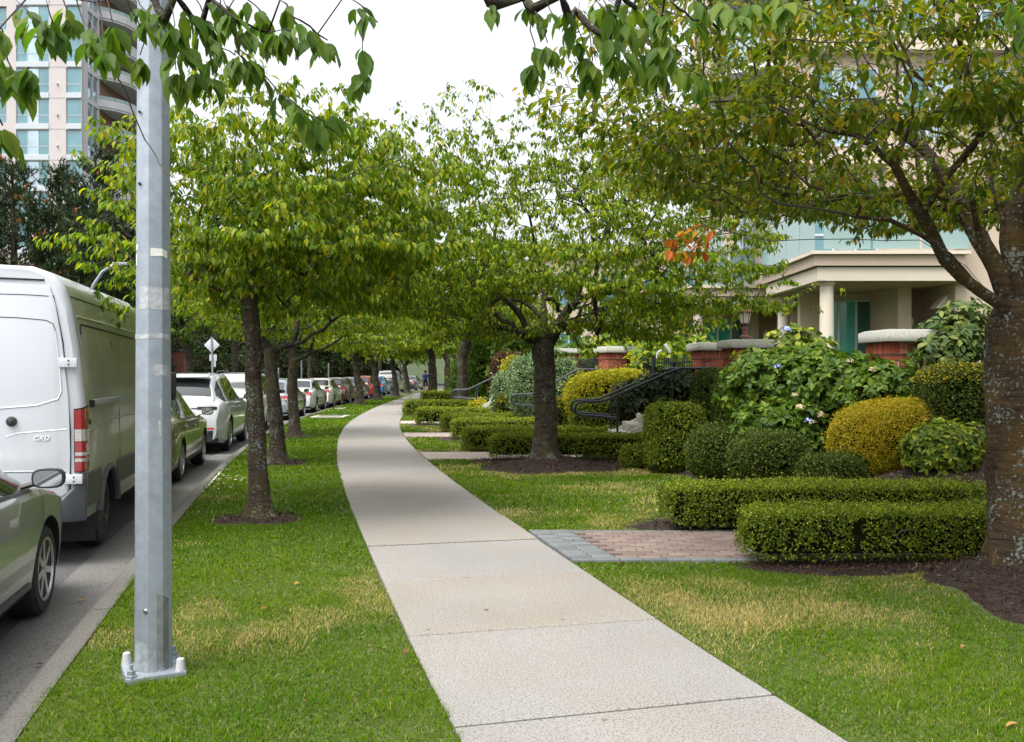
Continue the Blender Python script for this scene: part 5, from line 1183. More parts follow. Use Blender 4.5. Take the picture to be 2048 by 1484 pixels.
def porch_unit(root, ox, oy, right=True):
    """entrance porch: corner column, second column, entablature, recess with window, lamp and vent. ox,oy = corner column"""
    z0 = TERR; E = lambda b, n, m, **k: b.build(n, M[m], root, **k)
    for (cx, cy) in ((ox, oy), (ox + 0.15, oy + 3.6)):
        b = MB(); b.lathe([(0.21, z0), (0.21, z0 + 0.12), (0.165, z0 + 0.16), (0.15, z0 + 1.2), (0.138, 3.42), (0.17, 3.46), (0.19, 3.52)], 20, (cx, cy, 0)); E(b, 'column', 'wallpale', smooth=True)
    b = MB(); b.box((ox + 1.245, oy + 1.7, 3.66), (3.05, 3.95, 0.28)); E(b, 'entablature', 'wallpale')
    b = MB(); b.box((ox + 1.2, oy + 1.68, 3.94), (3.12, 4.05, 0.22)); E(b, 'frieze', 'wallbeige')
    b = MB(); b.box((ox + 1.2, oy + 1.66, 4.095), (3.3, 4.2, 0.07)); E(b, 'cornice', 'wallpale')
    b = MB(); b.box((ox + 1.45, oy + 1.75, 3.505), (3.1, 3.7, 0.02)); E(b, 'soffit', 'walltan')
    # glass balustrade above
    for k in range(3):
        b = MB(); b.box((ox - 0.2 + 0.53 + k * 1.03, oy - 0.28, 4.66), (0.98, 0.015, 0.95)); E(b, 'glass_panel', 'railglass')
    for k in range(4):
        b = MB(); b.box((ox - 0.33, oy + 0.25 + k * 1.0, 4.66), (0.015, 0.95, 0.95)); E(b, 'glass_panel', 'railglass')
    b = MB(); b.box((ox + 1.18, oy - 0.28, 5.16), (3.1, 0.05, 0.05)); b.box((ox - 0.33, oy + 1.75, 5.163), (0.05, 4.0, 0.05)); E(b, 'handrail', 'towertrim')
    # recess back wall, window, door, lamp, vent
    yb = oy + 2.6; b = MB(); wall_holes(b, ox + 0.25, ox + 2.2, z0, 3.49, yb, 0.2, [(ox + 0.75, ox + 2.02, z0 + 0.05, 3.35)]); E(b, 'recess_wall', 'wallbeige')
    win(root, ox + 0.75, ox + 2.02, yb, z0 + 0.05, 3.35, ['greenglass', 'greenglass', 'darkglass'], 3)
    b = MB(); b.box((ox + 2.14, oy + 2.12, (z0 + 3.49) / 2), (0.2, 0.95, 3.49 - z0)); E(b, 'pilaster', 'wallbeige')
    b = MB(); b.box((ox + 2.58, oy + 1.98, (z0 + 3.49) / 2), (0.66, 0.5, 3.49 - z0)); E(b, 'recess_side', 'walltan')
    b = MB(); b.box((ox + 2.76, oy + 1.70, z0 + 0.9), (0.16, 0.05, 1.8)); E(b, 'door', 'walldoor', bevel=0.01)
    lx, ly, lz = ox + 2.46, oy + 1.66, 2.72
    lp = MB(); lp.box((lx, ly + 0.05, lz), (0.09, 0.03, 0.3)); lp.lathe([(0.05, 0.0), (0.085, 0.18), (0.1, 0.19), (0.05, 0.27), (0.015, 0.3), (0.02, 0.33)], 6, (lx, ly - 0.05, lz - 0.12)); E(lp, 'wall_lamp', 'cream')
    b = MB(); X0, X1, Y0, Y1 = ox + 2.52, ox + 2.80, oy + 0.45, oy + 0.75
    b.add([(X0, Y0, 3.0), (X1, Y0, 3.0), (X1, Y1, 3.0), (X0, Y1, 3.0), (X1 - 0.05, Y0, 3.28), (X1, Y0, 3.28), (X1, Y1, 3.28), (X1 - 0.05, Y1, 3.28)], [(0, 1, 2, 3), (4, 5, 6, 7), (0, 1, 5, 4), (1, 2, 6, 5), (2, 3, 7, 6), (3, 0, 4, 7)]); E(b, 'vent_hood', 'wallpale')
    b = MB(); b.box((ox + 2.91, oy + 1.06, (z0 + 3.49) / 2), (0.22, 1.9, 3.49 - z0)); E(b, 'side_wall', 'wallbeige')

bld = empty('apartment_building', (8.0, 22, TERR)); tag(bld, 'beige apartment building with teal glass and white porch columns behind the gardens', 'building')
bw = empty('world_offset', (0, 0, 0)); bpy.data.objects.remove(bw)
class Off:   # parts are built in world coordinates, then hung under the building's foot
    pass
def reparent(root, fn):
    before = set(bpy.data.objects); holder = empty('holder'); fn(holder)
    for o in list(bpy.data.objects):
        if o not in before and o is not holder and o.parent is holder:
            o.parent = root; o.location = Vector(o.location) - root.location
    bpy.data.objects.remove(holder)
reparent(bld, lambda r: porch_unit(r, 6.67, 19.5))
reparent(bld, lambda r: porch_unit(r, 5.5, 27.2))
def main_body(r):
    # near right-hand wall beside the first porch
    b = MB(); wall_holes(b, 9.45, 17.0, TERR, 7.2, 19.62, 0.3, [(12.5, 14.2, 1.8, 3.6)]); b.build('wall', M['wallbeige'], r)
    win(r, 12.5, 14.2, 19.62, 1.8, 3.6, ['darkglass', 'tealglass'], 2)
    b = MB(); b.box((13.3, 19.55, 7.28), (7.5, 0.55, 0.16)); b.build('coping', M['wallpale'], r)
    b = MB(); b.box((9.57, 21.7, 5.5), (0.25, 3.3, 2.6)); b.build('wall', M['wallbeige'], r)
    # storeys above, set back: left face along the street and front face towards the camera
    FZ = [4.15, 7.0, 9.85, 12.7, 15.55, 18.4]
    holes = []
    for i, z in enumerate(FZ[:-1]):
        for (a, c) in ((7.6, 9.3), (9.9, 11.2), (11.9, 13.8), (14.6, 16.4)): holes.append((a, c, z + 0.35, z + 2.35))
    b = MB(); wall_holes(b, 7.1, 17.0, 4.13, 18.4, 23.4, 0.3, holes); b.build('wall', M['wallbeige'], r)
    for (a, c, z, z2) in holes: win(r, a, c, 23.4, z, z2, ['tealglass', 'paleglass', 'tealglass'], 2 if c - a < 1.5 else 3, rail=0.3)
    for z in FZ[1:]:
        b = MB(); b.box((12.0, 23.3, z - 0.02), (9.9, 0.3, 0.22)); b.build('floor_band', M['wallpale'], r)
    hs_ = []
    for z in FZ[:-1]:
        for (a, c) in ((24.3, 26.2), (27.0, 29.4), (31, 33)): hs_.append((a, c, z + 0.35, z + 2.35))
    b = MB(); wall_holes(b, 23.72, 36, 4.13, 18.4, 7.1, 0.3, hs_, 'x'); b.build('wall', M['wallbeige'], r)
    for (a, c, z, z2) in hs_: win(r, a, c, 7.1, z, z2, ['tealglass', 'paleglass'], 2, face='x', rail=0.3)
    for z in FZ[1:-1]:
        b = MB(); b.prism([(7.05, 24.0), (5.9, 24.6), (5.6, 26.0), (5.9, 27.6), (7.05, 28.4)], z - 0.25, z - 0.05); b.build('balcony_slab', M['balcwhite'], r)
        b = MB(); pl = [(7.05, 24.05), (5.95, 24.65), (5.66, 26.0), (5.95, 27.55), (7.05, 28.3)]
        for k in range(4):
            p0, p1_ = pl[k], pl[k + 1]; mx_, my_ = (p0[0] + p1_[0]) / 2, (p0[1] + p1_[1]) / 2; b.box((mx_, my_, z + 0.45), (math.hypot(p1_[0] - p0[0], p1_[1] - p0[1]) - 0.04, 0.02, 0.9), rz=math.atan2(p1_[1] - p0[1], p1_[0] - p0[0]))
        b.build('balcony_glass', M['railglass'], r)
    b = MB(); b.box((12.0, 30, 18.5), (10.2, 13.0, 0.2)); b.build('roof', M['wallpale'], r)
    # lower wall behind the second porch and the terrace row beyond
    b = MB(); wall_holes(b, 20.5, 40, TERR, 4.13, 8.6, 0.3, [(32, 34, 1.7, 3.4), (36, 38, 1.7, 3.4)], 'x'); b.build('wall', M['wallbeige'], r)
    for a in (32, 36): win(r, a, a + 2, 8.6, 1.7, 3.4, ['darkglass', 'tealglass'], 2, face='x')
    b = MB(); wall_holes(b, 5.0, 8.6, TERR, 4.13, 31.2, 0.3, [(5.3, 6.4, 1.2, 3.4), (7.0, 8.2, 1.2, 3.4)]); b.build('wall', M['wallbeige'], r)
    win(r, 5.3, 6.4, 31.2, 1.2, 3.4, ['darkglass', 'greenglass'], 2); win(r, 7.0, 8.2, 31.2, 1.2, 3.4, ['tealglass', 'darkglass'], 2)
reparent(bld, main_body)
ob = empty('apartment_building', (4.5, 48, TERR)); tag(ob, 'farther beige garden apartments half hidden behind the broad cherry tree', 'building')
def far_block(r):
    holes = [(a, a + 1.3, z, z + 1.7) for a in (2.2, 4.4, 6.6, 8.8) for z in (1.9, 4.9)]
    b = MB(); wall_holes(b, 1.2, 12, TERR, 7.4, 46, 0.3, holes); b.build('wall', M['wallbeige'], r)
    for h in holes: win(r, h[0], h[1], 46, h[2], h[3], ['tealglass', 'darkglass'], 2)
    holes = [(a, a + 1.6, z, z + 1.7) for a in (47.5, 51, 54.5) for z in (1.9, 4.9)]
    b = MB(); wall_holes(b, 46.32, 58, TERR, 7.4, 1.2, 0.3, holes, 'x'); b.build('wall', M['wallbeige'], r)
    for h in holes: win(r, h[0], h[1], 1.2, h[2], h[3], ['tealglass', 'darkglass'], 2, face='x')
    b = MB(); b.box((6.6, 52, 7.5), (11.4, 12.5, 0.2)); b.build('roof', M['wallpale'], r)
reparent(ob, far_block)

# ------------------------------------------------------------------ tower across the street
tw = empty('apartment_tower', (-42, 83, 0)); tag(tw, 'pale pink apartment tower with blue-green windows and curved balconies behind the pines', 'building')
def tower(r):
    FS = 2.8; top = 14; z00 = 21.0 - 7 * FS
    zs = [z00 + k * FS for k in range(-1, top)]; vis = [z for z in zs if z > 12]
    holes = []
    for z in vis:
        holes += [(-48.3, -46.15 + 0.55, z + 0.35, z + 2.45), (-44.75, -41.77, z + 0.25, z + 2.5), (-40.24, -38.86, z + 0.25, z + 2.5)]
    b = MB(); wall_holes(b, -52, -38.84, -0.5, zs[-1] + FS, 83, 0.5, holes); b.build('wall', M['towerwall'], r)
    for (a, c, z, z2) in holes:
        win(r, a, c, 83.25 if c < -45 else 83.1, z, z2, ['tealglass', 'paleglass', 'tealglass'] if c > -45 and c < -41 else ['tealglass'], 3 if -45 < a < -41 else 1, rail=0.35)
    for z in vis:
        b = MB(); b.box((-43.26, 83.0, z + 0.0), (2.96, 0.12, 0.44)); b.box((-39.5, 82.98, z), (1.36, 0.12, 0.44)); b.build('spandrel', M['towertrim'], r)
        b = MB(); b.lathe([(0.09, 0), (0.09, 0.12)], 10, (-41.0, 82.9, z + 1.0)); b.build('wall_vent', M['balcwhite'], r)
        b = MB(); b.box((-41.0, 82.99, z - 0.2), (1.5, 0.03, 0.03)); b.build('joint', M['towertrim'], r)
    h2 = [(83.15 + k * 1.1, 84.15 + k * 1.1, z + 0.2, z + 2.55) for z in vis for k in range(3)]
    b = MB(); wall_holes(b, 83.5, 86.6, -0.5, zs[-1] + FS, -38.84, 0.4, [h for h in h2 if h[0] > 83.5], 'X'); b.build('wall', M['balcwhite'], r)
    for (a, c, z, z2) in h2: win(r, a if a > 83.5 else 83.52, c, -38.95, z, z2, ['paleglass'], 1, face='X', rail=0.42)
    b = MB(); b.box((-39.6, 93, 20), (1.2, 13, 41)); b.build('recess_wall', M['balcbrown'], r)
    for z in [q for q in zs if q > 8]:
        ys = np.linspace(86.4, 99, 14); xs = -38.9 + 2.1 * np.sin(np.clip((ys - 86.4) / 3.2, 0, 1) * math.pi / 2) ** 0.7
        pl = [(-39.2, 99)] + [(-39.2, 86.4)] + list(zip(xs, ys)); b = MB(); b.prism(pl, z - 0.18, z + 0.02); b.build('balcony_slab', M['balcwhite'], r)
        b = MB()
        for k in range(13):
            p0, p1_ = (xs[k], ys[k]), (xs[k + 1], ys[k + 1]); L = math.hypot(p1_[0] - p0[0], p1_[1] - p0[1]); b.box(((p0[0] + p1_[0]) / 2, (p0[1] + p1_[1]) / 2, z + 0.37), (L + 0.02, 0.14, 0.68), rz=math.atan2(p1_[1] - p0[1], p1_[0] - p0[0]))
        b.build('parapet', M['balcwhite'], r)
        b = MB()
        for k in range(13):
            p0, p1_ = (xs[k], ys[k]), (xs[k + 1], ys[k + 1]); L = math.hypot(p1_[0] - p0[0], p1_[1] - p0[1]); b.box(((p0[0] + p1_[0]) / 2, (p0[1] + p1_[1]) / 2, z + 0.90), (L - 0.05, 0.03, 0.32), rz=math.atan2(p1_[1] - p0[1], p1_[0] - p0[0]))
        b.build('glass_rail', M['railglass'], r)
reparent(tw, tower)

# ------------------------------------------------------------------ pines, woodland edge, far trees
def pine(label, x, Y, h, r, seed):
    rs = np.random.default_rng(seed); base = np.array([x, Y, -0.1]); root = empty('pine_tree', base); tag(root, label, 'tree', 'dark pines below the tower')
    b = MB(); b.tube([(0, 0, 0), (0.1, 0, h * 0.5), (0, 0, h)], [0.28, 0.18, 0.03], 8); b.build('trunk', M['bark2'], root, smooth=True)
    tp, td = [], []; br = MB(); n = int(h * 6)
    for k in range(n):
        z = h * (0.06 + 0.92 * (k / n) ** 0.9); L = r * (1.05 - z / h) ** 0.75 * rs.uniform(0.65, 1.15) + 0.25; a = rs.uniform(0, 2 * math.pi); up = 0.25 + 0.5 * z / h
        d = np.array([math.cos(a), math.sin(a), up]); e = d * L + np.array([0, 0, z]); br.tube([(0, 0, z), tuple(e)], [0.04, 0.012], 4)
        m = int(10 + 16 * L); u = rs.uniform(0.25, 1.0, m)
        p = np.array([0, 0, z]) + d * L * u[:, None] + rs.normal(0, 0.20, (m, 3)) * np.array([1, 1, 0.7]); tp.append(p); dd = d * 0.4 + rs.normal(0, 0.45, (m, 3)) + np.array([0, 0, 0.75]); td.append(unit(dd))
    br.build('limbs', M['bark2'], root)
    tp = np.concatenate(tp); td = np.concatenate(td); m = len(tp); k = 9
    P_ = np.repeat(tp, k, 0); D = unit(np.repeat(td, k, 0) * 1.0 + rs.normal(0, 0.42, (m * k, 3))); S = unit(np.cross(D, rs.normal(0, 1, (m * k, 3)))) * 0.022; Ln = rs.uniform(0.2, 0.36, (m * k, 1)); P_ = P_ + np.repeat(td, k, 0) * rs.uniform(0, 0.2, (m * k, 1))
    V = np.stack([P_ - S, P_ + S, P_ + D * Ln], 1); dead = np.repeat(rs.random(m) < 0.02, k); cl = np.repeat((vn(tp[:, 0] * 1.0 + x, tp[:, 2], 0.55, seed) > 0.87), k)
    dead |= cl & (rs.random(len(dead)) < 0.7)
    for msk, nm, mt in ((~dead, 'crown', 'needle'), (dead, 'dead_needles', 'needle_dead')):
        if msk.any(): q = V[msk].reshape(-1, 3); o = link(nm, np_mesh(nm, q, np.arange(len(q)).reshape(-1, 3)), M[mt], root); o['kind'] = 'stuff'
for i, (px, py, Y, r, lab) in enumerate([(190, 305, 46, 2.9, 'tallest dark pine, nearest the lamp pole, with orange dead tips'), (118, 332, 47, 2.3, 'middle dark pine between two taller pines below the tower'), (25, 318, 46, 2.8, 'leftmost dark pine with an orange dead patch'),
                                         (-60, 300, 47, 3.0, 'dark pine cut by the left picture edge'), (265, 420, 48, 2.6, 'lower dark pine behind the lamp pole'), (70, 400, 43, 2.6, 'low dark pine in front of the leftmost pines'), (160, 430, 43, 2.4, 'low dark pine just above the white van roof')]):
    p = P(px, py, Y); pine(lab, p[0], Y, p[2], r, 60 + i)

def leafcloud(name, boxes, n, size, mat, seed, kind='stuff', label=None, cat=None, core=True):
    rs = np.random.default_rng(seed); V, F, c0 = [], [], 0; A = np.array([b_[1][0] * b_[1][2] for b_ in boxes]); A = A / A.sum()
    for (c, r), a in zip(boxes, A):
        m = int(n * a) + 1; v = unit(rs.normal(0, 1, (m, 3))); v[:, 2] = np.where(v[:, 2] < -0.2, -v[:, 2], v[:, 2]); k = 0.7 + 0.6 * fbm(np.arctan2(v[:, 1], v[:, 0]) * 2 + c[0], v[:, 2] * 3, 1.2, seed)
        p = np.asarray(c) + v * np.asarray(r) * (rs.uniform(0.75, 1.0, m) * k)[:, None]; d = rs.normal(0, 1, (m, 3)) + np.array([0, 0, -.6]); q, f = leaves(p, d, v + rs.normal(0, .5, (m, 3)), rs.uniform(0.6, 1.3, m) * size, 0.6, 1)
        V.append(q); F.append(f + c0); c0 += len(q)
    o = link(name, np_mesh(name, np.concatenate(V), np.concatenate(F)), M[mat]); o['kind'] = kind
    if label: tag(o, label, cat)
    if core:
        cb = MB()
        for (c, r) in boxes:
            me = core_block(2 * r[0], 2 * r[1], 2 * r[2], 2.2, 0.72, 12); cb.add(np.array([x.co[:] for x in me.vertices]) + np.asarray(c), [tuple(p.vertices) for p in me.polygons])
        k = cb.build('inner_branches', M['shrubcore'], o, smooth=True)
    return o
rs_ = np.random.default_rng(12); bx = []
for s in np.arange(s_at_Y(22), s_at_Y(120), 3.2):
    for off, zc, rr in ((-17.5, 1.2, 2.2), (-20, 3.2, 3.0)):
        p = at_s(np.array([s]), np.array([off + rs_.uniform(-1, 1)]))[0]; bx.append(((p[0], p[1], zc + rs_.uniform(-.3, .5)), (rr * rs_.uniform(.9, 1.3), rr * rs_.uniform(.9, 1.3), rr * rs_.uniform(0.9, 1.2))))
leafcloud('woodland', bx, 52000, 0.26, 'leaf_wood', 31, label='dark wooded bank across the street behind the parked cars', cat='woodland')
bx = []
for (px, py, Y, r) in [(700, 560, 120, 9), (820, 590, 130, 9), (900, 560, 125, 8), (600, 540, 115, 9), (480, 520, 110, 9), (1010, 600, 120, 8), (360, 560, 105, 9), (1100, 580, 110, 8), (1200, 600, 100, 7), (760, 640, 115, 6), (960, 660, 135, 5)]:
    p = P(px, py, Y); bx.append(((p[0], Y, max(p[2] - r * 0.75, 2.5)), (r, r, r * 0.9)))
leafcloud('far_wood', bx, 36000, 0.6, 'leaf_mid', 33, label='wooded rise closing the end of the street', cat='woodland', core=False)
for i, (px, py, Y, r, lab) in enumerate([(380, 600, 44, 2.6, 'light green leafy tree across the street beside the brick wall'), (470, 560, 52, 3.2, 'leafy tree across the street behind the diamond sign'), (620, 560, 60, 3.4, 'leafy tree across the street above the white sedans'), (760, 590, 78, 3.8, 'leafy tree across the street above the red car')]):
    p = P(px, py, Y); x = p[0]; make_tree('leafy_tree', lab, 'leafy trees across the street', (x, Y, 0.0), [(x, Y, 1.0), (x, Y, 2.2)], [0.2, 0.17, 0.15], ((x, Y, p[2]), (r, r, r * 0.8)), 80 + i, nbig=24, nclus=420, per=(7, 11), size=(0.2, 0.3), tpl=1, step=0.4, gap=0.25, leaf='leaf_mid', bark='bark2', flat=0.8)

# ------------------------------------------------------------------ lamp pole
def lamp_pole():
    root = empty('lamp_pole', (-1.93, 4.95, -0.02)); tag(root, 'galvanised octagonal lamp pole with bolted base plate on the verge', 'lamp pole')
    n = 8; b = MB(); V = []
    for z, r in ((0.03, 0.100), (4.0, 0.082), (8.2, 0.063)):
        for k in range(n): a = 2 * math.pi * (k + 0.12) / n; V.append((r * math.cos(a), r * math.sin(a), z))
    b.add(V, [(i * n + j, i * n + (j + 1) % n, (i + 1) * n + (j + 1) % n, (i + 1) * n + j) for i in range(2) for j in range(n)] + [tuple(range(2 * n, 3 * n))]); b.build('shaft', M['galv'], root, bevel=0.004)
    rz = R(28); b = MB(); b.box((0, 0, 0.018), (0.30, 0.30, 0.034), rz=rz); b.build('base_plate', M['galv'], root, bevel=0.006)
    b = MB(); b.box((0, 0, -0.03), (0.36, 0.36, 0.06), rz=rz); b.build('footing', M['kerb'], root, bevel=0.01)
    for k in range(4):
        a = rz + math.pi / 4 + k * math.pi / 2; x, y = 0.172 * math.cos(a), 0.172 * math.sin(a); b = MB()
        if k in (1, 3): b.lathe([(0.027, 0.035), (0.020, 0.095), (0.014, 0.10)], 12, (x, y, 0)); b.build('bolt_cap', M['whitepaint'], root, smooth=True)
        else: b.lathe([(0.03, 0.035), (0.03, 0.045), (0.022, 0.046), (0.022, 0.07), (0.011, 0.071), (0.011, 0.10)], 6, (x, y, 0)); b.build('anchor_bolt', M['galv'], root)
    def band(name, z0, z1, a0, a1, mat, d=0.0025, wav=0.0):
        b = MB(); V = []; ks = [k for k in range(-1, 10)]; an = sorted([a0, a1] + [2 * math.pi * (k + 0.12) / n for k in range(-8, 9) if a0 < 2 * math.pi * (k + 0.12) / n < a1])
        for q, a in enumerate(an):
            for z in (z0 + wav * math.sin(q * 2.3), z1 + wav * math.sin(q * 1.7 + 1)):
                r = 0.100 - 0.0045 * z; da = (a - 2 * math.pi * 0.12 / n) % (2 * math.pi / n) - math.pi / n; rr = r * math.cos(math.pi / n) / math.cos(da) + d; V.append((rr * math.cos(a), rr * math.sin(a), z))
        b.add(V, [(2 * i, 2 * i + 2, 2 * i + 3, 2 * i + 1) for i in range(len(an) - 1)]); b.build(name, M[mat], root)
    band('weather_stain', 0.04, 0.43, R(-58), R(-12), 'stain', 0.0008, 0.02); band('weather_stain', 0.04, 0.2, R(-140), R(-60), 'stain2', 0.0008, 0.02); band('tape_scrap', 2.235, 2.275, R(-78), R(-14), 'tape', wav=0.006); band('tape_scrap', 2.19, 2.25, R(-150), R(-128), 'tape'); band('tape_scrap', 2.27, 2.30, R(-146), R(-125), 'tape')
    band('glue_band', 1.955, 2.075, R(-118), R(-5), 'glue', 0.0012, 0.004); band('glue_band', 1.80, 1.825, R(-175), R(-5), 'glue', 0.0014, 0.003); band('glue_band', 1.60, 1.66, R(-65), R(-10), 'glue', 0.0012, 0.008); band('glue_band', 1.28, 1.36, R(-52), R(-44), 'glue', 0.0012, 0.006); band('glue_band', 1.42, 1.48, R(-48), R(-42), 'glue', 0.0012, 0.006)
    for z, a in ((3.0, -118), (2.62, -118)):
        b = MB(); r = 0.087; b.lathe([(0.008, 0), (0.008, 0.006)], 10, axis='x'); o = b.build('bolt_hole', M['seam'], root); o.location = (r * math.cos(R(a)), r * math.sin(R(a)), z); o.rotation_euler = (0, 0, R(a))
    b = MB(); b.lathe([(0.012, -0.01), (0.012, 0.006), (0.007, 0.008)], 10, axis='x'); o = b.build('access_screw', M['chrome'], root); o.location = (0.095 * math.cos(R(-92)), 0.095 * math.sin(R(-92)), 0.36); o.rotation_euler = (0, 0, R(-92))
    b = MB(); b.tube([(0, 0, 8.1), (-0.4, 0.1, 8.6), (-1.6, 0.4, 8.9)], [0.05, 0.04, 0.035], 8); b.build('arm', M['galv'], root, smooth=True)
    b = MB(); b.box((-2.0, 0.5, 8.9), (0.8, 0.3, 0.14), rz=R(-14)); b.build('lamp_head', M['galv'], root, bevel=0.03)
lamp_pole()

# ------------------------------------------------------------------ sign, posts, covers, wall
def sign():
    p = P(428, 760, 38); root = empty('traffic_sign', (p[0], p[1], ROADZ)); tag(root, 'diamond traffic sign seen from the back on a leaning post', 'sign')
    t = P(423, 690, 38) - np.array([p[0], p[1], ROADZ]); b = MB(); b.tube([(0, 0, 0), (t[0] * 1.1, 0, t[2] * 1.12)], 0.035, 8); b.build('post', M['galv'], root)
    b = MB(); b.box((t[0], 0.05, t[2]), (0.46, 0.012, 0.46), rot=Matrix.Rotation(R(45), 3, 'Y')); b.build('diamond_plate', M['signback'], root, bevel=0.002)
    b = MB(); b.box((t[0] + 0.05, 0.05, t[2] - 0.52), (0.3, 0.012, 0.26)); b.build('plate', M['signback'], root); b = MB(); b.box((t[0] + 0.08, 0.05, t[2] - 0.78), (0.16, 0.012, 0.24)); b.build('plate', M['signback'], root)
sign()
for px, y0, y1, Y, lab in ((557, 737, 800, 50, 'short grey post across the street behind the grey car'), (603, 718, 800, 52, 'grey post across the street behind the white sedan'), (657, 728, 800, 56, 'grey post across the street behind the beige sedan')):
    p = P(px, y0, Y); root = empty('street_post', (p[0], Y, ROADZ)); tag(root, lab, 'post', 'grey posts across the street'); b = MB(); b.tube([(0, 0, 0), (0, 0, p[2] - ROADZ)], 0.04, 8); b.build('shaft', M['galv'], root, smooth=True); b = MB(); b.lathe([(0.045, 0), (0.03, 0.03)], 8, (0, 0, p[2] - ROADZ)); b.build('cap', M['galv'], root)
def brick_wall():
    c = P(330, 700, 50); root = empty('brick_wall', (c[0], 50, ROADZ)); tag(root, 'stretch of plain brick wall across the street beside the lamp pole', 'wall')
    b = MB(); b.box((-0.6, 0, 1.45), (3.4, 0.35, 2.9)); b.build('wall', M['rust'], root); b = MB(); b.box((-0.6, 0, 2.95), (3.5, 0.45, 0.12)); b.build('coping', M['kerb'], root)
brick_wall()
def cover(label, px0, px1, y, w_, name='utility_cover'):
    Y = 2944 / (y - 745); a = P(px0, y, Y); c = P(px1, y, Y); root = empty(name, ((a[0] + c[0]) / 2, Y, 0)); tag(root, label, 'utility cover'); b = MB(); b.box((0, 0, -0.0), (c[0] - a[0], w_, 0.05)); b.build('frame', M['stepconc'], root, bevel=0.01); b = MB(); b.box((0, 0, 0.03), ((c[0] - a[0]) * 0.7, w_ * 0.6, 0.016)); b.build('lid', M['kerb'], root, bevel=0.003)
cover('pale concrete utility pad set in the verge grass', 628, 694, 833, 1.4)
cover('small dark utility cover farther along the verge', 672, 690, 817, 0.6)
def streetlight_far():
    p = P(205, 540, 30); root = empty('street_light', (p[0], 30, ROADZ)); tag(root, 'grey curved street light arm rising behind the van roof', 'street light'); z = p[2] - ROADZ
    b = MB(); b.tube([(-0.5, 0, 0), (-0.45, 0, z - 1.0), (-0.3, 0, z - 0.5), (0, 0, z - 0.05), (0.35, 0, z + 0.15)], [0.07, 0.06, 0.055, 0.05, 0.05], 8); b.build('pole', M['galv'], root, smooth=True); b = MB(); b.box((0.6, 0, z + 0.2), (0.5, 0.2, 0.1)); b.build('lamp_head', M['galv'], root, bevel=0.02)
streetlight_far()
dr = np.random.default_rng(4); n = 70; c = np.array([-4.55, 13.6]); dx = dr.normal(0, 1, (n, 2)) * np.array([0.22, 0.55]); dp = np.stack([c[0] + dx[:, 0] - 0.27 * dx[:, 1] + 0.1, c[1] + dx[:, 1], np.full(n, 0.03)], 1); dp[:, 0] = np.maximum(dp[:, 0], XK(dp[:, 1]) + 0.04)
q = np.repeat(dp, 5, 0); an = np.tile(np.arange(5) * 2 * math.pi / 5, n); V, F = leaves(q, np.stack([np.cos(an), np.sin(an), 0.2 + 0 * an], 1), np.tile([0, 0, 1.0], (len(q), 1)), np.full(len(q), 0.02), 0.7, 1)
o = link('daisies', np_mesh('daisies', V, F), M['white_petal']); tag(o, 'small white daisies in the verge grass at the kerb', 'flowers', kind='stuff')

an = np.random.default_rng(23).uniform(0, 2 * math.pi, len(LITTER)); V, F = leaves(LITTER, np.stack([np.cos(an), np.sin(an), 0.1 * np.sin(an * 3)], 1), np.stack([0.3 * np.sin(an * 5), 0.3 * np.cos(an * 7), 1 + 0 * an], 1), np.random.default_rng(2).uniform(0.03, 0.07, len(LITTER)), 0.6, 0)
M['litter'] = leafmat('fallen_leaf', [(0.0, (0.10, 0.045, 0.02)), (0.5, (0.20, 0.10, 0.04)), (0.85, (0.30, 0.20, 0.06)), (1.0, (0.28, 0.05, 0.02))], 0.1, rough=0.8)
o = link('fallen_leaves', np_mesh('fallen_leaves', V, F), M['litter']); tag(o, 'few brown fallen leaves lying on the grass and pavement', 'fallen leaves', kind='stuff')
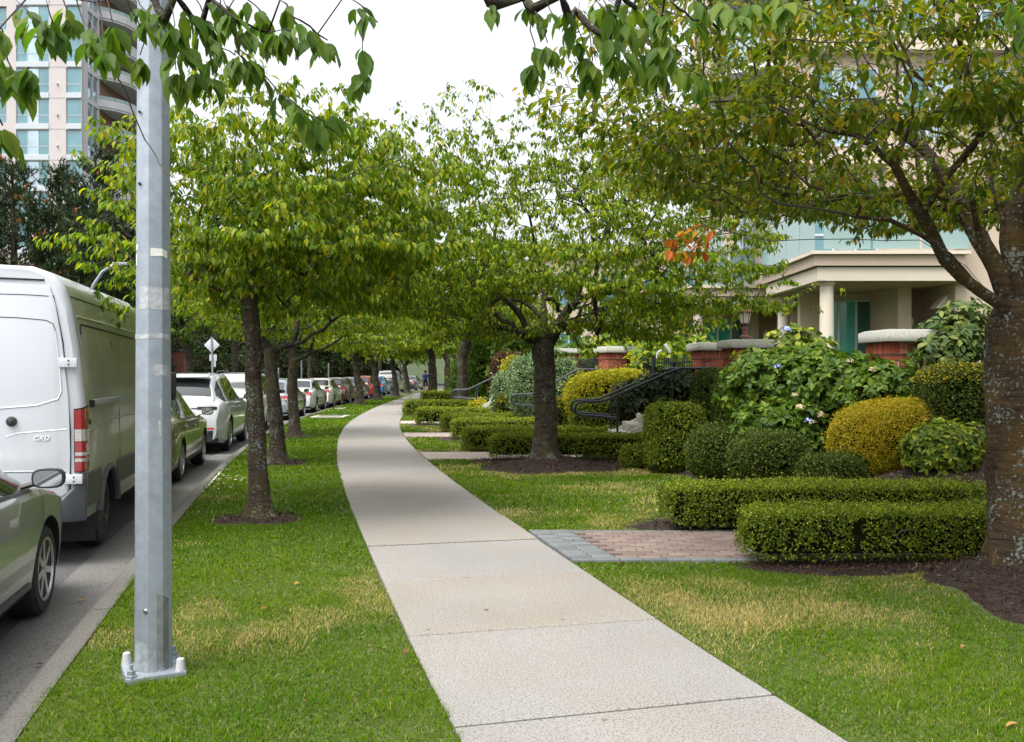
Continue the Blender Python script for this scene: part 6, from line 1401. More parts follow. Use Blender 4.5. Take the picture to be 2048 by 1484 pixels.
# ------------------------------------------------------------------ cars
PROF = {
 'sedan': dict(L=4.65, W=1.80, wb=2.68, fo=0.93, r=0.325,
   T=[(-2.325, .60), (-2.30, .72), (-2.26, .95), (-2.16, 1.035), (-1.80, 1.06), (-1.62, 1.075), (-1.02, 1.345), (-.60, 1.43), (-.1, 1.455), (.35, 1.425), (.62, 1.34), (1.32, .985), (1.65, .925), (2.05, .80), (2.24, .68), (2.325, .52)],
   B=[(-2.325, .58), (-2.26, .86), (-2.1, .965), (-1.6, .975), (0, .945), (1.3, .91), (1.9, .80), (2.2, .66), (2.325, .5)], rg=(-1.60, -0.98), wg=(0.66, 1.28), pil=(-0.25,), top=0.085),
 'suv': dict(L=4.90, W=1.97, wb=2.89, fo=0.95, r=0.375,
   T=[(-2.45, .66), (-2.43, .86), (-2.37, 1.10), (-2.30, 1.17), (-2.20, 1.20), (-1.72, 1.60), (-1.60, 1.655), (-1.0, 1.70), (-.2, 1.715), (.30, 1.68), (.60, 1.59), (1.38, 1.14), (1.75, 1.08), (2.2, .93), (2.38, .78), (2.45, .6)],
   B=[(-2.45, .64), (-2.37, 1.03), (-2.2, 1.09), (-1.6, 1.10), (0, 1.06), (1.3, 1.04), (2.0, .92), (2.35, .75), (2.45, .58)], rg=(-2.18, -1.72), wg=(0.63, 1.34), pil=(-0.15, -1.35), top=0.10),
 'wagon': dict(L=4.55, W=1.82, wb=2.62, fo=0.9, r=0.35,
   T=[(-2.275, .62), (-2.26, .85), (-2.22, 1.08), (-2.17, 1.13), (-1.98, 1.56), (-1.85, 1.66), (-1.0, 1.72), (-.1, 1.72), (.35, 1.68), (.6, 1.58), (1.35, 1.10), (1.7, 1.04), (2.1, .90), (2.22, .75), (2.275, .58)],
   B=[(-2.275, .60), (-2.2, 1.02), (-1.6, 1.06), (0, 1.03), (1.3, 1.0), (2.0, .88), (2.2, .72), (2.275, .56)], rg=(-2.155, -1.95), wg=(0.64, 1.30), pil=(-0.2, -1.3), top=0.10),
 'hatch': dict(L=4.25, W=1.76, wb=2.55, fo=0.88, r=0.32,
   T=[(-2.125, .60), (-2.11, .80), (-2.06, .98), (-1.98, 1.04), (-1.62, 1.36), (-1.45, 1.44), (-.7, 1.51), (0, 1.515), (.4, 1.47), (.65, 1.37), (1.33, 1.0), (1.6, .94), (1.95, .80), (2.08, .66), (2.125, .5)],
   B=[(-2.125, .58), (-2.05, .92), (-1.6, .98), (0, .95), (1.3, .91), (1.85, .80), (2.08, .62), (2.125, .48)], rg=(-1.95, -1.60), wg=(0.68, 1.28), pil=(-0.15, -1.15), top=0.09),
 'pickup': dict(L=5.5, W=2.0, wb=3.4, fo=0.95, r=0.40,
   T=[(-2.75, .70), (-2.74, 1.20), (-2.70, 1.25), (-1.0, 1.27), (-.72, 1.30), (-.62, 1.80), (-.45, 1.88), (0.2, 1.91), (.7, 1.86), (.95, 1.75), (1.5, 1.30), (1.9, 1.25), (2.5, 1.15), (2.7, .95), (2.75, .7)],
   B=[(-2.75, .68), (-2.7, 1.2), (-.7, 1.22), (0, 1.2), (1.5, 1.18), (2.4, 1.08), (2.7, .9), (2.75, .66)], rg=(-.69, -.60), wg=(0.98, 1.46), pil=(0.15,), top=0.12)}
CARMESH = {}
class Shape:
    def __init__(s, kind):
        p = PROF[kind]; s.p = p; s.L, s.W = p['L'], p['W']; yy = np.linspace(-s.L / 2, s.L / 2, 241)
        def sm(tab, k=7):
            t = np.array(tab); z = np.interp(yy, t[:, 0], t[:, 1]); zp = np.r_[np.full(k, z[0]), z, np.full(k, z[-1])]; return np.convolve(zp, np.ones(k) / k, 'same')[k:-k]
        s.yy = yy; s.T_ = sm(p['T']); s.B_ = np.minimum(sm(p['B']), s.T_ - 0.02)
    def T(s, y): return np.interp(y, s.yy, s.T_)
    def B(s, y): return np.interp(y, s.yy, s.B_)
    def w(s, y):
        u = np.clip((np.abs(y) - (s.L / 2 - 0.75)) / 0.75, 0, 1); k = np.where(np.asarray(y) > 0, 0.26, 0.17); return s.W / 2 * (1 - k * u ** 2.6)
    def wr(s, y):
        g = np.clip((s.T(y) - s.B(y)) / 0.38, 0, 1); return s.w(y) * (0.84 * (1 - g) + 0.665 * g) if s.p is not PROF['pickup'] else s.w(y) * (0.93 * (1 - g) + 0.74 * g)
    def sec(s, y):
        T, B, w_ = float(s.T(y)), float(s.B(y)), float(s.w(y)); wr = float(s.wr(y)); zb = 0.20 + 0.10 * max(0, (abs(y) - (s.L / 2 - 0.5)) / 0.5)
        e = min(0.06, (T - B) * 0.4)
        return [(0, zb), (w_ * 0.90, zb), (w_ * 0.965, zb + 0.07), (w_ * 0.985, zb + (B - zb) * 0.30), (w_ * 1.0, zb + (B - zb) * 0.62), (w_ * 0.992, B - 0.05 * (B - zb)), (w_ * 0.965, B), (w_ * 0.94, B + e * 0.35),
                (wr + 0.025, T - e * 1.5), (wr, T - e * 0.75), (wr * 0.93, T - e * 0.15), (wr * 0.6, T + 0.008), (0, T + 0.018)]
    def side(s, y, z):
        q = s.sec(y); xs = [a for a, _ in q[1:10]]; zs = [b_ for _, b_ in q[1:10]]; return float(np.interp(z, zs, xs))
    def body(s, name, mat):
        st = np.unique(np.r_[np.linspace(-s.L / 2, -s.L / 2 + 0.8, 22), np.linspace(-s.L / 2 + 0.8, s.L / 2 - 0.6, 36), np.linspace(s.L / 2 - 0.6, s.L / 2, 16)]); V, F = [], []; n = 24
        for y in st:
            q = s.sec(y); ring = [(x, y, z) for x, z in q] + [(-x, y, z) for x, z in q[-2:0:-1]]; V += ring
        n = len(ring); k = len(st)
        for i in range(k - 1):
            for j in range(n): j2 = (j + 1) % n; F.append((i * n + j, i * n + j2, (i + 1) * n + j2, (i + 1) * n + j))
        F.append(tuple(range(n))); F.append(tuple((k - 1) * n + j for j in range(n)))
        b = MB(); b.add(V, F); me = b.mesh(name, [mat, M['seam']], True, 32); o = link(name, me)
        p = s.p; fa = s.L / 2 - p['fo']; ra = fa - p['wb']; s.fa, s.ra = fa, ra
        for y in (fa, ra):
            for sd in (-1, 1):
                c = MB(); R_ = p['r'] + 0.055; x0, x1 = (s.W / 2 - 0.30) * sd, (s.W / 2 + 0.3) * sd
                for x in (x0, x1): c.v += [(x, y + R_ * math.cos(a), p['r'] + R_ * math.sin(a)) for a in np.linspace(0, 2 * math.pi, 28, endpoint=False)]
                for j in range(28): c.f.append([j, (j + 1) % 28, 28 + (j + 1) % 28, 28 + j]); c.m.append(0)
                c.f.append(list(range(28))); c.f.append(list(range(28, 56))); c.m += [0, 0]
                co = link('cutter', c.mesh('cutter', [M['seam']])); md = o.modifiers.new('cut', 'BOOLEAN'); md.operation = 'DIFFERENCE'; md.object = co; md.solver = 'EXACT'
                md.material_mode = 'TRANSFER'
                dg = bpy.context.evaluated_depsgraph_get(); dg.update(); nm = bpy.data.meshes.new_from_object(o.evaluated_get(dg)); o.modifiers.clear(); o.data = nm; bpy.data.objects.remove(co)
        me = o.data; bm = bmesh.new(); bm.from_mesh(me)
        for f in bm.faces: f.smooth = True
        for e in bm.edges:
            if len(e.link_faces) == 2 and (e.calc_face_angle(0) > R(32) or e.link_faces[0].material_index != e.link_faces[1].material_index): e.smooth = False
        bm.to_mesh(me); bm.free(); me.name = name; COL.objects.unlink(o); bpy.data.objects.remove(o); return me
    def pane(s, y0, y1, sd, d=0.004, zlo=0.03):
        V = []; m = 9; ys = np.linspace(y0, y1, m); F = []; rows = 4
        for y in ys:
            lo = s.B(y) + zlo; hi = max(s.T(y) - s.p['top'], lo + 0.004)
            for k in range(rows): z = lo + (hi - lo) * k / (rows - 1); V.append(((s.side(y, z) + d) * sd, y, z))
        for i in range(m - 1):
            for k in range(rows - 1): F.append((i * rows + k, (i + 1) * rows + k, (i + 1) * rows + k + 1, i * rows + k + 1))
        b = MB(); b.add(V, F); return b
    def screen(s, y0, y1, inset=0.06, d=0.006):
        V = []; F = []; m = 10; c = 9
        for y in np.linspace(y0, y1, m):
            e = min(0.06, (s.T(y) - s.B(y)) * 0.4); w_ = s.wr(y) * 0.95 - inset * 0.4
            for k in range(c):
                x = -w_ + 2 * w_ * k / (c - 1); u = abs(x) / s.wr(y); z = np.interp(u, [0, 0.6, 0.93, 1.0], [s.T(y) + 0.018, s.T(y) + 0.008, s.T(y) - e * 0.15, s.T(y) - e * 0.75]); V.append((x, y, z + d))
        for i in range(m - 1):
            for k in range(c - 1): F.append((i * c + k, i * c + k + 1, (i + 1) * c + k + 1, (i + 1) * c + k))
        b = MB(); b.add(V, F); return b
    def ribbon(s, pts, wd=0.008, d=0.0015, sd=1):
        """thin dark line on the side: pts (y,z)"""
        V = []; pts = np.array(pts); n = len(pts); t = np.gradient(pts, axis=0); t /= np.linalg.norm(t, axis=1)[:, None] + 1e-9
        for i, (y, z) in enumerate(pts):
            for k in (-1, 1): yy, zz = y - t[i, 1] * wd / 2 * k, z + t[i, 0] * wd / 2 * k; V.append(((s.side(yy, zz) + d) * sd, yy, zz))
        b = MB(); b.add(V, [(2 * i, 2 * i + 2, 2 * i + 3, 2 * i + 1) for i in range(n - 1)]); return b
    def rear_y(s, x, z):
        ys = np.linspace(-s.L / 2, -s.L / 2 + 1.2, 200)
        for y in ys:
            if s.T(y) >= z and s.side(y, min(z, s.T(y) - 0.02)) >= abs(x): return float(y)
        return -s.L / 2
    def front_y(s, x, z):
        for y in np.linspace(s.L / 2, s.L / 2 - 1.2, 200):
            if s.T(y) >= z and s.side(y, min(z, s.T(y) - 0.02)) >= abs(x): return float(y)
        return s.L / 2
    def rear_patch(s, x0, x1, z0, z1, d=0.008, m=8, r=4, front=False):
        V, F = [], []
        f = s.front_y if front else s.rear_y; sg = 1 if front else -1
        for k in range(r):
            z = z0 + (z1 - z0) * k / (r - 1)
            for i in range(m): x = x0 + (x1 - x0) * i / (m - 1); V.append((x, f(x, z) + sg * d, z))
        for k in range(r - 1):
            for i in range(m - 1): F.append((k * m + i, k * m + i + 1, (k + 1) * m + i + 1, (k + 1) * m + i))
        b = MB(); b.add(V, F); return b

def wheel_meshes(r, style):
    key = ('wheel', r, style)
    if key in CARMESH: return CARMESH[key]
    b = MB(); w_ = 0.11; b.lathe([(r * 0.66, -w_ * 0.9), (r * 0.72, -w_), (r * 0.90, -w_), (r * 0.985, -w_ * 0.72), (r, -w_ * 0.3), (r, w_ * 0.3), (r * 0.985, w_ * 0.72), (r * 0.90, w_), (r * 0.72, w_), (r * 0.66, w_ * 0.9)], 30, axis='x'); t = b.mesh('tyre', [M['rubber']], True)
    c = MB(); c.lathe([(r * 0.64, w_ * 0.9), (r * 0.63, w_ * 0.6), (r * 0.60, w_ * 0.35), (0.02, w_ * 0.30)], 30, axis='x', mi=1, cap=False); c.lathe([(r * 0.69, w_ * 0.90), (r * 0.695, w_ * 1.02), (r * 0.64, w_ * 1.02), (r * 0.62, w_ * 0.6)], 30, axis='x', mi=0, cap=False)
    ns = {'alloy': 7, 'cap': 12, 'steel': 6}[style]
    for k in range(ns):
        a = 2 * math.pi * k / ns; M3 = Matrix.Rotation(a, 3, 'X'); L = r * 0.62; cw = 0.045 if ns < 9 else 0.03
        c.box(tuple(M3 @ Vector((w_ * 0.78, 0, L * 0.55))), (0.028, cw, L * 0.95), rot=M3)
    c.lathe([(0.06, w_ * 0.6), (0.06, w_ * 0.85), (0.03, w_ * 0.9)], 12, axis='x'); ri = c.mesh('rim', [M['alloy' if style != 'steel' else 'darkalloy'], M['blackplastic']], True)
    CARMESH[key] = (t, ri); return t, ri
def add_wheels(root, W_, fa, ra, r, style):
    t, ri = wheel_meshes(r, style)
    for y in (fa, ra):
        for sd in (1, -1):
            o = link('wheel', t, None, root, (sd * (W_ / 2 - 0.135), y, r), (0, 0, 0 if sd > 0 else math.pi)); link('rim', ri, None, o)
def place(root, Y, W_, gap=0.28, dth=0.0):
    s = s_at_Y(Y, -2.84 - gap - W_ / 2); off = float(kerb_off(s)) - 0.15 - gap - W_ / 2
    s = s_at_Y(Y, off); p = at_s(np.array([s]), np.array([off]))[0]; root.location = (p[0], p[1], ROADZ + 0.004); root.rotation_euler = (0, 0, heading(s) + dth)
def car(kind, label, Y, paint, lights='block', style='alloy', gap=0.28, name='parked_car', near=False, dark=True, trim=None, W_=None):
    key = kind
    if key not in CARMESH:
        s = Shape(kind); me = s.body(kind + '_body', paint); CARMESH[key] = (s, me)
    s, me = CARMESH[key]; root = empty(name); tag(root, label, 'pickup truck' if kind == 'pickup' else 'car', 'cars parked along the kerb'); p = s.p
    b = link('body', me, None, root)
    for i, sl_ in enumerate(b.material_slots):
        if i == 0: sl_.link = 'OBJECT'; sl_.material = paint
    lo, hi = p['rg'], p['wg']
    s.screen(*lo).build('rear_window', M['carglass'], root, smooth=True); s.screen(*hi).build('windscreen', M['carglass'], root, smooth=True)
    yb = p['rg'][1] - (0.55 if kind in ('sedan', 'hatch') else 0.36 if kind != 'pickup' else -0.08); cuts = [hi[1] - 0.22] + list(p['pil']) + [yb]
    for sd in (1, -1):
        for a, c in zip(cuts[:-1], cuts[1:]): s.pane(c + 0.035, a - 0.035, sd).build('side_window', M['carglass'], root, smooth=True)
        # belt moulding, door gaps, handles, mirror
        for yg in ([hi[1] - 0.12, p['pil'][0], p['pil'][0] - 0.95] if kind != 'pickup' else [hi[1] - 0.1, 0.15, -0.6]):
            zt = float(s.B(yg)) - 0.0; pts = [(yg + 0.05 * math.sin((z - 0.3) * 3), z) for z in np.linspace(0.30, zt, 12)]; s.ribbon(pts, 0.012, 0.006, sd).build('door_gap', M['seam'], root)
        s.ribbon([(y, 0.30) for y in np.linspace(s.ra + p['r'] + 0.1, s.fa - p['r'] - 0.1, 14)], 0.05, 0.008, sd).build('sill_trim', M['blackplastic'] if not near else M['greyplastic'], root)
        s.ribbon([(y, float(s.B(y)) + 0.018) for y in np.linspace(cuts[-1], cuts[0], 18)], 0.016, 0.009, sd).build('belt_moulding', M['blackplastic'], root)
        for yg in (p['pil'][0] + 0.13, p['pil'][0] - 0.83):
            if kind == 'pickup' and yg < -0.5: continue
            z = float(s.B(yg)) - 0.12; h = MB(); h.box(((s.side(yg, z) + 0.018) * sd, yg, z), (0.03, 0.2, 0.035)); h.build('door_handle', paint, root, bevel=0.008)
        ym = hi[1] - 0.30; z = float(s.B(ym)) + 0.10; x = s.side(ym, float(s.B(ym)) + 0.02)
        m = MB(); m.tube([((x - 0.03) * sd, ym, z - 0.06), ((x + 0.08) * sd, ym - 0.01, z - 0.03)], [0.022, 0.02], 6)
        V = []
        for (yy, kx, kz) in ((-0.045, 0.94, 0.92), (-0.03, 1.0, 1.0), (0.02, 0.95, 0.95), (0.07, 0.7, 0.75), (0.09, 0.3, 0.35)):
            for q in range(16): a = 2 * math.pi * q / 16; ca, sa = math.cos(a), math.sin(a); V.append(((x + 0.145 + 0.105 * kx * np.sign(ca) * abs(ca) ** 0.65) * sd, ym + yy, z + 0.068 * kz * np.sign(sa) * abs(sa) ** 0.65))
        m.add(V, [(i * 16 + j, i * 16 + (j + 1) % 16, (i + 1) * 16 + (j + 1) % 16, (i + 1) * 16 + j) for i in range(4) for j in range(16)] + [tuple(range(16)), tuple(range(64, 80))])
        mo = m.build('mirror', M['blackplastic'] if dark else paint, root, smooth=True)
        g = MB(); g.add([((x + 0.145 + 0.088 * np.sign(math.cos(a)) * abs(math.cos(a)) ** 0.6) * sd, ym - 0.048, z + 0.054 * np.sign(math.sin(a)) * abs(math.sin(a)) ** 0.6) for a in np.linspace(0, 2 * math.pi, 20, endpoint=False)], [tuple(range(20))]); g.build('mirror_glass', M['mirror'], mo)
        # lamps
        W2 = s.W / 2
        if lights == 'strip':
            x0, x1 = 0.42, W2 - 0.17; s.rear_patch(x0 * sd, x1 * sd, 0.94, 1.01).build('tail_light', M['darklens'], root, smooth=True); s.rear_patch((W2 - 0.42) * sd, (W2 - 0.22) * sd, 0.535, 0.565, 0.012).build('reflector', M['redbright'], root)
        elif lights == 'tall':
            s.rear_patch((W2 - 0.21) * sd, (W2 - 0.11) * sd, 0.78, 1.06, 0.012).build('tail_light', M['redbright'], root, smooth=True)
        else:
            s.rear_patch((W2 - 0.42) * sd, (W2 - 0.115) * sd, 0.74, 0.90, 0.010).build('tail_light', M['redlens'], root, smooth=True); s.rear_patch((W2 - 0.36) * sd, (W2 - 0.16) * sd, 0.755, 0.79, 0.013).build('reverse_light', M['clearlens'], root, smooth=True)
        s.rear_patch((W2 - 0.45) * sd, (W2 - 0.2) * sd, 0.62, 0.72, 0.006, front=True).build('headlight', M['clearlens'], root, smooth=True)
    s.rear_patch(-0.30, 0.30, 0.22, 0.36 if kind in ('sedan', 'hatch') else 0.50, 0.010).build('lower_bumper', M['blackplastic'], root, smooth=True) if kind != 'suv' else None
    if kind in ('suv', 'wagon'): s.rear_patch(-(s.W / 2 - 0.15), s.W / 2 - 0.15, 0.27, 0.50, 0.012, 16).build('lower_bumper', M['blackplastic'], root, smooth=True)
    if kind == 'suv':
        s.rear_patch(-0.55, 0.55, 0.955, 0.985, 0.007, 12).build('light_bar', M['darklens'], root, smooth=True)
        for x in (-0.55, -0.42, 0.42, 0.55): e = MB(); e.lathe([(0.05, 0), (0.05, 0.1), (0.035, 0.02)], 12); o = e.build('exhaust_tip', M['chrome'], root); o.location = (x, -s.L / 2 + 0.06, 0.30); o.rotation_euler = (R(90), 0, 0)
        sp_ = MB(); sp_.box((0, -1.80, 1.655), (1.15, 0.26, 0.03), rot=Matrix.Rotation(R(12), 3, 'X')); sp_.build('spoiler', paint, root, bevel=0.01)
    if kind == 'wagon':
        for sd in (-1, 1): r = MB(); r.tube([(0.56 * sd, -1.6, 1.70), (0.57 * sd, -1.4, 1.775), (0.57 * sd, 0.1, 1.785), (0.56 * sd, 0.3, 1.73)], 0.018, 6); r.build('roof_rail', M['blackplastic'], root)
        w2 = MB(); w2.box((0.15, -2.11, 1.22), (0.5, 0.02, 0.015)); w2.build('rear_wiper', M['blackplastic'], root)
    if kind == 'pickup':
        b2 = MB(); b2.box((0, -1.75, 1.285), (1.72, 1.9, 0.012)); b2.build('bed_opening', M['seam'], root)
    z = 0.80 if kind in ('suv', 'wagon') else 0.70
    y = s.rear_y(0.15, z); l_ = MB(); l_.box((0, y - 0.012, z), (0.30, 0.012, 0.155)); l_.build('licence_plate', M['plate'], root)
    add_wheels(root, s.W, s.fa, s.ra, p['r'], style); place(root, Y, s.W, gap); return root, s

paint = lambda n, c, **k: carpaint(n, c, **k)
silver_car, S0 = car('sedan', 'silver grey sedan cut by the left picture edge, door mirror towards the camera', 5.05, paint('silver_grey_paint', (0.33, 0.335, 0.34), metal=0.5, rough=0.34), style='alloy', gap=0.34, near=True)
car('sedan', 'khaki green sedan parked between the white van and white crossover', 15.8, paint('khaki_paint', (0.15, 0.14, 0.06), metal=0.6, rough=0.3), style='cap', dark=False, gap=0.4)
car('suv', 'white crossover with slim dark rear light strip and black lower bumper', 21.7, paint('white_paint', (0.40, 0.42, 0.44), rough=0.3), 'strip')
car('wagon', 'white boxy wagon with roof rails and tall red tail lights behind the second trunk', 29.0, paint('white_paint_b', (0.40, 0.42, 0.44), rough=0.3), 'tall')
car('hatch', 'silver blue-grey hatchback seen between two verge trunks', 35.2, paint('blue_grey_paint', (0.30, 0.34, 0.36), metal=0.6))
car('sedan', 'bright white sedan right of the third verge trunk', 41.2, paint('white_paint_c', (0.40, 0.42, 0.44)))
car('sedan', 'beige white sedan behind the bright white one', 46.7, paint('pearl_paint', (0.58, 0.56, 0.50), rough=0.3))
car('sedan', 'dark maroon sedan behind the beige white one', 52.0, paint('maroon_paint', (0.07, 0.012, 0.014), rough=0.3))
car('sedan', 'dark blue sedan behind the fourth verge trunk', 57.3, paint('navy_paint', (0.012, 0.03, 0.055)))
car('hatch', 'bright red hatchback in the row of parked cars', 62.6, paint('red_paint', (0.36, 0.02, 0.018)), dark=False)
car('sedan', 'mid blue sedan behind the red hatchback', 69.5, paint('blue_paint', (0.02, 0.11, 0.26)))
car('pickup', 'dark grey pickup truck towering at the end of the row', 77.0, paint('charcoal_paint', (0.03, 0.034, 0.04)), 'tall', name='parked_pickup')
car('sedan', 'dark sedan last in the row beyond the walking person', 87.0, paint('black_paint', (0.03, 0.03, 0.03)))

# ------------------------------------------------------------------ the white van
def van():
    L, W_, Hh = 5.75, 1.99, 2.70; root = empty('delivery_van'); tag(root, 'dirty white high-roof delivery van parked behind the silver sedan, rear doors facing us', 'van')
    wp = carpaint('van_white', (0.44, 0.47, 0.51), rough=0.35, dirt=0.12, coat=0.5); sp_ = plain('van_side_grime_reflection', (0.27, 0.27, 0.215), 0.30, var=0.22, vscale=1.6, spec=0.5, coat=0.3, dirt=(0.16, 0.17, 0.115), dscale=1.1)  # side colour holds grime plus a painted dark green reflection of the planting
    yr, yf = -L / 2, L / 2
    def hw(z): return float(np.interp(z, [0.3, 0.55, 1.0, 1.45, 2.0, 2.35, 2.52, 2.62, 2.68, 2.70], [0.955, 0.985, 0.995, 0.985, 0.925, 0.865, 0.81, 0.72, 0.55, 0.0]))
    zs = [0.40, 0.55, 0.8, 1.0, 1.2, 1.45, 1.7, 2.0, 2.2, 2.35, 2.45, 2.52, 2.57, 2.62, 2.65, 2.68]
    def ring(y, sc_=1.0, zk=1.0, dz=0.0): return [(0, y, 0.40)] + [(hw(z) * sc_, y, 0.40 + (z - 0.40) * zk) for z in zs] + [(0, y, 0.40 + (2.70 - 0.4) * zk)] + [(-hw(z) * sc_, y, 0.40 + (z - 0.40) * zk) for z in zs[::-1]]
    st = [(yr, 0.955, 0.985), (yr + 0.025, 0.985, 0.995), (yr + 0.07, 1.0, 1.0), (yr + 0.5, 1.0, 1.0), (yr + 2, 1.0, 1.0), (yf - 2.1, 1, 1), (yf - 1.75, 1, 0.97), (yf - 1.35, 0.99, 0.82), (yf - 0.95, 0.98, 0.60), (yf - 0.8, 0.97, 0.46), (yf - 0.35, 0.93, 0.36), (yf - 0.08, 0.86, 0.26), (yf, 0.80, 0.14)]
    V, F = [], []
    for y, a, k in st: V += ring(y, a, k)
    n = len(ring(0)); k = len(st)
    for i in range(k - 1):
        for j in range(n): j2 = (j + 1) % n; F.append((i * n + j, i * n + j2, (i + 1) * n + j2, (i + 1) * n + j))
    F.append(tuple(range(n))); F.append(tuple((k - 1) * n + j for j in range(n)))
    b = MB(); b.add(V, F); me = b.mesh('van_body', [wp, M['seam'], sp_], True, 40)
    o = link('body', me); r = 0.345; ra = yr + 1.05; fa = ra + 3.45
    for y in (ra, fa):
        for sd in (-1, 1):
            c = MB(); R_ = r + 0.075; x0, x1 = 0.62 * sd, 1.3 * sd
            for x in (x0, x1): c.v += [(x, y + R_ * math.cos(a), r + R_ * math.sin(a)) for a in np.linspace(0, 2 * math.pi, 32, endpoint=False)]
            for j in range(32): c.f.append([j, (j + 1) % 32, 32 + (j + 1) % 32, 32 + j]); c.m.append(0)
            c.f += [list(range(32)), list(range(32, 64))]; c.m += [0, 0]; co = link('cutter', c.mesh('cutter', [M['seam']])); md = o.modifiers.new('cut', 'BOOLEAN'); md.object = co; md.operation = 'DIFFERENCE'; md.solver = 'EXACT'; md.material_mode = 'TRANSFER'
            dg = bpy.context.evaluated_depsgraph_get(); dg.update(); nm = bpy.data.meshes.new_from_object(o.evaluated_get(dg)); o.modifiers.clear(); o.data = nm; bpy.data.objects.remove(co)
    bm = bmesh.new(); bm.from_mesh(o.data)
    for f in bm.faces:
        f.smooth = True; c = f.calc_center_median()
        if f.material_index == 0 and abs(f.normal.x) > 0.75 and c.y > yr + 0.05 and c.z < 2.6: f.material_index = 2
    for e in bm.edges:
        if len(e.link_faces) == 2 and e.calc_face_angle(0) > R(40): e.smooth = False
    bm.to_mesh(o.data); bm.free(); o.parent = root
    # rear doors: two leaves, slightly proud of the frame, edges recessed
    def door(sd):
        x0 = 0.008 * sd; pts = []
        zsd = [0.57, 0.60, 0.66, 0.8, 1.0, 1.25, 1.5, 1.75, 2.0, 2.2, 2.35, 2.5]; ed = lambda z: (hw(z) * 0.955 - 0.075) if z > 0.7 else (hw(0.7) * 0.955 - 0.075) - 0.16 * ((0.7 - z) / 0.13) ** 2
        pts = [(x0, 0.57)] + [(ed(z) * sd, z) for z in zsd] + [(x0, 2.54)]
        b = MB(); m = len(pts); v = [(x, yr + 0.01, z) for x, z in pts] + [(x, yr - 0.022, z) for x, z in pts]
        b.add(v, [tuple(range(m)), tuple(range(2 * m - 1, m - 1, -1))] + [(i, (i + 1) % m, m + (i + 1) % m, m + i) for i in range(m)]); d = b.build('rear_door', wp, root, bevel=0.009)
        # raised swage lines round the blank window panel
        def line(ps, wd, name, mat, dd=0.0235, th=0.010):
            b = MB(); b.tube([(x * sd, yr - dd, z) for x, z in ps], wd, 6, squash=1.0); b.build(name, mat, d, smooth=True)
        line([(0.10, 2.225), (0.45, 2.215), (0.68, 2.195), (0.735, 2.165), (0.755, 2.10)], 0.004, 'panel_edge', M['seam'], 0.0215); line([(0.755, 2.10), (0.79, 1.8), (0.805, 1.56), (0.775, 1.495), (0.6, 1.44), (0.1, 1.40)], 0.009, 'panel_edge', wp, 0.020)
        line([(0.05, 2.425), (0.5, 2.42), (0.70, 2.41)], 0.004, 'panel_edge', M['seam'], 0.0215); line([(0.35, 1.165), (0.45, 1.195), (0.85, 1.225)], 0.006, 'panel_edge', wp, 0.020)
        line([(0.06, 0.86), (0.5, 0.855), (0.84, 0.85)], 0.012, 'step_line', M['glue'], 0.016)
        for zh in (1.82, 0.78):
            xh = ed(zh); h = MB(); h.box(((xh + 0.035) * sd, yr - 0.034, zh), (0.15, 0.026, 0.085)); hg = h.build('hinge', wp, d, bevel=0.006)
            for zz in (-0.018, 0.018): q = MB(); q.lathe([(0.008, 0), (0.008, 0.004)], 8); ob_ = q.build('hinge_bolt', M['seam'], d); ob_.location = ((xh + 0.04) * sd, yr - 0.047, zh + zz); ob_.rotation_euler = (R(90), 0, 0)
        return d
    d1 = door(1); door(-1)
    g = MB(); g.add([(hw(0.75) * 0.955 - 0.08, yr - 0.001, 0.5), (hw(0.75) * 0.955 - 0.066, yr - 0.001, 0.5)] + [(hw(z) * 0.955 - k, yr - 0.001, z) for z, k in ((1.2, .066), (2.0, .066), (2.42, .066))] + [(hw(z) * 0.955 - k, yr - 0.001, z) for z, k in ((2.42, .078), (2.0, .078), (1.2, .078))], [tuple(range(8))]); g.build('door_gap', M['seam'], root)
    kx = MB(); kx.lathe([(0.042, 0), (0.045, 0.015), (0.036, 0.03), (0.022, 0.034), (0.022, 0.05), (0.01, 0.055)], 18); kb = kx.build('door_knob', M['blackplastic'], d1, smooth=True); kb.location = (0.40, yr - 0.022, 1.30); kb.rotation_euler = (R(90), 0, 0)
    kx = MB(); kx.box((0.06, yr - 0.04, 1.21), (0.10, 0.035, 0.05)); kx.build('door_handle', M['blackplastic'], d1, bevel=0.012)
    cu = bpy.data.curves.new('badge', 'FONT'); cu.body = 'CRD'; cu.size = 0.058; cu.extrude = 0.004; cu.shear = 0.35; cu.space_character = 1.15; to = bpy.data.objects.new('badge_tmp', cu); COL.objects.link(to); dg = bpy.context.evaluated_depsgraph_get(); dg.update(); tm = bpy.data.meshes.new_from_object(to.evaluated_get(dg)); bpy.data.objects.remove(to)
    bo = link('badge', tm, M['chrome'], d1); tm.materials.clear(); tm.materials.append(M['chrome']); bo.location = (0.575, yr - 0.027, 1.13); bo.rotation_euler = (R(90), 0, 0)
    rim_ = MB(); rim_.lathe([(0.16, 0), (0.16, 0.06), (0.12, 0.07)], 12); 
    bl = MB(); bl.box((0, yr - 0.01, 2.60), (0.34, 0.05, 0.05)); bl.build('brake_light', M['redlens'], root, bevel=0.015)
    gut = MB(); gut.tube([(-0.66, yr - 0.004, 2.555), (0, yr - 0.01, 2.57), (0.66, yr - 0.004, 2.555)], 0.008, 6); gut.build('roof_gutter', M['seam'], root)
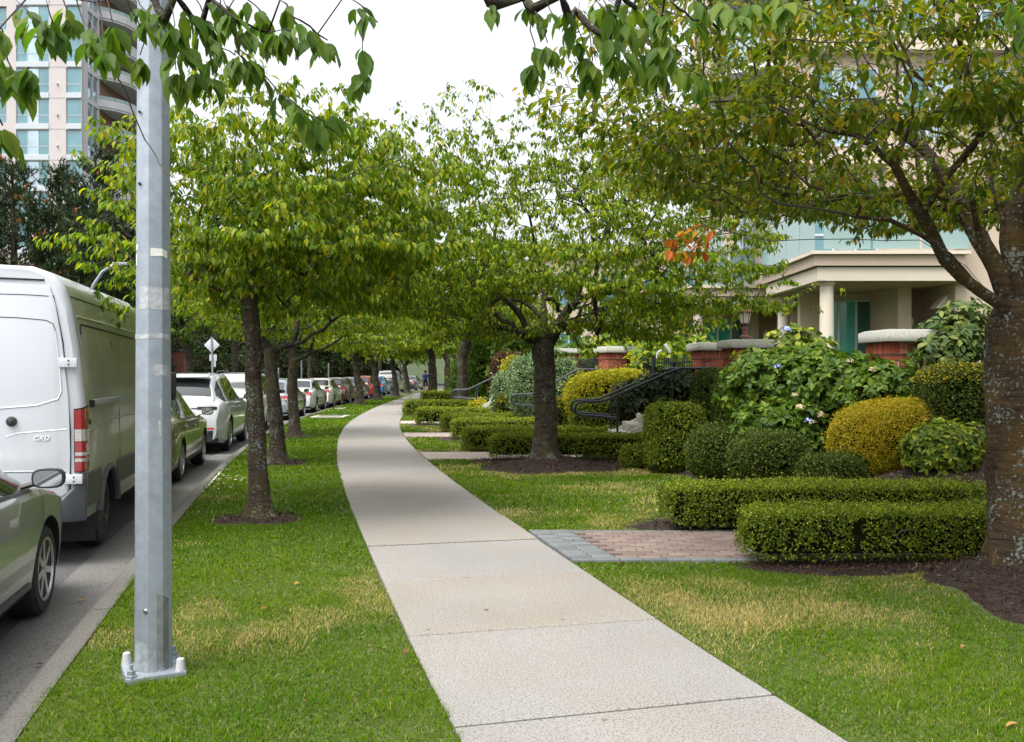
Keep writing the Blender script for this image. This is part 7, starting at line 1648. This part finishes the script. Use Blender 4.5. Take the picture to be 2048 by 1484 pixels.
    # tail lamps: stack of lenses wrapping the corner
    for sd in (1, -1):
        segs = [(1.225, 1.395, 'redlens'), (1.115, 1.225, 'clearlens'), (1.02, 1.115, 'redlens'), (0.985, 1.02, 'clearlens'), (0.965, 0.985, 'redlens'), (0.93, 0.965, 'clearlens'), (0.845, 0.93, 'redlens')]
        bk = MB(); V = []
        def strip_pts(z):
            xo = hw(z) * 0.955 - 0.055 + 0.02; xe = hw(z) + 0.006; return [(xo * sd, yr - 0.02), ((xe - 0.03) * sd, yr - 0.016), ((xe - 0.004) * sd, yr + 0.012), (xe * sd, yr + 0.05), (xe * sd, yr + 0.145)]
        for (z0, z1, m_) in segs:
            b = MB(); q0, q1 = strip_pts(z0 + 0.002), strip_pts(z1 - 0.002); v = [(x, y, z0 + 0.002) for x, y in q0] + [(x, y, z1 - 0.002 + (0.03 * i / 4 if z1 > 1.3 else 0)) for i, (x, y) in enumerate(q1)]
            b.add(v, [(i, i + 1, 5 + i + 1, 5 + i) for i in range(4)]); b.build('tail_light', M[m_], root, smooth=True)
        b = MB(); q0, q1 = strip_pts(0.84), strip_pts(1.40); inn = lambda q: [(x * 0.995, y + 0.006) for x, y in q]; q0, q1 = inn(q0), inn(q1); b.add([(x, y, 0.835) for x, y in q0] + [(x, y, 1.405 + 0.03 * i / 4) for i, (x, y) in enumerate(q1)], [(i, i + 1, 5 + i + 1, 5 + i) for i in range(4)]); b.build('lamp_housing', M['darklens'], root)
        # bumper corner, side cladding, arch flares, mud flap
        for (y0_, y1_, z0, z1, nm, mt) in ((yr + 0.03, ra - 0.42, 0.50, 0.825, 'bumper_side', 'cladding'), (ra + 0.43, fa - 0.43, 0.56, 0.82, 'side_cladding', 'cladding'), (fa + 0.43, yf - 0.3, 0.45, 0.70, 'side_cladding', 'cladding')):
            b = MB(); v = []
            for y in (y0_, y1_):
                for z, d in ((z0, 0.004), (z0 + 0.01, 0.022), (z1 - 0.015, 0.020), (z1, 0.004)): v.append(((hw(z) + d) * sd, y, z))
            b.add(v, [(i, i + 1, 5 + i, 4 + i) for i in range(3)] + [(0, 1, 2, 3), (7, 6, 5, 4)]); b.build(nm, M[mt], root)
        for y in (ra, fa):
            b = MB(); pts = [((hw(0.75) + 0.004) * sd, y + (r + 0.10) * math.cos(a), r + (r + 0.10) * math.sin(a)) for a in np.linspace(R(8), R(172), 22)]; b.tube(pts, 0.034, 6); b.build('wheel_arch', M['greyplastic'], root, smooth=True)
        b = MB(); b.box((0.80 * sd, ra - 0.43, 0.30), (0.30, 0.02, 0.36)); b.build('mud_flap', M['blackplastic'], root)
        # side pressings: window-shaped recess line, slide rail, waist crease, door gap, gutter
        ln = lambda ps, wd, nm, mt, dd=0.001: (lambda bb: (bb.tube([((hw(z) + dd) * sd, y, z) for y, z in ps], wd, 5), bb.build(nm, M[mt] if isinstance(mt, str) else mt, root, smooth=True)))(MB())
        ln([(yr + 0.20, 2.08), (yr + 0.23, 2.15), (yr + 0.30, 2.175), (yr + 1.2, 2.165), (yr + 2.9, 2.14)], 0.009, 'panel_edge', 'seam'); ln([(yr + 0.14, 2.24), (yr + 0.8, 2.24), (yr + 3, 2.22)], 0.014, 'swage_line', sp_); ln([(yr + 0.13, 2.42), (yr + 0.3, 2.42), (yr + 3, 2.40)], 0.006, 'panel_edge', 'seam')
        ln([(yr + 0.12, 1.20), (yr + 0.5, 1.235), (yr + 1.6, 1.26), (yr + 3.4, 1.26)], 0.008, 'waist_crease', 'glue'); ln([(yr + 0.155, 0.75), (yr + 0.152, 1.3), (yr + 0.15, 2.0), (yr + 0.13, 2.3)], 0.004, 'panel_gap', 'glue'); ln([(yr + 1.55, 0.52), (yr + 1.62, 0.8), (yr + 1.6, 1.3), (yr + 1.55, 2.06)], 0.005, 'door_gap', 'seam')
        rl = MB(); rl.box(((hw(1.45) + 0.012) * sd, yr + 0.88, 1.455), (0.03, 1.30, 0.05)); rl.build('slide_rail', M['glue'], root, bevel=0.005); rc = MB(); rc.box(((hw(1.45) + 0.014) * sd, yr + 0.26, 1.445), (0.034, 0.09, 0.07)); rc.build('rail_stop', M['seam'], root, bevel=0.01)
        fl = MB(); fl.lathe([(0.028, 0), (0.026, 0.012)], 12, axis='x'); f2 = fl.build('door_stop', M['blackplastic'], root); f2.location = (hw(1.28) * sd, yr + 0.20, 1.28); f2.rotation_euler = (0, 0, 0 if sd > 0 else math.pi)
        mr = MB(); mr.box((1.14 * sd, fa - 0.35, 1.55), (0.2, 0.12, 0.38)); mr.build('mirror', M['blackplastic'], root, bevel=0.04)
        sw = MB(); sw.add([((hw(z) * 0.99 + 0.012) * sd, y, z) for y, z in ((fa - 1.2, 1.35), (fa - 0.15, 1.35), (fa - 0.45, 1.85), (fa - 1.2, 2.0))], [(0, 1, 2, 3)]); sw.build('side_window', M['carglass'], root)
        rf = MB(); rf.box((0.66 * sd, yr - 0.078, 0.525), (0.30, 0.02, 0.062)); rf.build('reflector', M['redbright'], root, bevel=0.008)
    # rear bumper: wraps the corner, dips to the middle step
    b = MB(); V = []; pf = [(-1.0, 0.44), (-1.0, 0.50)]
    xs = np.linspace(-0.995, 0.995, 25)
    for x in xs:
        u = abs(x) / 0.995; yy = yr - 0.07 + (0.08 + 0.0) * max(0, (u - 0.82) / 0.18) ** 2; zt = 0.58 + 0.25 * max(0, (u - 0.76) / 0.24) ** 1.3
        V += [(x, yr + 0.08, 0.42), (x, yy + 0.02, 0.40), (x, yy, 0.44), (x, yy, zt - 0.03), (x, yy + 0.03, zt), (x, yr + 0.02, zt)]
    m = 6; b.add(V, [(i * m + j, i * m + (j + 1) % m, (i + 1) * m + (j + 1) % m, (i + 1) * m + j) for i in range(24) for j in range(m)] + [tuple(range(m)), tuple(24 * m + j for j in range(m))]); b.build('rear_bumper', M['greyplastic'], root, smooth=True)
    ws = MB(); ws.add([(x, y, z) for x, y, z in ((-0.8, yf - 1.02, 1.36), (0.8, yf - 1.02, 1.36), (0.75, yf - 1.72, 2.28), (-0.75, yf - 1.72, 2.28))], [(0, 1, 2, 3)]); ws.build('windscreen', M['carglass'], root)
    add_wheels(root, W_ - 0.06, fa, ra, r, 'steel')
    place(root, 10.82, W_, 0.43)
van()

# ------------------------------------------------------------------ the walking person
def person():
    base = (-6.95, 74.0, 0.0); root = empty('person', base, R(6)); tag(root, 'person in blue shirt and dark shorts walking away along the pavement', 'person')
    J = {'pel': (0, 0, 0.95), 'ch': (0, 0.02, 1.25), 'nk': (0, 0.03, 1.48), 'hd': (0, 0.05, 1.60), 'ht': (0, 0.04, 1.74), 'ls': (-0.18, 0.02, 1.42), 'le': (-0.25, -0.04, 1.15), 'lw': (-0.25, 0.06, 0.92), 'lh': (-0.24, 0.10, 0.82), 'rs': (0.18, 0.02, 1.42), 're': (0.25, 0.0, 1.15), 'rw': (0.26, 0.14, 0.93), 'rh': (0.25, 0.18, 0.84),
         'lp': (-0.10, 0, 0.90), 'lk': (-0.11, 0.14, 0.50), 'la': (-0.11, 0.10, 0.08), 'lt': (-0.12, 0.25, 0.035), 'rp': (0.10, 0, 0.90), 'rk': (0.11, 0.0, 0.49), 'ra': (0.11, -0.22, 0.13), 'rt': (0.11, -0.10, 0.04)}
    rad = {'pel': .15, 'ch': .155, 'nk': .06, 'hd': .10, 'ht': .075, 'ls': .075, 'le': .047, 'lw': .034, 'lh': .038, 'rs': .075, 're': .047, 'rw': .034, 'rh': .038, 'lp': .10, 'lk': .062, 'la': .045, 'lt': .035, 'rp': .10, 'rk': .062, 'ra': .045, 'rt': .035}
    E = [('pel', 'ch'), ('ch', 'nk'), ('nk', 'hd'), ('hd', 'ht'), ('ch', 'ls'), ('ls', 'le'), ('le', 'lw'), ('lw', 'lh'), ('ch', 'rs'), ('rs', 're'), ('re', 'rw'), ('rw', 'rh'), ('pel', 'lp'), ('lp', 'lk'), ('lk', 'la'), ('la', 'lt'), ('pel', 'rp'), ('rp', 'rk'), ('rk', 'ra'), ('ra', 'rt')]
    ks = list(J); me = bpy.data.meshes.new('figure'); me.from_pydata([J[k] for k in ks], [(ks.index(a), ks.index(b_)) for a, b_ in E], []); o = link('figure', me)
    md = o.modifiers.new('skin', 'SKIN'); 
    for i, k in enumerate(ks): sv = me.skin_vertices[0].data[i]; sv.radius = (rad[k], rad[k]); sv.use_root = (k == 'pel')
    sd = o.modifiers.new('sub', 'SUBSURF'); sd.levels = 2; sd.render_levels = 2
    dg = bpy.context.evaluated_depsgraph_get(); dg.update(); nm = bpy.data.meshes.new_from_object(o.evaluated_get(dg)); bpy.data.objects.remove(o)
    for m in ('skin', 'blueshirt', 'trousers', 'whitesock'): nm.materials.append(M[m])
    for p in nm.polygons:
        c = p.center; p.use_smooth = True; mi = 0
        if 0.95 < c.z < 1.49 and (abs(c.x) < 0.20 or c.z > 1.24): mi = 1
        elif 0.50 < c.z <= 0.97 and abs(c.x) < 0.2: mi = 2
        elif c.z < 0.10: mi = 3
        p.material_index = mi
    bo = link('body', nm, None, root)
    h = MB(); h.lathe([(0.06, 1.60), (0.108, 1.63), (0.112, 1.70), (0.09, 1.76), (0.04, 1.785)], 14, (0, 0.03, 0)); h.build('hair', M['hair'], root, smooth=True)
person()
